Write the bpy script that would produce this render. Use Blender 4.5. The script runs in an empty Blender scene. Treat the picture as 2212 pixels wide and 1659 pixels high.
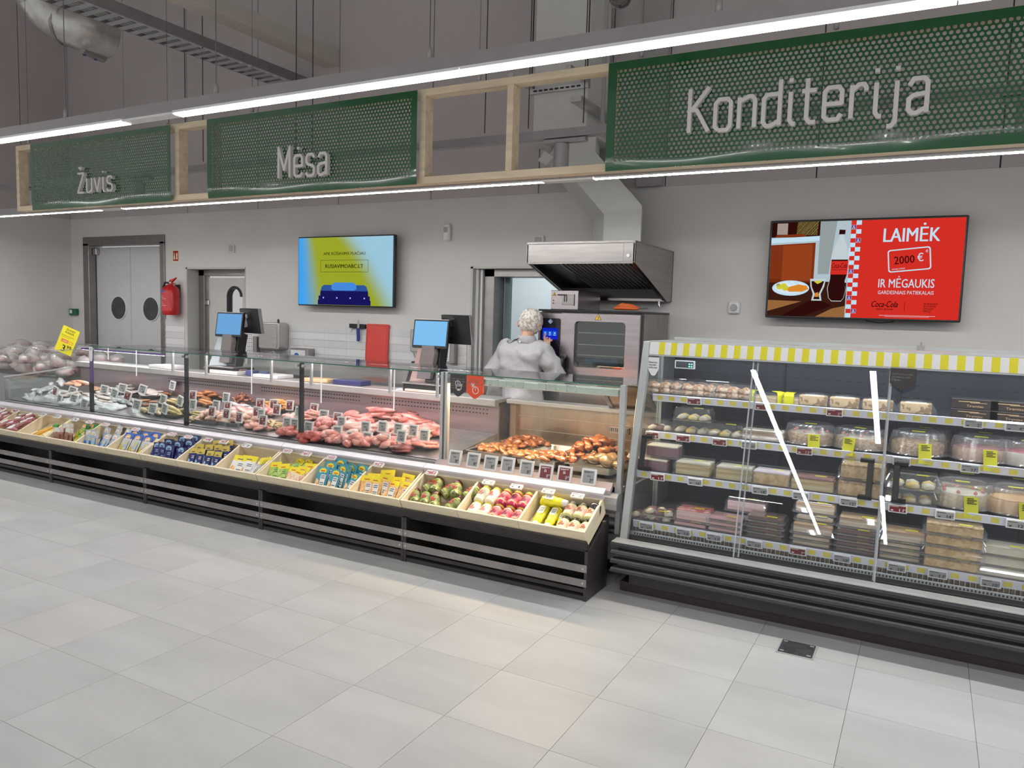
import bpy, math, random
from math import sin, cos, pi, radians
from mathutils import Matrix, Vector, noise
R = random.Random(7)
SC = bpy.context.scene
COL = SC.collection
# ---------------------------------------------------------------- camera
CAMZ = 1.55
YAW, PITCH, ROLL, FPX = radians(28.602), radians(5.211), radians(1.7074), 1645.42
_f = Vector((-sin(YAW)*cos(PITCH), cos(YAW)*cos(PITCH), -sin(PITCH)))
_r0 = Vector((cos(YAW), sin(YAW), 0)); _u0 = _r0.cross(_f)
_r = cos(ROLL)*_r0+sin(ROLL)*_u0; _u = -sin(ROLL)*_r0+cos(ROLL)*_u0
cd = bpy.data.cameras.new('camera'); cam = bpy.data.objects.new('camera', cd); COL.objects.link(cam)
cd.sensor_width = 36; cd.lens = FPX/2212*36; cd.clip_start = .05; cd.clip_end = 100
M = Matrix((_r, _u, -_f)).transposed().to_4x4(); M.translation = (0, 0, CAMZ); cam.matrix_world = M
SC.camera = cam
CAM = Vector((0, 0, CAMZ))
def ray(px, py): return (px-1106)/FPX*_r-(py-829.5)/FPX*_u+_f
def at(px, py, X=None, Y=None, Z=None):          # where a sight line meets a plane of the room
    d = ray(px, py)
    t = (X-CAM.x)/d.x if X is not None else (Y-CAM.y)/d.y if Y is not None else (Z-CAM.z)/d.z
    return CAM+t*d
def on(px, py, z0, y0, k):                        # ... a surface rising with depth: Z = z0 + k (Y - y0)
    d = ray(px, py); t = (z0-k*y0-CAM.z)/(d.z-k*d.y)
    return CAM+t*d
# ---------------------------------------------------------------- world, exposure, large lights
w = bpy.data.worlds.new('hall'); SC.world = w; w.use_nodes = True
w.node_tree.nodes['Background'].inputs[0].default_value = (.49, .485, .485, 1)
w.node_tree.nodes['Background'].inputs[1].default_value = 1.06
vs = SC.view_settings; vs.view_transform = 'Standard'; vs.look = 'None'; vs.gamma = 1; vs.exposure = 0; vs.use_curve_mapping = False
SC.cycles.max_bounces = 8; SC.cycles.transparent_max_bounces = 40; SC.cycles.glossy_bounces = 4; SC.cycles.diffuse_bounces = 3
SC.cycles.caustics_reflective = False; SC.cycles.caustics_refractive = False; SC.cycles.sample_clamp_indirect = 5
def area(name, loc, sx, sy, power, color=(1, .985, .965), rot=(0, 0, 0), spread=pi):
    l = bpy.data.lights.new(name, 'AREA'); l.shape = 'RECTANGLE'; l.size = sx; l.size_y = sy; l.energy = power; l.color = color; l.spread = spread
    o = bpy.data.objects.new(name, l); COL.objects.link(o); o.location = loc; o.rotation_euler = rot
    return o
# the ceiling lamp rows over the shop floor behind the photographer (door glass mirrors the inner ones; the outer rows are added, unseen, for light)
for x_, y0_, y1_ in ((-1.68, .2, -8.3), (-.48, .35, -2.0), (-.48, -4.6, -8.3), (-5.9, .2, -8.0), (-8.6, .2, -8.0), (2.6, .2, -8.0)):
    area('ceiling_row_light', (x_, (y0_+y1_)/2, 2.95), .06, abs(y1_-y0_), (8.6 if -2 < x_ < 0 else 18 if x_ > 0 else 13)*abs(y1_-y0_))
area('ceiling_row_light', (2.6, -.83, 2.95), 4.2, .06, 45); area('ceiling_row_light', (-2.6, -6.05, 2.95), .95, .05, 6)
# ---------------------------------------------------------------- materials
MATS = {}
def mat(name, col=(.8, .8, .8), rough=.5, metal=0, var=.05, scale=8, bump=0, bscale=60, emit=None, estr=1, coat=0, col2=None, stretch=None, spec=.5, lo=.4, hi=.6, alpha=None, trans=0, detail=3, pos=False):
    if name in MATS: return MATS[name]
    m = bpy.data.materials.new(name); m.use_nodes = True; nt = m.node_tree; N = nt.nodes; L = nt.links
    b = N['Principled BSDF']; b.inputs['Roughness'].default_value = rough; b.inputs['Metallic'].default_value = metal
    b.inputs['Specular IOR Level'].default_value = spec
    b.inputs['Coat Weight'].default_value = coat
    tc = N.new('ShaderNodeTexCoord'); mp = N.new('ShaderNodeMapping'); L.new(tc.outputs['Object'], mp.inputs[0])
    if pos:                                          # room position plus a shift of its own for every piece
        ge = N.new('ShaderNodeNewGeometry'); oi = N.new('ShaderNodeObjectInfo'); vm = N.new('ShaderNodeVectorMath'); vm.operation = 'ADD'; sc_ = N.new('ShaderNodeMath'); sc_.operation = 'MULTIPLY'; sc_.inputs[1].default_value = 40
        L.new(oi.outputs['Random'], sc_.inputs[0]); L.new(ge.outputs['Position'], vm.inputs[0]); L.new(sc_.outputs[0], vm.inputs[1]); L.new(vm.outputs[0], mp.inputs[0])
    if stretch: mp.inputs['Scale'].default_value = stretch
    no = N.new('ShaderNodeTexNoise'); no.inputs['Scale'].default_value = scale; no.inputs['Detail'].default_value = detail; L.new(mp.outputs[0], no.inputs[0])
    cr = N.new('ShaderNodeValToRGB'); L.new(no.outputs[0], cr.inputs[0])
    c = Vector(col)
    a = tuple(max(0, x*(1-var)) for x in c); d = tuple(min(1, x*(1+var)) for x in c) if col2 is None else col2
    if col2 is not None: a = col
    cr.color_ramp.elements[0].position = lo; cr.color_ramp.elements[1].position = hi
    cr.color_ramp.elements[0].color = (*a, 1); cr.color_ramp.elements[1].color = (*d, 1)
    L.new(cr.outputs[0], b.inputs['Base Color'])
    if bump:
        n2 = N.new('ShaderNodeTexNoise'); n2.inputs['Scale'].default_value = bscale; n2.inputs['Detail'].default_value = 3; L.new(mp.outputs[0], n2.inputs[0])
        bp = N.new('ShaderNodeBump'); bp.inputs['Strength'].default_value = bump; bp.inputs['Distance'].default_value = .01
        L.new(n2.outputs[0], bp.inputs['Height']); L.new(bp.outputs[0], b.inputs['Normal'])
    if emit: b.inputs['Emission Color'].default_value = (*emit, 1); b.inputs['Emission Strength'].default_value = estr
    if trans: b.inputs['Transmission Weight'].default_value = trans
    MATS[name] = m; return m
def s2l(c): return tuple((x/255/12.92 if x/255 <= .04045 else ((x/255+.055)/1.055)**2.4) for x in c)
def C3(r, g, b): return s2l((r, g, b))
def emit(name, c, s=1.0):                          # a screen or lamp face: even glow, faint mottling of the panel
    if name in MATS: return MATS[name]
    m = bpy.data.materials.new(name); m.use_nodes = True; nt = m.node_tree; nt.nodes.clear()
    e = nt.nodes.new('ShaderNodeEmission'); e.inputs[0].default_value = (*c, 1); e.inputs[1].default_value = s
    o = nt.nodes.new('ShaderNodeOutputMaterial'); nt.links.new(e.outputs[0], o.inputs[0]); MATS[name] = m; return m
def glass(name, tint=(1, 1, 1), f0=.05, milk=0, milkcol=(1, 1, 1), rough=.0, ribs=0):
    if name in MATS: return MATS[name]
    m = bpy.data.materials.new(name); m.use_nodes = True; nt = m.node_tree; N = nt.nodes; L = nt.links; N.clear()
    lw = N.new('ShaderNodeLayerWeight'); lw.inputs[0].default_value = .5
    p5 = N.new('ShaderNodeMath'); p5.operation = 'POWER'; p5.inputs[1].default_value = 5; L.new(lw.outputs['Facing'], p5.inputs[0])
    # facing output is 1-|cos|^(blend curve): at .5 it is exactly 1-|cos|
    mu = N.new('ShaderNodeMath'); mu.operation = 'MULTIPLY_ADD'; mu.inputs[1].default_value = 1-f0; mu.inputs[2].default_value = f0; L.new(p5.outputs[0], mu.inputs[0])
    tr = N.new('ShaderNodeBsdfTransparent'); tr.inputs[0].default_value = (*tint, 1)
    gl = N.new('ShaderNodeBsdfGlossy'); gl.inputs['Roughness'].default_value = rough
    base = tr
    if milk:
        df = N.new('ShaderNodeBsdfDiffuse'); df.inputs[0].default_value = (*milkcol, 1)
        m0 = N.new('ShaderNodeMixShader'); m0.inputs[0].default_value = milk; L.new(tr.outputs[0], m0.inputs[1]); L.new(df.outputs[0], m0.inputs[2]); base = m0
    mx = N.new('ShaderNodeMixShader'); L.new(mu.outputs[0], mx.inputs[0]); L.new(base.outputs[0], mx.inputs[1]); L.new(gl.outputs[0], mx.inputs[2])
    o = N.new('ShaderNodeOutputMaterial'); L.new(mx.outputs[0], o.inputs[0]); MATS[name] = m; return m
# ---------------------------------------------------------------- mesh builder
I4 = Matrix.Identity(4)
class MB:
    def __init__(s): s.v = []; s.f = []; s.m = []; s.M = I4; s.k = 0
    def add(s, vs_, fs_, k=None):
        n = len(s.v); s.v += [tuple(s.M @ Vector(p)) for p in vs_]
        for f in fs_: s.f.append(tuple(i+n for i in f)); s.m.append(s.k if k is None else k)
        return s
    def box(s, x0, x1, y0, y1, z0, z1, k=None):
        return s.add([(x0, y0, z0), (x1, y0, z0), (x1, y1, z0), (x0, y1, z0), (x0, y0, z1), (x1, y0, z1), (x1, y1, z1), (x0, y1, z1)],
                     [(0, 3, 2, 1), (4, 5, 6, 7), (0, 1, 5, 4), (1, 2, 6, 5), (2, 3, 7, 6), (3, 0, 4, 7)], k)
    def prism(s, poly, a0, a1, axis='x', k=None):
        n = len(poly)
        def P(p, a): return (a, p[0], p[1]) if axis == 'x' else (p[0], a, p[1]) if axis == 'y' else (p[0], p[1], a)
        vs_ = [P(p, a0) for p in poly]+[P(p, a1) for p in poly]
        ar = sum(poly[i][0]*poly[(i+1) % n][1]-poly[(i+1) % n][0]*poly[i][1] for i in range(n))
        if axis == 'y': ar = -ar
        if (a1-a0)*ar < 0: fs_ = [tuple(range(n)), tuple(range(2*n-1, n-1, -1))]+[(i, i+n, (i+1) % n+n, (i+1) % n) for i in range(n)]
        else: fs_ = [tuple(range(n-1, -1, -1)), tuple(range(n, 2*n))]+[(i, (i+1) % n, (i+1) % n+n, i+n) for i in range(n)]
        return s.add(vs_, fs_, k)
    def tube(s, pts, r, n=8, caps=True, k=None):
        pts = [Vector(p) for p in pts]; vs_ = []; m = len(pts)
        rr = r if isinstance(r, (list, tuple)) else [r]*m
        up = None
        for i, p in enumerate(pts):
            d = (pts[min(i+1, m-1)]-pts[max(i-1, 0)]).normalized()
            if up is None: up = d.orthogonal().normalized()
            else:
                up = up-d*up.dot(d); up = up.normalized() if up.length > 1e-6 else d.orthogonal().normalized()
            q = d.cross(up)
            vs_ += [tuple(p+rr[i]*(cos(2*pi*j/n)*up+sin(2*pi*j/n)*q)) for j in range(n)]
        fs_ = [(i*n+j, i*n+(j+1) % n, (i+1)*n+(j+1) % n, (i+1)*n+j) for i in range(m-1) for j in range(n)]
        if caps: fs_ += [tuple(range(n-1, -1, -1)), tuple(range((m-1)*n, m*n))]
        return s.add(vs_, fs_, k)
    def lathe(s, prof, n=16, k=None, ks=None, sy=1, caps=True):
        vs_ = [(r*cos(2*pi*j/n), sy*r*sin(2*pi*j/n), z) for r, z in prof for j in range(n)]
        for i in range(len(prof)-1):
            kk = ks[i] if ks else (s.k if k is None else k)
            if i == 0: n0 = len(s.v); s.v += [tuple(s.M @ Vector(p)) for p in vs_]
            for j in range(n): s.f.append(tuple(n0+q for q in (i*n+j, i*n+(j+1) % n, (i+1)*n+(j+1) % n, (i+1)*n+j))); s.m.append(kk)
        if caps:
            kk = (s.k if k is None else k)
            if prof[0][0] > 1e-4: s.f.append(tuple(n0+j for j in range(n-1, -1, -1))); s.m.append(ks[0] if ks else kk)
            if prof[-1][0] > 1e-4: s.f.append(tuple(n0+(len(prof)-1)*n+j for j in range(n))); s.m.append(ks[-1] if ks else kk)
        return s
    def poly(s, pts, k=None): return s.add(pts, [tuple(range(len(pts)))], k)
    def rrect(s, x0, x1, z0, z1, rad, y0, y1, k=None, seg=4):
        return s.prism(rr(x0, x1, z0, z1, rad, seg), y0, y1, 'y', k)
    def text(s, t, x, z, h, y, k=None, w=None, shear=0, bold=0, dep=.0015, align='c'):   # upright lettering facing -Y
        vs_, fs_, bb = text_mesh(t, shear, 0)
        H = .73; sc = h/H; W = (bb[1]-bb[0])*sc; sx = sc if w is None else sc*w/max(W, 1e-6)
        W = (bb[1]-bb[0])*sx; ox = x-(W/2 if align == 'c' else W if align == 'r' else 0)
        for q in ((0,) if not bold else (-1, 0, 1) if bold < .015 else (-2, -1, 0, 1, 2)):      # heavier weight: the strokes laid side by side
            s.add([(ox+(a-bb[0])*sx+q*.010*sx, y-dep-.00004*abs(q), z+b*sc) for a, b in vs_], fs_, k)
        return s
    def build(s, name, mats, parent=None, smooth=False, bevel=0, mesh_only=False, seg=1, auto=None):
        me = bpy.data.meshes.new(name); me.from_pydata(s.v, [], s.f)
        mats = mats if isinstance(mats, (list, tuple)) else [mats]
        for q in mats: me.materials.append(q)
        if len(mats) > 1: me.polygons.foreach_set('material_index', s.m)
        if smooth: me.polygons.foreach_set('use_smooth', [True]*len(me.polygons))
        me.update()
        if auto:
            try: me.set_sharp_from_angle(angle=radians(auto))
            except Exception: pass
        if mesh_only: return me
        o = link(name, me, parent)
        if bevel:
            b = o.modifiers.new('edge', 'BEVEL'); b.width = bevel; b.segments = seg; b.limit_method = 'ANGLE'; b.angle_limit = radians(40)
        return o
def rr(x0, x1, z0, z1, rad, seg=4):
    out = []
    for cx, cz, a0 in ((x1-rad, z0+rad, -90), (x1-rad, z1-rad, 0), (x0+rad, z1-rad, 90), (x0+rad, z0+rad, 180)):
        for i in range(seg+1): a = radians(a0+90*i/seg); out.append((cx+rad*cos(a), cz+rad*sin(a)))
    return out
_tc = {}
def text_mesh(t, shear=0, bold=0):
    key = (t, shear, bold)
    if key in _tc: return _tc[key]
    cu = bpy.data.curves.new('t', 'FONT'); cu.body = t; cu.size = 1; cu.shear = shear; cu.offset = bold; cu.resolution_u = 2
    o = bpy.data.objects.new('t', cu); COL.objects.link(o)
    dg = bpy.context.evaluated_depsgraph_get(); me = bpy.data.meshes.new_from_object(o.evaluated_get(dg))
    vs_ = [(v.co.x, v.co.y) for v in me.vertices]; fs_ = [tuple(p.vertices) for p in me.polygons]
    xs = [a for a, b in vs_] or [0, 1]
    bpy.data.objects.remove(o); bpy.data.curves.remove(cu); bpy.data.meshes.remove(me)
    _tc[key] = (vs_, fs_, (min(xs), max(xs))); return _tc[key]
def link(name, me, parent=None):
    o = bpy.data.objects.new(name, me); COL.objects.link(o)
    if parent is not None: o.parent = parent
    return o
def tag(o, label=None, cat=None, group=None, kind=None):
    if label: o['label'] = label
    if cat: o['category'] = cat
    if group: o['group'] = group
    if kind: o['kind'] = kind
    return o
def thing(name, label, cat, loc=(0, 0, 0), rz=0, group=None, rot=None, sc=None):
    o = bpy.data.objects.new(name, None); COL.objects.link(o); o.location = loc; o.rotation_euler = rot or (0, 0, rz); o.empty_display_size = .05
    if sc: o.scale = (sc, sc, sc) if not isinstance(sc, (tuple, list)) else sc
    return tag(o, label, cat, group)
def dup(root, loc, rot=(0, 0, 0), label=None, group=None, sc=None):
    kids = KIDS[root.name]
    c = root.copy(); COL.objects.link(c); c.location = loc; c.rotation_euler = rot
    if sc: c.scale = (sc, sc, sc) if not isinstance(sc, (tuple, list)) else sc
    if label: c['label'] = label
    if group: c['group'] = group
    for ch, sub in kids:
        d = ch.copy(); COL.objects.link(d); d.parent = c
        for g in sub:
            e = g.copy(); COL.objects.link(e); e.parent = d
    return c
KIDS = {}
class Proto:                                       # the first use moves the original, later uses copy it
    def __init__(s, root):
        s.r = root; s.used = False
        KIDS[root.name] = [(ch, [g for g in COL.objects if g.parent == ch]) for ch in COL.objects if ch.parent == root]
    def put(s, loc, rot=(0, 0, 0), label=None, group=None, sc=None):
        if s.used: return dup(s.r, loc, rot, label, group, sc)
        s.used = True; r = s.r; r.location = loc; r.rotation_euler = rot
        if sc: r.scale = (sc, sc, sc) if not isinstance(sc, (tuple, list)) else sc
        if label: r['label'] = label
        if group: r['group'] = group
        return r
ORD = ['first', 'second', 'third', 'fourth', 'fifth', 'sixth', 'seventh', 'eighth', 'ninth', 'tenth', 'eleventh', 'twelfth', 'thirteenth', 'fourteenth', 'fifteenth', 'sixteenth', 'seventeenth', 'eighteenth', 'nineteenth', 'twentieth', 'twenty-first', 'twenty-second', 'twenty-third', 'twenty-fourth', 'twenty-fifth', 'twenty-sixth', 'twenty-seventh', 'twenty-eighth', 'twenty-ninth', 'thirtieth']+['%dth' % i for i in range(31, 90)]
# shared materials
m_wall = mat('wall_paint', (.70, .68, .655), .8, var=.02, scale=1.5)
m_wallup = mat('sandwich_panel_paint', (.56, .51, .505), .6, var=.02, scale=1.2)
m_tilew = mat('white_wall_tile', (.78, .78, .77), .15, var=.03, scale=3)
m_steel = mat('brushed_steel', (.56, .54, .52), .32, 1, var=.08, scale=6, stretch=(1, 1, 30), bump=.04, bscale=40)
m_steeld = mat('dull_steel', (.36, .34, .33), .45, 1, var=.08, scale=6)
m_alu = mat('grey_aluminium', (.55, .57, .57), .35, .6, var=.03, scale=5)
m_grey = mat('light_grey_plastic', (.40, .40, .415), .4, var=.03)
m_dark = mat('charcoal_laminate', (.036, .032, .031), .45, var=.15, scale=10)
m_black = mat('black_plastic', (.012, .012, .014), .35, var=.2)
m_white = mat('white_plastic', (.8, .8, .8), .4, var=.02)
m_ply = mat('birch_plywood', (.76, .66, .47), .5, var=.06, scale=4, stretch=(1, 1, 8))
m_pine = mat('pine_wood', (.80, .66, .48), .55, var=.08, scale=3, stretch=(1, 6, 6))
m_green = mat('green_enamel', C3(4, 84, 38), .12, var=.03, coat=.4)
m_glass = glass('clear_glass', (.97, .99, .98), .045)
m_glasst = glass('clear_top_glass', (.95, .98, .96), .06)
m_edge = mat('green_glass_edge', (.04, .16, .11), .15, var=.05)
m_clear = glass('clear_plastic', (.96, .97, .98), .09, milk=.035, rough=.03)
m_milky = glass('ribbed_clear_plastic', (.97, .97, .98), .08, milk=.11, milkcol=(.9, .9, .92), rough=.1)
m_ink = mat('black_ink', (.02, .02, .02), .6, var=.1)
m_yel = mat('yellow_print', C3(232, 222, 20), .5, var=.03)
m_red = mat('red_print', C3(176, 30, 34), .5, var=.05)
# ================================================================ the setting
m_grout = mat('floor_grout', (.36, .35, .33), .8, var=.1)
floor = MB().box(-14, 8, -8, 8, -.06, -.004).build('floor', m_grout); tag(floor, kind='structure')
tile_mats = [mat('floor_tile_%d' % i, c, .42, var=.10, scale=1.5, stretch=(.8, 2.6, 1), bump=.03, bscale=140, spec=.4, detail=8, pos=True, lo=.3, hi=.7) for i, c in enumerate([(.465, .468, .462), (.450, .455, .450), (.475, .474, .464), (.456, .462, .454)])]
TX, TY = .4505, .4455
tmesh = []
for q in tile_mats:
    b = MB().box(.0009, TX-.0009, .0009, TY-.0009, -.012, 0); tmesh.append(b.build('tile', q, mesh_only=True))
rest = [MB() for _ in tile_mats]; cnt = 0
for i in range(-26, 10):
    for j in range(-22, 6):
        x, y = -1.093+i*TX, 3.255+j*TY; d = Vector((x+.2, y+.2, -CAMZ)); z = d.dot(_f)
        vis = z > .2 and -60 < 1106+FPX*d.dot(_r)/z < 2270 and 829-FPX*d.dot(_u)/z < 1720 and y < 4.0
        n = R.randrange(4)
        if vis and cnt < 298: t = link('tile', tmesh[n], floor); t.location = (x, y, 0); cnt += 1
        else: rest[n].box(x+.0012, x+TX-.0012, y+.0012, y+TY-.0012, -.012, 0)
for q, b in zip(tile_mats, rest): tag(b.build('tile', q, floor), kind='stuff')
# back wall with three door openings; plane Y = 6.1
WY = 6.1
OPEN = [(-9.72, -8.15, 2.30), (-7.76, -6.77, 1.99), (-3.80, -2.62, 1.985)]
b = MB(); xs = [-10.02]+[v for o in OPEN for v in o[:2]]+[5]
for i in range(0, len(xs), 2): b.box(xs[i], xs[i+1], WY, WY+.25, 0, 2.62)
for x0, x1, h in OPEN: b.box(x0, x1, WY, WY+.25, h, 2.62)
wall = b.build('wall_back', m_wall); tag(wall, kind='structure')
x = -10.02
while x < 5:                                        # tall sandwich panels above
    MB().box(x+.004, x+1.146, WY+.002, WY+.12, 2.62, 7).build('panel', m_wallup, wall, bevel=.003); x += 1.15
MB().box(-10, 5, WY+.03, WY+.2, 2.6, 7).build('panel_backing', m_dark, wall)
z = 1.372; i = 0                                    # white tiles behind the counters, one long course at a time
m_tile2 = mat('white_wall_tile_greyer', (.70, .70, .70), .2, var=.03, scale=3)  # slightly greyer white for every other course
for (x0, x1) in ((-8.13, -7.78), (-6.75, -3.82)):
    for i in range(12):
        n = max(1, round((x1-x0)/.3)); wd = (x1-x0)/n; zz = z-i*.0755
        for j in range(n):
            MB().prism([(WY-.008, zz), (WY, zz), (WY, zz-.0735), (WY-.0125, zz-.0735)], x0+j*wd+.0004, x0+(j+1)*wd-.0004, 'x').build('tile', m_tilew if (i % 2) else m_tile2, wall)
lw = MB().box(-10.2, -10.0, 3.2, WY+.25, 0, 2.62).build('wall_left', m_wall); tag(lw, kind='structure')
y = 3.2
while y < WY-.2:
    MB().box(-10.16, -10.0, y+.004, min(y+1.146, WY), 2.62, 7).build('panel', m_wallup, lw, bevel=.003); y += 1.15
tag(MB().box(-14, 8, -9, 8, 6.9, 7.0).build('ceiling', mat('ceiling_paint', (.45, .44, .43), .8)), kind='structure')
# boxed column on the wall and the conduit beside it
tag(MB().box(-2.20, -1.98, WY-.05, WY, 2.62, 6.9).build('trim_1', mat('column_board_2', (.40, .385, .37), .6, var=.02), bevel=.004), kind='structure')
# swing doors
m_fr = mat('door_frame_steel', (.30, .28, .27), .35, .8, var=.05)
m_leaf = mat('door_leaf_white', (.66, .66, .68), .4, var=.015)
m_port = mat('porthole_glass', (.05, .055, .065), .08, var=.1)
d1 = thing('door_1', None, None, (0, 0, 0)); tag(d1, kind='structure')
b = MB(); b.box(-9.72, -9.60, WY-.02, WY+.14, 0, 2.30); b.box(-8.20, -8.12, WY-.02, WY+.14, 0, 2.30); b.box(-9.72, -8.12, WY-.02, WY+.14, 2.27, 2.38)
b.build('door_frame', m_fr, d1, bevel=.004)
for x0, x1, cx in ((-9.59, -8.905, -9.13), (-8.895, -8.21, -8.495)):
    lf = MB().box(x0, x1, WY+.08, WY+.12, .01, 2.255).build('door_leaf', m_leaf, d1, bevel=.004)
    MB().lathe([(.155, 0), (.155, .012), (.145, .014)], 28).build('porthole_rim', m_white, lf).matrix_local = Matrix.Translation((cx, WY+.08, 1.485)) @ Matrix.Rotation(pi/2, 4, 'X')
    MB().lathe([(.143, 0), (.143, .016), (0, .017)], 28).build('porthole_glass', m_port, lf).matrix_local = Matrix.Translation((cx, WY+.08, 1.485)) @ Matrix.Rotation(pi/2, 4, 'X')
    hx = x0 if cx < -9 else x1-.07
    MB().box(hx, hx+.07, WY+.03, WY+.08, 2.16, 2.24).build('hinge', m_steel, d1, bevel=.005)
# door 2: recessed door with an arched window, standing slightly open
m_jamb = mat('jamb_grey', (.60, .59, .56), .6, var=.02); m_room = mat('bright_room_wall', (.74, .80, .83), .4, var=.01)
d2 = thing('door_2', None, None); tag(d2, kind='structure')
b = MB(); b.box(-7.76, -7.735, WY, WY+.3, 0, 1.99); b.box(-6.775, -6.765, WY, WY+.3, 0, 1.99); b.box(-7.76, -6.77, WY, WY+.3, 1.97, 1.99); b.build('reveal', m_jamb, d2)
b = MB(); b.box(-7.735, -7.64, WY+.16, WY+.25, 0, 1.97); b.box(-7.735, -6.77, WY+.16, WY+.25, 1.90, 1.97); b.build('door_frame', m_fr, d2, bevel=.003)
b = MB(); k = 24; x0, x1, cx, wz, wr = -7.60, -6.80, -7.16, 1.66, .125
ring = [(cx+wr*cos(pi*i/12), wz+wr*sin(pi*i/12)) for i in range(13)]+[(cx-wr, 1.0), (cx+wr, 1.0)]
yy = WY+.20
b.box(x0, cx-wr, yy, yy+.04, .02, 1.88); b.box(cx+wr, x1, yy, yy+.04, .02, 1.88); b.box(cx-wr, cx+wr, yy, yy+.04, .02, 1.0)
for i in range(12):
    p, q = ring[i], ring[i+1]; b.prism([(p[0], p[1]), (p[0], 1.88), (q[0], 1.88), (q[0], q[1])], yy, yy+.04, 'y')
lf = b.build('door_leaf', mat('door_leaf_cream', (.62, .61, .58), .5, var=.02), d2)
b = MB()
for i in range(14):
    p, q = ring[i], ring[(i+1) % 15]; s_ = .78
    f2 = lambda t: (cx+(t[0]-cx)*s_, wz+(t[1]-wz)*s_ if t[1] > wz else t[1])
    b.add([(p[0], yy-.012, p[1]), (q[0], yy-.012, q[1]), (f2(q)[0], yy-.012, f2(q)[1]), (f2(p)[0], yy-.012, f2(p)[1]), (p[0], yy+.05, p[1]), (q[0], yy+.05, q[1]), (f2(q)[0], yy+.05, f2(q)[1]), (f2(p)[0], yy+.05, f2(p)[1])], [(0, 1, 2, 3), (4, 7, 6, 5), (0, 4, 5, 1), (3, 2, 6, 7)])
b.build('window_gasket', m_black, lf)
MB().prism([(p[0], p[1]) for p in ring], yy+.015, yy+.025, 'y').build('window_pane', m_glass, lf)
MB().box(-7.66, -7.58, yy-.03, yy, 1.55, 1.62).build('door_hinge', m_steel, lf, bevel=.01)
MB().box(-7.6, -6.8, yy-.004, yy, .90, .97).build('kick_rail', m_steel, lf, bevel=.002)
b = MB(); b.box(-8.2, -6.2, WY+1.5, WY+1.6, 0, 2.6); b.box(-8.2, -6.2, WY+.3, WY+1.6, 2.5, 2.6); tag(b.build('wall_far_room', m_room), kind='structure')
area('room_light_a', (-7.3, WY+.9, 2.4), .9, .5, 18, (.93, .97, 1))
# door 3: open doorway into the lit cold room behind the oven
d3 = thing('door_3', None, None); tag(d3, kind='structure')
b = MB(); b.box(-3.80, -3.775, WY, WY+.3, 0, 1.985); b.box(-3.80, -2.62, WY, WY+.3, 1.965, 1.985); b.box(-2.64, -2.62, WY, WY+.3, 0, 1.985); b.build('reveal', m_jamb, d3)
b = MB(); b.box(-3.775, -3.745, WY+.05, WY+.3, 0, 1.965); b.box(-3.735, -3.71, WY+.07, WY+.3, 0, 1.965); b.build('jamb_strip', m_white, d3, bevel=.003)
b = MB(); b.box(-3.71, -3.60, WY+.10, WY+.3, 0, 1.965); b.box(-3.71, -2.62, WY+.10, WY+.3, 1.895, 1.965); b.build('door_frame', m_steeld, d3, bevel=.003)
b = MB(); b.box(-3.60, -3.54, WY+.3, WY+.34, 0, 1.9); b.build('door_edge', mat('blue_grey_edge', (.30, .38, .41), .4), d3)
b = MB(); b.box(-5.2, -1.9, WY+2.0, WY+2.1, 0, 2.7); b.box(-5.2, -1.9, WY+.3, WY+2.1, 2.6, 2.7); b.box(-5.3, -5.2, WY+.3, WY+2.1, 0, 2.7); b.box(-1.9, -1.8, WY+.3, WY+2.1, 0, 2.7)
cr = b.build('wall_cold_room', m_room); tag(cr, kind='structure')
area('room_light_b', (-3.7, WY+1.1, 2.5), 1.2, .7, 21, (.93, .98, 1))
# ================================================================ lighting rows
def lamp_row(name, label, xs, y, z, w=.055, dep=.014, e=26):
    t = thing(name, label, 'lamp', (0, y, z))
    b = MB(); b.prism([(-.032, .055), (.032, .055), (.04, .0), (.032, -.004), (-.032, -.004), (-.04, .0)], xs[0][0]-.1, xs[-1][1]+.1, 'x'); b.build('trunking_rail', mat('lamp_housing', (.37, .35, .36), .4, .3, var=.03), t)
    for x0, x1 in xs:
        dm = emit('lamp_glow_%d' % e, (1, .985, .97), e)
        MB().prism([(-w/2, -.004), (w/2, -.004), (w/2-.004, -dep), (-w/2+.004, -dep)], x0, x1, 'x').build('diffuser', dm, t)
        b = MB(); b.box(x0, x1, -w/2-.012, -w/2, -.012, .0); b.box(x0, x1, w/2, w/2+.012, -.012, 0); b.build('lamp_rim', m_white, t)
    for i in range(len(xs)-1):
        if xs[i+1][0]-xs[i][1] > .1: MB().box(xs[i][1]+.004, xs[i+1][0]-.004, -.034, .034, -.016, -.004).build('blank_cover', m_white, t)
    return t
Y1, Z1 = 2.75, 2.555
lamp_row('linear_lamp', 'long grey lamp rail with bright strips hanging in front of the green signs', [(-9.5, -7.0), (-6.95, -3.97), (-3.54, -1.77), (-1.765, 0.0), (.005, 2.9)], Y1, Z1, .058, .019, e=21)
Y2, Z2 = 4.33, 2.388
lamp_row('linear_lamp', 'thin bright lamp rail running under the wooden frame of the signs', [(-9.3, -6.62), (-6.3, -4.3), (-4.295, -2.18), (-1.83, 1.0), (1.005, 4.0)], Y2, Z2, .034, .0145, e=98)
m_lt = mat('spot_grey', (.40, .38, .39), .4, .3)
t = thing('spotlight_track', 'grey lighting track with cylinder spotlights hung behind the wooden sign frame', 'lamp', (0, 4.95, 2.79))
MB().prism([(-.03, .06), (.03, .06), (.035, 0), (-.035, 0)], -9.6, 2.5, 'x').build('trunking_rail', m_lt, t)
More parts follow.
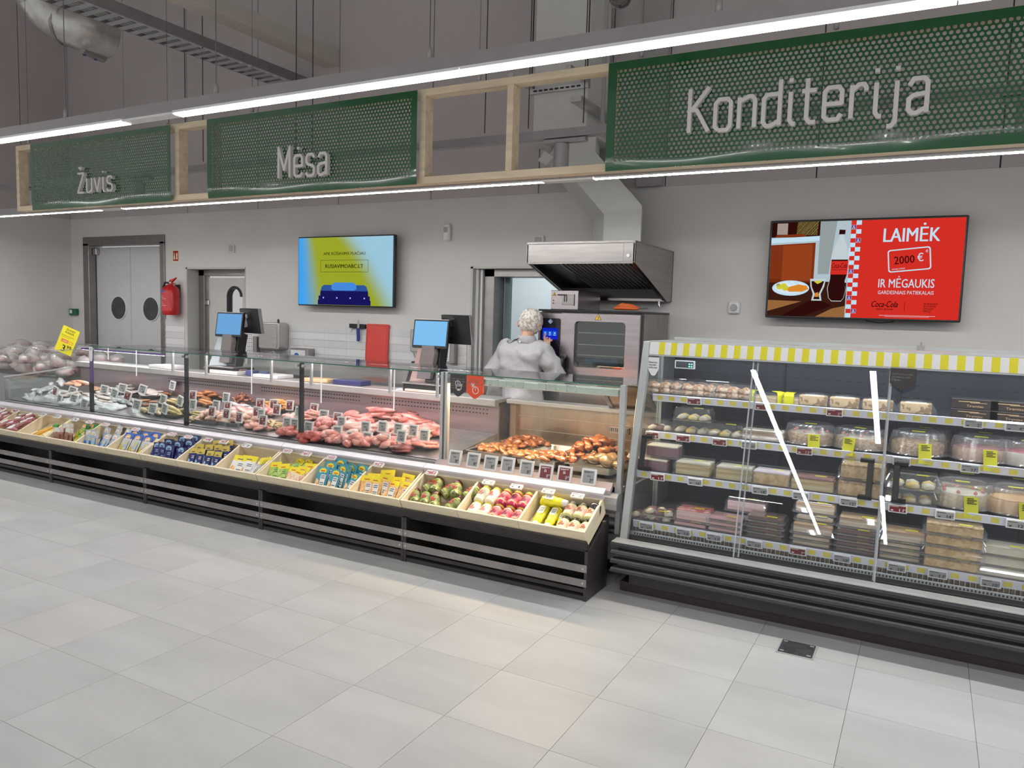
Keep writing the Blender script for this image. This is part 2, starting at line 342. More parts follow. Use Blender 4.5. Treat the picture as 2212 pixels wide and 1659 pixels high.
for sx in (-8.77, -6.94, -2.33, .4):
    a = MB().box(sx-.16, sx+.16, -.03, .03, -.035, -.006).build('track_adapter', m_lt, t, bevel=.004)
    c = MB(); c.tube([(sx-.03, 0, -.035), (sx-.03, 0, -.045)], .04, 16); c.tube([(sx-.03, 0, -.042), (sx-.03, 0, -.22)], .054, 20); c.build('spot_cylinder', m_lt, a, smooth=True, auto=40)
# ---- suspension cables of rails and sign
m_wire = mat('steel_wire', (.20, .19, .19), .4, .8)
def cable(x, y, z0, label, r=.0025, foot=True, m=m_wire):
    c = thing('suspension_cable', label, 'cable', (x, y, z0), group='thin hanging cables')
    MB().tube([(0, 0, .02), (0, 0, 6.85-z0)], r, 6).build('wire', m, c)
    if foot: MB().lathe([(.004, .07), (.012, .05), (.014, .0), (.004, -.004)], 10).build('gripper', m_lt, c, smooth=True)
for i, x in enumerate([at(*p, Y=Y1).x for p in ((142, 247), (467, 197), (928, 122), (1553, 12))]): cable(x, Y1, Z1+.05, '%s from the left of the steel cables carrying the front lamp rail' % ORD[i])
for i, x in enumerate([at(*p, Y=4.2).x for p in ((62, 310), (362, 268), (545, 240), (1035, 168), (1387, 105), (1808, 40))]): cable(x, 4.2, 3.01, '%s from the left of the thin cables holding the wooden sign frame' % ORD[i], .002)
for i, p in enumerate(((398, 30), (437, 60), (640, 100), (676, 100), (1053, 50), (1148, 50), (1268, 50), (1328, 60))): q = at(*p, Y=4.95); cable(q.x, 4.95, 2.86, '%s from the left of the dark cables holding the rear spotlight track' % ORD[i], .004, False, m_dark)
# ================================================================ sign frame with three perforated green signs
SY = 4.2
fr = thing('sign_frame', 'long hanging frame of pale wooden battens carrying three green signs', 'frame', (0, SY, 0))
zb, zt = 2.392, 2.985
MB().box(-7.73, 3.2, 0, .09, zb, zb+.045).build('batten', m_pine, fr, bevel=.002)
MB().box(-7.73, 3.2, 0, .09, zt-.03, zt+.015).build('batten', m_pine, fr, bevel=.002)
for x in (-7.73, -5.46, -5.06, -3.04, -2.385, -1.72): MB().box(x, x+.045, .0, .09, zb+.045, zt-.03).build('batten', m_pine, fr, bevel=.002)
STROKES = {  # rounded-square lettering, drawn as strokes on a grid: baseline 0, x-height 1, capitals 1.45
 'K': (.72, [[(.06, 0), (.06, 1.45)], [(.70, 1.45), (.14, .74), (.30, .74), (.72, 0)]]),
 'o': (.62, [[(.18, 0), (.46, 0), (.56, .12), (.56, .88), (.46, 1), (.18, 1), (.06, .88), (.06, .12), (.18, 0)]]),
 'n': (.62, [[(.06, 0), (.06, 1)], [(.06, .86), (.34, 1), (.46, 1), (.56, .88), (.56, 0)]]),
 'd': (.62, [[(.56, 1.42), (.56, 0)], [(.56, .14), (.30, 0), (.16, 0), (.06, .12), (.06, .86), (.16, .98), (.56, .98)]]),
 'i': (.28, [[(.10, 1), (.10, .12), (.18, 0), (.28, 0)], [(.10, 1.30), (.10, 1.42)]]),
 't': (.46, [[(.16, 1.36), (.16, .14), (.26, 0), (.44, 0)], [(0, .98), (.44, .98)]]),
 'e': (.62, [[(.56, .18), (.46, .02), (.16, .02), (.06, .14), (.06, .88), (.16, 1), (.46, 1), (.56, .88), (.56, .50), (.10, .50)]]),
 'r': (.48, [[(.06, 0), (.06, 1)], [(.06, .84), (.26, 1), (.40, 1), (.46, .90), (.46, .80)]]),
 'j': (.34, [[(.22, 1), (.22, -.20), (.12, -.32), (0, -.32)], [(.22, 1.30), (.22, 1.42)]]),
 'a': (.60, [[(.06, .82), (.16, 1), (.44, 1), (.54, .88), (.54, 0)], [(.54, .56), (.18, .52), (.06, .42), (.06, .12), (.16, 0), (.28, 0), (.54, .14)]]),
 'M': (.86, [[(.06, 0), (.06, 1.45), (.42, .38), (.78, 1.45), (.78, 0)]]),
 's': (.56, [[(.52, .84), (.42, 1), (.14, 1), (.05, .88), (.05, .66), (.14, .54), (.42, .46), (.52, .36), (.52, .12), (.42, 0), (.12, 0), (.03, .16)]]),
 'u': (.62, [[(.06, 1), (.06, .12), (.16, 0), (.30, 0), (.56, .16)], [(.56, 1), (.56, 0)]]),
 'v': (.62, [[(.04, 1), (.30, .02), (.56, 1)]]),
 'Z': (.72, [[(.05, 1.40), (.64, 1.40), (.06, .03), (.68, .03)], [(.20, 1.86), (.34, 1.68), (.48, 1.86)]]),
 'E': (.62, [[(.56, .18), (.46, .02), (.16, .02), (.06, .14), (.06, .88), (.16, 1), (.46, 1), (.56, .88), (.56, .50), (.10, .50)], [(.31, 1.28), (.31, 1.40)]]),
}
m_letter = mat('sign_letter_white', (.74, .71, .70), .45, var=.02)
def letter(ch, x, z, s, parent, th=.13, wx=1):
    b = MB()
    for si, st in enumerate(STROKES[ch][1]):
        for i in range(len(st)-1):
            yf = -.075-.0012*si-.00025*i
            (x0, z0), (x1, z1) = st[i], st[i+1]; dx, dz = x1-x0, z1-z0; L_ = math.hypot(dx, dz); nx, nz = -dz/L_*th/2, dx/L_*th/2
            e = .0 if 0 < i < len(st)-2 else 0
            b.prism([(x+s*(x0+nx), z+s*(z0+nz)), (x+s*(x0-nx), z+s*(z0-nz)), (x+s*(x1-nx), z+s*(z1-nz)), (x+s*(x1+nx), z+s*(z1+nz))], yf, -.045, 'y')
            if i > 0: b.prism([(x+s*(x0+th/2*cos(a*pi/5)), z+s*(z0+th/2*sin(a*pi/5))) for a in range(10)], yf+.0001, -.0451, 'y')
    if wx != 1: b.v = [(x+(p[0]-x)*wx, p[1], p[2]) for p in b.v]
    return b.build('letter', m_letter, parent)
def perf_panel(x0, x1, label, word, lx, lz, s, z0=2.385, z1=2.985, pitch=.0272, wx=1):
    t = thing('perforated_sign', label, 'sign', (0, SY, 0))
    b = MB(); mgn = .038; nx = int((x1-x0-2*mgn)/pitch); dz = pitch*.866; nz = int((z1-z0-2*mgn)/dz)
    gx0 = (x0+x1)/2-nx*pitch/2; gz0 = (z0+z1)/2-nz*dz/2; rad = pitch*.335
    def Yc(z, x=0): q = max(0, (z0+.15-z)/.15); return -.036+(.0082+.0016*sin(2.3*x+1)+.0012*sin(6.1*x))*q*q
    vid = {}
    def V(x, z):
        k = (round(x, 4), round(z, 4))
        if k not in vid: vid[k] = len(b.v); b.v.append((x, Yc(z, x), z))
        return vid[k]
    for j in range(nz):
        for i in range(nx):
            cx = gx0+(i+.5)*pitch+(pitch/2 if j % 2 else 0); cz = gz0+(j+.5)*dz
            if cx+pitch/2 > x1-mgn*.6: continue
            out = [V(cx, cz+dz*2/3), V(cx-pitch/4, cz+dz*.5), V(cx-pitch/2, cz+dz/3), V(cx-pitch/2, cz), V(cx-pitch/2, cz-dz/3), V(cx-pitch/4, cz-dz*.5), V(cx, cz-dz*2/3), V(cx+pitch/4, cz-dz*.5), V(cx+pitch/2, cz-dz/3), V(cx+pitch/2, cz), V(cx+pitch/2, cz+dz/3), V(cx+pitch/4, cz+dz*.5)]
            n0 = len(b.v); inn = [n0+a for a in range(12)]
            for a in range(12): an = pi/2+a*pi/6; zz = cz+rad*sin(an); b.v.append((cx+rad*cos(an), Yc(zz, cx), zz))
            for a in range(12): a2 = (a+1) % 12; b.f.append((out[a], out[a2], inn[a2], inn[a])); b.m.append(0)
    sh = b.build('perforated_sheet', m_green, t); sd = sh.modifiers.new('thick', 'SOLIDIFY'); sd.thickness = .0015; sd.offset = 1
    b = MB(); gx1 = min(gx0+nx*pitch+pitch/2, x1-mgn*.6)-.012; gz1 = gz0+nz*dz-.004; ns = 40
    def strip(xa, xb, za, zb_, nxs, nzs):           # solid rim sheet that follows the slightly buckled lower edge
        n0 = len(b.v); 
        for jj in range(nzs+1):
            for ii in range(nxs+1): xx, zz = xa+(xb-xa)*ii/nxs, za+(zb_-za)*jj/nzs; b.v.append((xx, Yc(zz, xx)-.002, zz))
        for jj in range(nzs):
            for ii in range(nxs): q = n0+jj*(nxs+1)+ii; b.f.append((q, q+1, q+nxs+2, q+nxs+1)); b.m.append(0)
    strip(x0, gx0+.006, z0, z1, 1, 24); strip(gx1, x1, z0, z1, 1, 24); strip(gx0+.006, gx1, gz1, z1, ns, 1); strip(gx0+.006, gx1, z0, gz0+.010, ns*2, 10)
    sb_ = b.build('sheet_border', m_green, t); sd = sb_.modifiers.new('thick', 'SOLIDIFY'); sd.thickness = .0015; sd.offset = -1
    x = lx
    for ch in word: letter(ch, x, lz, s, t, wx=wx); x += s*wx*(STROKES[ch][0]+.16)
    return x
perf_panel(-7.42, -5.465, 'perforated green metal sign reading Žuvis, leftmost and smallest-looking', 'Zuvis', -6.655, 2.497, .120, wx=1.2)
perf_panel(-5.035, -3.035, 'perforated green metal sign reading Mėsa in the middle of the frame', 'MEsa', -4.245, 2.487, .148, wx=1.03)
perf_panel(-1.705, 1.30, 'largest perforated green metal sign reading Konditerija', 'Konditerija', -1.225, 2.55, .158, pitch=.0272)
# ================================================================ overhead duct, tray, beam, camera
m_galv = mat('galvanised_duct', (.60, .59, .57), .34, .85, var=.12, scale=5)
t = thing('air_duct', 'round galvanised spiral duct bending down at the upper left', 'duct', (-7.15, 4.3, 4.15))
b = MB(); P_ = at(150, 20, Z=4.25)
path = [at(70, -60, Z=4.6), at(85, -10, Z=4.45), at(110, 25, Z=4.32), at(140, 45, Z=4.25), at(180, 60, Z=4.2), at(235, 78, Z=4.2)]
path = [p-Vector((-7.15, 4.3, 4.15)) for p in path]
pts, rr_ = [], []
for i in range(len(path)-1):
    for k in range(8):
        pts.append(path[i].lerp(path[i+1], k/8)); rr_.append(.215+(.006 if k % 2 else 0))
pts.append(path[-1]); rr_.append(.215)
b.tube(pts, rr_, 24, caps=False); b.build('spiral_tube', m_galv, t, smooth=True, auto=50)
MB().tube([path[3]-Vector((.01, 0, 0)), path[3]+(path[4]-path[3])*.12], .228, 24).build('clamp_ring', m_steeld, t)
b = MB(); a0, a1 = path[4]+Vector((0, -.02, -.20)), path[5]+Vector((-.06, -.02, -.205)); b.tube([a0, a1], .05, 12); b.build('inspection_flap', m_steeld, t)
for q in (.25, .75): MB().lathe([(.0, .012), (.016, .01), (.016, 0)], 10).build('blue_knob', mat('blue_knob', (.05, .06, .25), .4), t).location = a0.lerp(a1, q)+Vector((0, -.03, -.055))
t = thing('wire_cable_tray', 'grey perforated cable tray running to the wall at upper left', 'cable tray', (-5.8, 2.4, 3.82))
b = MB(); b.box(.0, .01, 0, 3.7, 0, .09); b.box(-.30, -.29, 0, 3.7, 0, .09); b.build('side_rail', mat('tray_grey', (.30, .28, .28), .5, .4), t)
b = MB()
for i in range(34): b.box(-.29, 0, .02+i*.108, .075+i*.108, 0, .004)
tag(b.build('tray_rungs', m_alu, t), kind='stuff')
b = MB()
for i in range(4): b.tube([(-.22+.035*i, 0, .012), (-.21+.04*i, 1.8, .013), (-.23+.037*i, 3.68, .012)], .009, 6)
b.build('laid_cables', m_grey, t)
m_cb = mat('painted_beam', (.60, .56, .50), .6, var=.02)
tag(MB().box(-5.62, -5.42, .5, WY+.02, 4.0, 4.14).build('trim_2', m_cb, bevel=.004), kind='structure')
t = thing('dome_camera', 'small dark dome security camera at the top edge above the lamp rail', 'camera', tuple(at(1340, -6, Y=3.6)))
MB().lathe([(.06, .04), (.066, .0), (.05, -.0)], 20).build('camera_housing', m_white, t, smooth=True)
MB().lathe([(.056, 0), (.053, -.02), (.042, -.037), (.022, -.048), (0, -.051)], 20).build('dome', mat('smoked_dome', (.04, .03, .035), .06, coat=1), t, smooth=True)
# slotted hanger bar and short cable channel above the duct
t = thing('slotted_hanger', 'slotted steel hanger bar holding a short cable channel above the exhaust duct', 'bracket', (0, 0, 0))
a, c = at(1148, 200, Y=5.6), at(1268, 182, Y=5.6); d = (c-a)
b = MB(); b.box(a.x-.02, c.x+.02, 5.58, 5.62, a.z-.02, a.z+.02); b.build('hanger_bar', m_galv, t)
b = MB()
for i in range(9): x = a.x+.03+i*(d.x-.06)/9; b.box(x, x+.03, 5.575, 5.585, a.z-.006, a.z+.006)
tag(b.build('slots', m_black, t), kind='stuff')
for px_, py_ in ((1148, 200), (1268, 182)):
    q = at(px_, py_, Y=5.6); MB().box(q.x-.02, q.x+.02, 5.25, 5.62, a.z+.02, a.z+.055).build('channel', m_galv, t); MB().tube([(q.x, 5.6, a.z), (q.x, 5.6, 6.85)], .006, 6).build('threaded_rod', m_dark, t)
q = at(1268, 182, Y=5.6); MB().box(q.x+.0, q.x+.09, 5.3, 6.09, a.z-.2, a.z-.16).build('channel', m_galv, t)
t = thing('conduit', 'thin pale conduit pipe dropping beside the large green sign', 'pipe', (0, 0, 0))
q = at(1310, 40, Y=5.3); MB().tube([(q.x, 5.3, 6.8), (q.x, 5.3, 2.98), (q.x+.02, 5.29, 2.93), (q.x+.07, 5.29, 2.88)], .016, 10).build('pipe_run', m_grey, t, smooth=True)
# ================================================================ things on the back wall
def screen_frame(name, label, x0, x1, z0, z1, y=5.96):
    t = thing(name, label, 'television', ((x0+x1)/2, y, z0), group='wall televisions')
    w_, h_ = (x1-x0)/2, z1-z0
    MB().box(-w_, w_, 0, .045, 0, h_).build('casing', m_black, t, bevel=.006)
    MB().box(-.2, .2, .045, .135, h_*.3, h_*.7).build('wall_bracket', m_dark, t)
    return t, w_, h_
def P(n, r, g, b, s=.95): return emit('screen_'+n, C3(r, g, b), s)
# --- television 1 (blue and green slide with a blue bin)
t, w_, h_ = screen_frame('television', 'wall television showing a blue lidded bin on a yellow-green ground', -5.835, -4.585, 1.58, 2.285)
nx_, nz_ = 32, 18
me_v = []; me_f = []
for j in range(nz_+1):
    for i in range(nx_+1): me_v.append((-w_+.012+(2*w_-.024)*i/nx_, -.002, .012+(h_-.024)*j/nz_))
for j in range(nz_):
    for i in range(nx_): a = j*(nx_+1)+i; me_f.append((a, a+1, a+nx_+2, a+nx_+1))
me = bpy.data.meshes.new('picture'); me.from_pydata(me_v, [], me_f)
ca = me.color_attributes.new('c', 'FLOAT_COLOR', 'POINT')
def mixc(a, b, t_): t_ = max(0, min(1, t_)); return tuple(x*(1-t_)+y*t_ for x, y in zip(a, b))
for i, v in enumerate(me_v):
    u_ = (v[0]+w_)/(2*w_); v_ = v[2]/h_
    sm = lambda t_: (lambda q: q*q*(3-2*q))(max(0, min(1, t_)))
    c = C3(150, 160, 40); c = mixc(c, C3(60, 158, 235), sm(1.1-(u_-.0)/(.16+.12*(1-v_))))
    c = mixc(c, C3(150, 193, 214), sm((u_-(.42+.45*(1-v_)**.8))/.26+.15))
    ca.data[i].color = (*c, 1)
m = bpy.data.materials.new('slide_picture'); m.use_nodes = True; nt = m.node_tree; nt.nodes.clear()
at_ = nt.nodes.new('ShaderNodeAttribute'); at_.attribute_name = 'c'; e_ = nt.nodes.new('ShaderNodeEmission'); e_.inputs[1].default_value = 1.05
o_ = nt.nodes.new('ShaderNodeOutputMaterial'); nt.links.new(at_.outputs[0], e_.inputs[0]); nt.links.new(e_.outputs[0], o_.inputs[0])
me.materials.append(m); link('picture', me, t)
b = MB()
b.k = 0
b.text('APIE RŪŠIAVIMĄ PLAČIAU', .0, .515, .03, -.003, w=.545, bold=.01); b.text('RUSIAVIMOABC.LT', .0, .385, .04, -.003, w=.49, bold=.015)
for x0, x1, z0, z1 in ((-.31, .31, .345, .348), (-.31, .31, .462, .465), (-.31, -.307, .345, .465), (.307, .31, .345, .465)): b.box(x0, x1, -.0035, -.003, z0, z1)
ZB = .014
b.k = 1; b.prism([(-.345, ZB), (.345, ZB), (.345, .06), (.335, .065), (.335, .105), (-.335, .105), (-.335, .065), (-.345, .06)], -.0034, -.003, 'y')
b.prism([(-.315, .105), (.315, .105), (.31, .155), (-.31, .155)], -.0034, -.003, 'y')
b.k = 2; b.prism([(-.31, .155), (.31, .155), (.29, .20), (.26, .215), (-.26, .215), (-.29, .20)], -.0034, -.003, 'y')
b.k = 3; b.prism([(-.165+.0, .175), (-.13, .16), (.13, .16), (.165, .175), (.16, .215), (.12, .24), (-.12, .24), (-.16, .215)], -.0039, -.0035, 'y')
b.k = 4
for x in (-.27, -.09, .085, .265): b.prism([(x-.007, .078), (x+.007, .078), (x+.007, .092), (x-.007, .092)], -.0039, -.0035, 'y')
b.build('picture_print', [P('ink', 20, 30, 10), P('navy', 26, 22, 92), P('slate', 48, 86, 158), P('lidblue', 70, 140, 225), P('pale', 200, 215, 255)], t)
# --- television 2 (red drink advertisement)
t, w_, h_ = screen_frame('television', 'wall television showing a red cola advertisement with bottle and plate', -1.10, .172, 1.585, 2.30)
SW, SH = 2*w_-.03, h_-.03
def U(u, v): return (-w_+.015+SW*u, .015+SH*v)      # picture coordinates, 0..1 from lower left
def pl(b, pts, k, y): b.prism([U(*p) for p in pts], y-.0004, y, 'y', k)
b = MB(); y = -.0005
pl(b, [(.45, 0), (1, 0), (1, 1), (.45, 1)], 0, y)
pl(b, [(0, .0), (.45, 0), (.45, 1), (0, 1)], 1, y)
y -= .0006
pl(b, [(0, .84), (.27, .84), (.27, 1), (0, 1)], 2, y); pl(b, [(.14, .86), (.255, .86), (.26, 1), (.145, 1)], 3, y)
pl(b, [(0, .36), (.25, .36), (.25, .78), (0, .76)], 4, y); pl(b, [(.27, .45), (.33, .45), (.36, 1), (.27, 1)], 13, y)
pl(b, [(0, .0), (.43, .0), (.43, .36), (0, .40)], 5, y)
y -= .0006
pl(b, [(.03, .87), (.09, .87), (.09, .99), (.03, .99)], 6, y); pl(b, [(0, .78), (.27, .80), (.27, .85), (0, .83)], 7, y); pl(b, [(.02, .84), (.2, .845), (.18, .875), (.03, .865)], 4, y)
pl(b, [(.07, .38), (.235, .38), (.235, .76), (.07, .755)], 8, y); pl(b, [(0, .05), (.19, .16), (.0, .17)], 9, y); pl(b, [(.27, 0), (.43, 0), (.43, .12), (.36, .09)], 9, y)
pl(b, [(.08, 0), (.2, 0), (.36, .12), (.26, .2)], 2, y)
y -= .0006
pl(b, [(.125+.105*cos(a*pi/12), .30+.082*sin(a*pi/12)) for a in range(24)], 7, y); y -= .0006
pl(b, [(.125+.088*cos(a*pi/12), .305+.064*sin(a*pi/12)) for a in range(24)], 14, y); y -= .0006
for cx, cz, r_ in ((.062, .31, .018), (.085, .325, .018), (.095, .30, .02), (.055, .33, .012)): pl(b, [(cx+r_*cos(a*pi/6), cz+1.5*r_*sin(a*pi/6)) for a in range(12)], 3 if r_ < .013 else 12, y)
pl(b, [(.10, .285), (.12, .26), (.19, .262), (.225, .29), (.215, .325), (.17, .34), (.12, .315)], 10, y)
for cx, cz in ((.13, .345), (.15, .355), (.115, .36), (.165, .35)): pl(b, [(cx-.01, cz), (cx, cz-.012), (cx+.012, cz), (cx, cz+.012)], 7, y)
y -= .0006                                           # glass of cola
pl(b, [(.232, .40), (.318, .40), (.312, .32), (.295, .24), (.302, .17), (.245, .17), (.252, .24), (.236, .32)], 11, y); y -= .0006
pl(b, [(.240, .375), (.310, .375), (.300, .31), (.284, .24), (.291, .185), (.256, .185), (.264, .24), (.245, .31)], 2, y); y -= .0006
pl(b, [(.255, .37), (.275, .345), (.30, .37), (.28, .385)], 12, y); pl(b, [(.262, .21), (.285, .21), (.28, .26), (.265, .25)], 10, y)
bot = [(.352, .66), (.345, .60), (.347, .40), (.333, .30), (.345, .20), (.365, .165), (.425, .165), (.44, .20), (.45, .28), (.438, .38), (.452, .45), (.452, .60), (.450, .68), (.435, .76), (.418, .83), (.418, .86), (.392, .86), (.390, .83), (.370, .76)]
SHX = lambda L_: [(.385+(u-.40)*.86, v) for u, v in L_]
pl(b, SHX(bot), 11, y); y -= .0006
pl(b, SHX([(.350, .60), (.452, .60), (.452, .45), (.440, .38), (.448, .28), (.438, .20), (.424, .172), (.366, .172), (.348, .20), (.337, .30), (.349, .40)]), 2, y); y -= .0006
pl(b, SHX([(.347, .445), (.452, .445), (.456, .585), (.349, .585)]), 0, y); pl(b, SHX([(.386, .86), (.424, .86), (.426, .905), (.388, .91)]), 2, y)
pl(b, [(.43, .62), (.436, .62), (.44, .72), (.43, .72)], 7, y)
x_, z_ = U(.387, .513); b.text('Coca-Cola', x_, z_, .037, y-.0006, 2, w=.10, shear=.35, bold=.012)
x_, z_ = U(.387, .487); b.text('ZERO SUGAR', x_, z_, .010, y-.0006, 2, w=.10)
# chequered border
y = -.0012
for j in range(22):
    for i in range(2):
        on_ = (i+j) % 2 == 0; u0 = .435+i*.027-.0
        pl(b, [(u0, j/22), (u0+.027, j/22), (u0+.027, (j+1)/22), (u0, (j+1)/22)], 7 if on_ else 0, y)
        if on_ and (i, j) in ((0, 20), (1, 17), (0, 10), (0, 4), (1, 1)):
            pl(b, [(u0+.001, (j+.04)/22), (u0+.026, (j+.04)/22), (u0+.026, (j+.96)/22), (u0+.001, (j+.96)/22)], 15, y-.0005)
            pl(b, [(u0+.006, (j+.1)/22), (u0+.010, (j+.1)/22), (u0+.0135, (j+.7)/22), (u0+.017, (j+.1)/22), (u0+.021, (j+.1)/22), (u0+.0135, (j+.95)/22)], 7, y-.001)
def T(s_, u, v, h, w, k, **kw): x_, z_ = U(u, v); b.text(s_, x_, z_, h, y, k, w=w, **kw)
y = -.0015
T('LAIMĖK', .745, .775, .098, .345, 7, bold=.018)
T('IR MĖGAUKIS', .735, .315, .062, .345, 7, bold=.012)
T('GARDESNIAIS PATIEKALAIS', .735, .247, .026, .345, 7, bold=0)
T('Coca-Cola', .635, .115, .045, .165, 2, shear=.35, bold=.015); T('ZERO SUGAR', .635, .085, .012, .11, 2, bold=.02)
for i, s_ in enumerate(('NUSKENUOK', 'IR ATRASK', 'DAUGIAU', 'PRIZŲ')): T(s_, .83, .145-.024*i, .013, (.085, .075, .06, .045)[i], 2, align='l', bold=.01)
pl(b, [(.735, .075), (.737, .075), (.737, .17), (.735, .17)], 2, y); pl(b, [(.61, .030), (.89, .030), (.89, .033), (.61, .033)], 14, y); pl(b, [(.64, .020), (.86, .020), (.86, .022), (.64, .022)], 14, y)
# bank card outline, tilted
x_, z_ = U(.742, .595)
b.M = Matrix.Translation((x_, 0, z_)) @ Matrix.Rotation(-radians(5.5), 4, 'Y')
b.prism(rr(-.132, .132, -.078, .078, .018), y-.0004, y, 'y', 7); b.prism(rr(-.124, .124, -.070, .070, .013), y-.001, y-.0005, 'y', 0)
b.text('2000', -.03, -.024, .056, y-.0012, 2, w=.125, bold=.012); b.text('€', .068, -.018, .056, y-.0012, 7, w=.036, bold=.012); b.text('DOVANŲ KORTELĖ', -.068, -.062, .010, y-.0012, 7, w=.08)
for r_ in (.006, .011, .016):
    for a in range(-3, 3):
        a0, a1 = radians(a*14), radians((a+1)*14); b.prism([(.096+r_*cos(a0), .048+r_*sin(a0)), (.096+(r_+.002)*cos(a0), .048+(r_+.002)*sin(a0)), (.096+(r_+.002)*cos(a1), .048+(r_+.002)*sin(a1)), (.096+r_*cos(a1), .048+r_*sin(a1))], y-.0015, y-.0011, 'y', 7)
b.M = I4
b.build('picture', [P('adred', 214, 48, 38), P('adbright', 178, 196, 205), P('addark', 46, 14, 12), P('adochre', 176, 160, 90), P('adwood', 128, 52, 24), P('adtable', 58, 28, 20), P('adjar', 165, 150, 140), P('adwhite', 196, 226, 242), P('adwood2', 150, 66, 30), P('adsun', 150, 105, 60), P('adfood', 222, 138, 48), P('adglass', 196, 208, 212), P('adyel', 206, 206, 60), P('adwall', 150, 160, 160), P('adplate', 222, 235, 248), P('adlila', 120, 60, 130)], t)
c = thing('loose_cable', 'thin cable loop hanging under the red advertisement television', 'cable', (-.32, 6.0, 1.585)); MB().tube([(-.12, 0, .03), (-.08, 0, -.008), (0, 0, -.018), (.08, 0, -.008), (.12, 0, .03)], .003, 6).build('cord', m_black, c)
# --- small wall fittings
def fitting(name, label, cat, x, z, w_, h_, d_, m, y=WY, bevel=.006, **k):
    t = thing(name, label, cat, (x, y, z)); MB().box(-w_/2, w_/2, -d_, 0, -h_/2, h_/2).build('housing', m, t, bevel=bevel); return t
t = fitting('light_switch', 'white light switch on the wall above the narrow door', 'switch', -6.965, 2.195, .075, .09, .03, m_white); MB().box(-.028, .028, -.036, -.03, -.034, .034).build('rocker', m_grey, t, bevel=.002)
t = fitting('motion_sensor', 'white motion sensor on the wall right of the blue slide television', 'sensor', -4.057, 2.30, .07, .16, .05, m_white, bevel=.012); MB().box(-.02, .02, -.055, -.05, -.0, .05).build('lens', m_grey, t)
t = fitting('light_switch', 'white switch just above the left end of the exhaust hood', 'switch', -3.09, 2.20, .10, .10, .03, m_white); MB().box(-.035, .035, -.036, -.03, -.035, .035).build('rocker', m_grey, t, bevel=.002)
t = fitting('thermostat', 'square white thermostat dial on the wall beside the red television', 'thermostat', -1.36, 1.655, .09, .095, .035, m_white, bevel=.01); MB().lathe([(.028, 0), (.026, .012), (0, .013)], 24).build('dial', m_grey, t).matrix_local = Matrix.Translation((0, -.035, 0)) @ Matrix.Rotation(pi/2, 4, 'X')
t = fitting('door_release_box', 'small green emergency door release box left of the swing doors', 'switch', -9.93, 1.413, .14, .085, .05, mat('release_green', (.01, .12, .05), .4)); MB().box(-.045, .0, -.055, -.05, -.02, .025).build('press_plate', m_white, t)
t = fitting('fire_sign', 'small red fire extinguisher sign with pictograms above the extinguisher', 'sign', -7.925, 2.125, .115, .145, .006, mat('luminous_border', (.86, .80, .56), .6), bevel=0)
b = MB(); b.box(-.046, .046, -.008, -.006, -.06, .06); b.k = 1; b.box(-.032, -.012, -.009, -.008, -.042, .0); b.box(-.028, -.018, -.009, -.008, .0, .036); b.prism([(.006, -.04), (.034, -.04), (.030, -.01), (.036, .02), (.020, .038), (.008, .015), (.012, -.008)], -.009, -.008, 'y'); b.build('pictogram', [m_red, mat('luminous_pale', (.9, .85, .6), .6)], t)
# fire extinguisher
m_er = mat('extinguisher_red', (.55, .015, .018), .25, var=.05, coat=.3)
t = thing('fire_extinguisher', 'red fire extinguisher hanging on the wall beside the swing doors', 'fire extinguisher', (-7.885, 5.99, 1.425))
MB().lathe([(.0, 0), (.085, .0), (.098, .02), (.1, .06), (.1, .27), (.09, .31), (.055, .345), (.03, .355), (.03, .365)], 24).build('cylinder', m_er, t, smooth=True, auto=40)
MB().lathe([(.022, .355), (.024, .385), (.018, .395), (0, .4)], 12).build('valve', m_steel, t, smooth=True)
b = MB(); b.prism([(-.02, .395), (.03, .385), (.10, .43), (.105, .44), (.04, .42), (-.01, .41)], -.012, .012, 'y'); b.prism([(0, .375), (.075, .36), (.08, .37), (.0, .39)], -.012, .012, 'y'); b.build('lever', m_er, t, bevel=.002)
MB().tube([(-.02, 0, .375), (-.07, -.02, .38), (-.105, -.02, .33), (-.11, -.01, .2), (-.108, 0, .05)], .012, 8).build('hose', m_black, t, smooth=True)
b = MB()
for i in range(9): a0, a1 = radians(-160+i*14), radians(-146+i*14); b.add([(.1015*cos(a0), .1015*sin(a0), .05), (.1015*cos(a1), .1015*sin(a1), .05), (.1015*cos(a1), .1015*sin(a1), .285), (.1015*cos(a0), .1015*sin(a0), .285)], [(0, 1, 2, 3)], 0)
for i in range(6): a0, a1 = radians(-158+i*14), radians(-144+i*14); b.add([(.1025*cos(a0), .1025*sin(a0), .262), (.1025*cos(a1), .1025*sin(a1), .262), (.1025*cos(a1), .1025*sin(a1), .285), (.1025*cos(a0), .1025*sin(a0), .285)], [(0, 1, 2, 3)], 1)
for j in range(9):
    for i in range(3 + j % 4): a0, a1 = radians(-150+i*14), radians(-139+i*14); zz = .24-j*.019; b.add([(.1025*cos(a0), .1025*sin(a0), zz), (.1025*cos(a1), .1025*sin(a1), zz), (.1025*cos(a1), .1025*sin(a1), zz+.005), (.1025*cos(a0), .1025*sin(a0), zz+.005)], [(0, 1, 2, 3)], 2)
b.build('label_sticker', [mat('label_red', (.62, .05, .06), .5), mat('label_blue', (.10, .12, .42), .5), m_white], t)
MB().box(-.03, .03, .08, .12, .2, .36).build('wall_hook', m_dark, t)
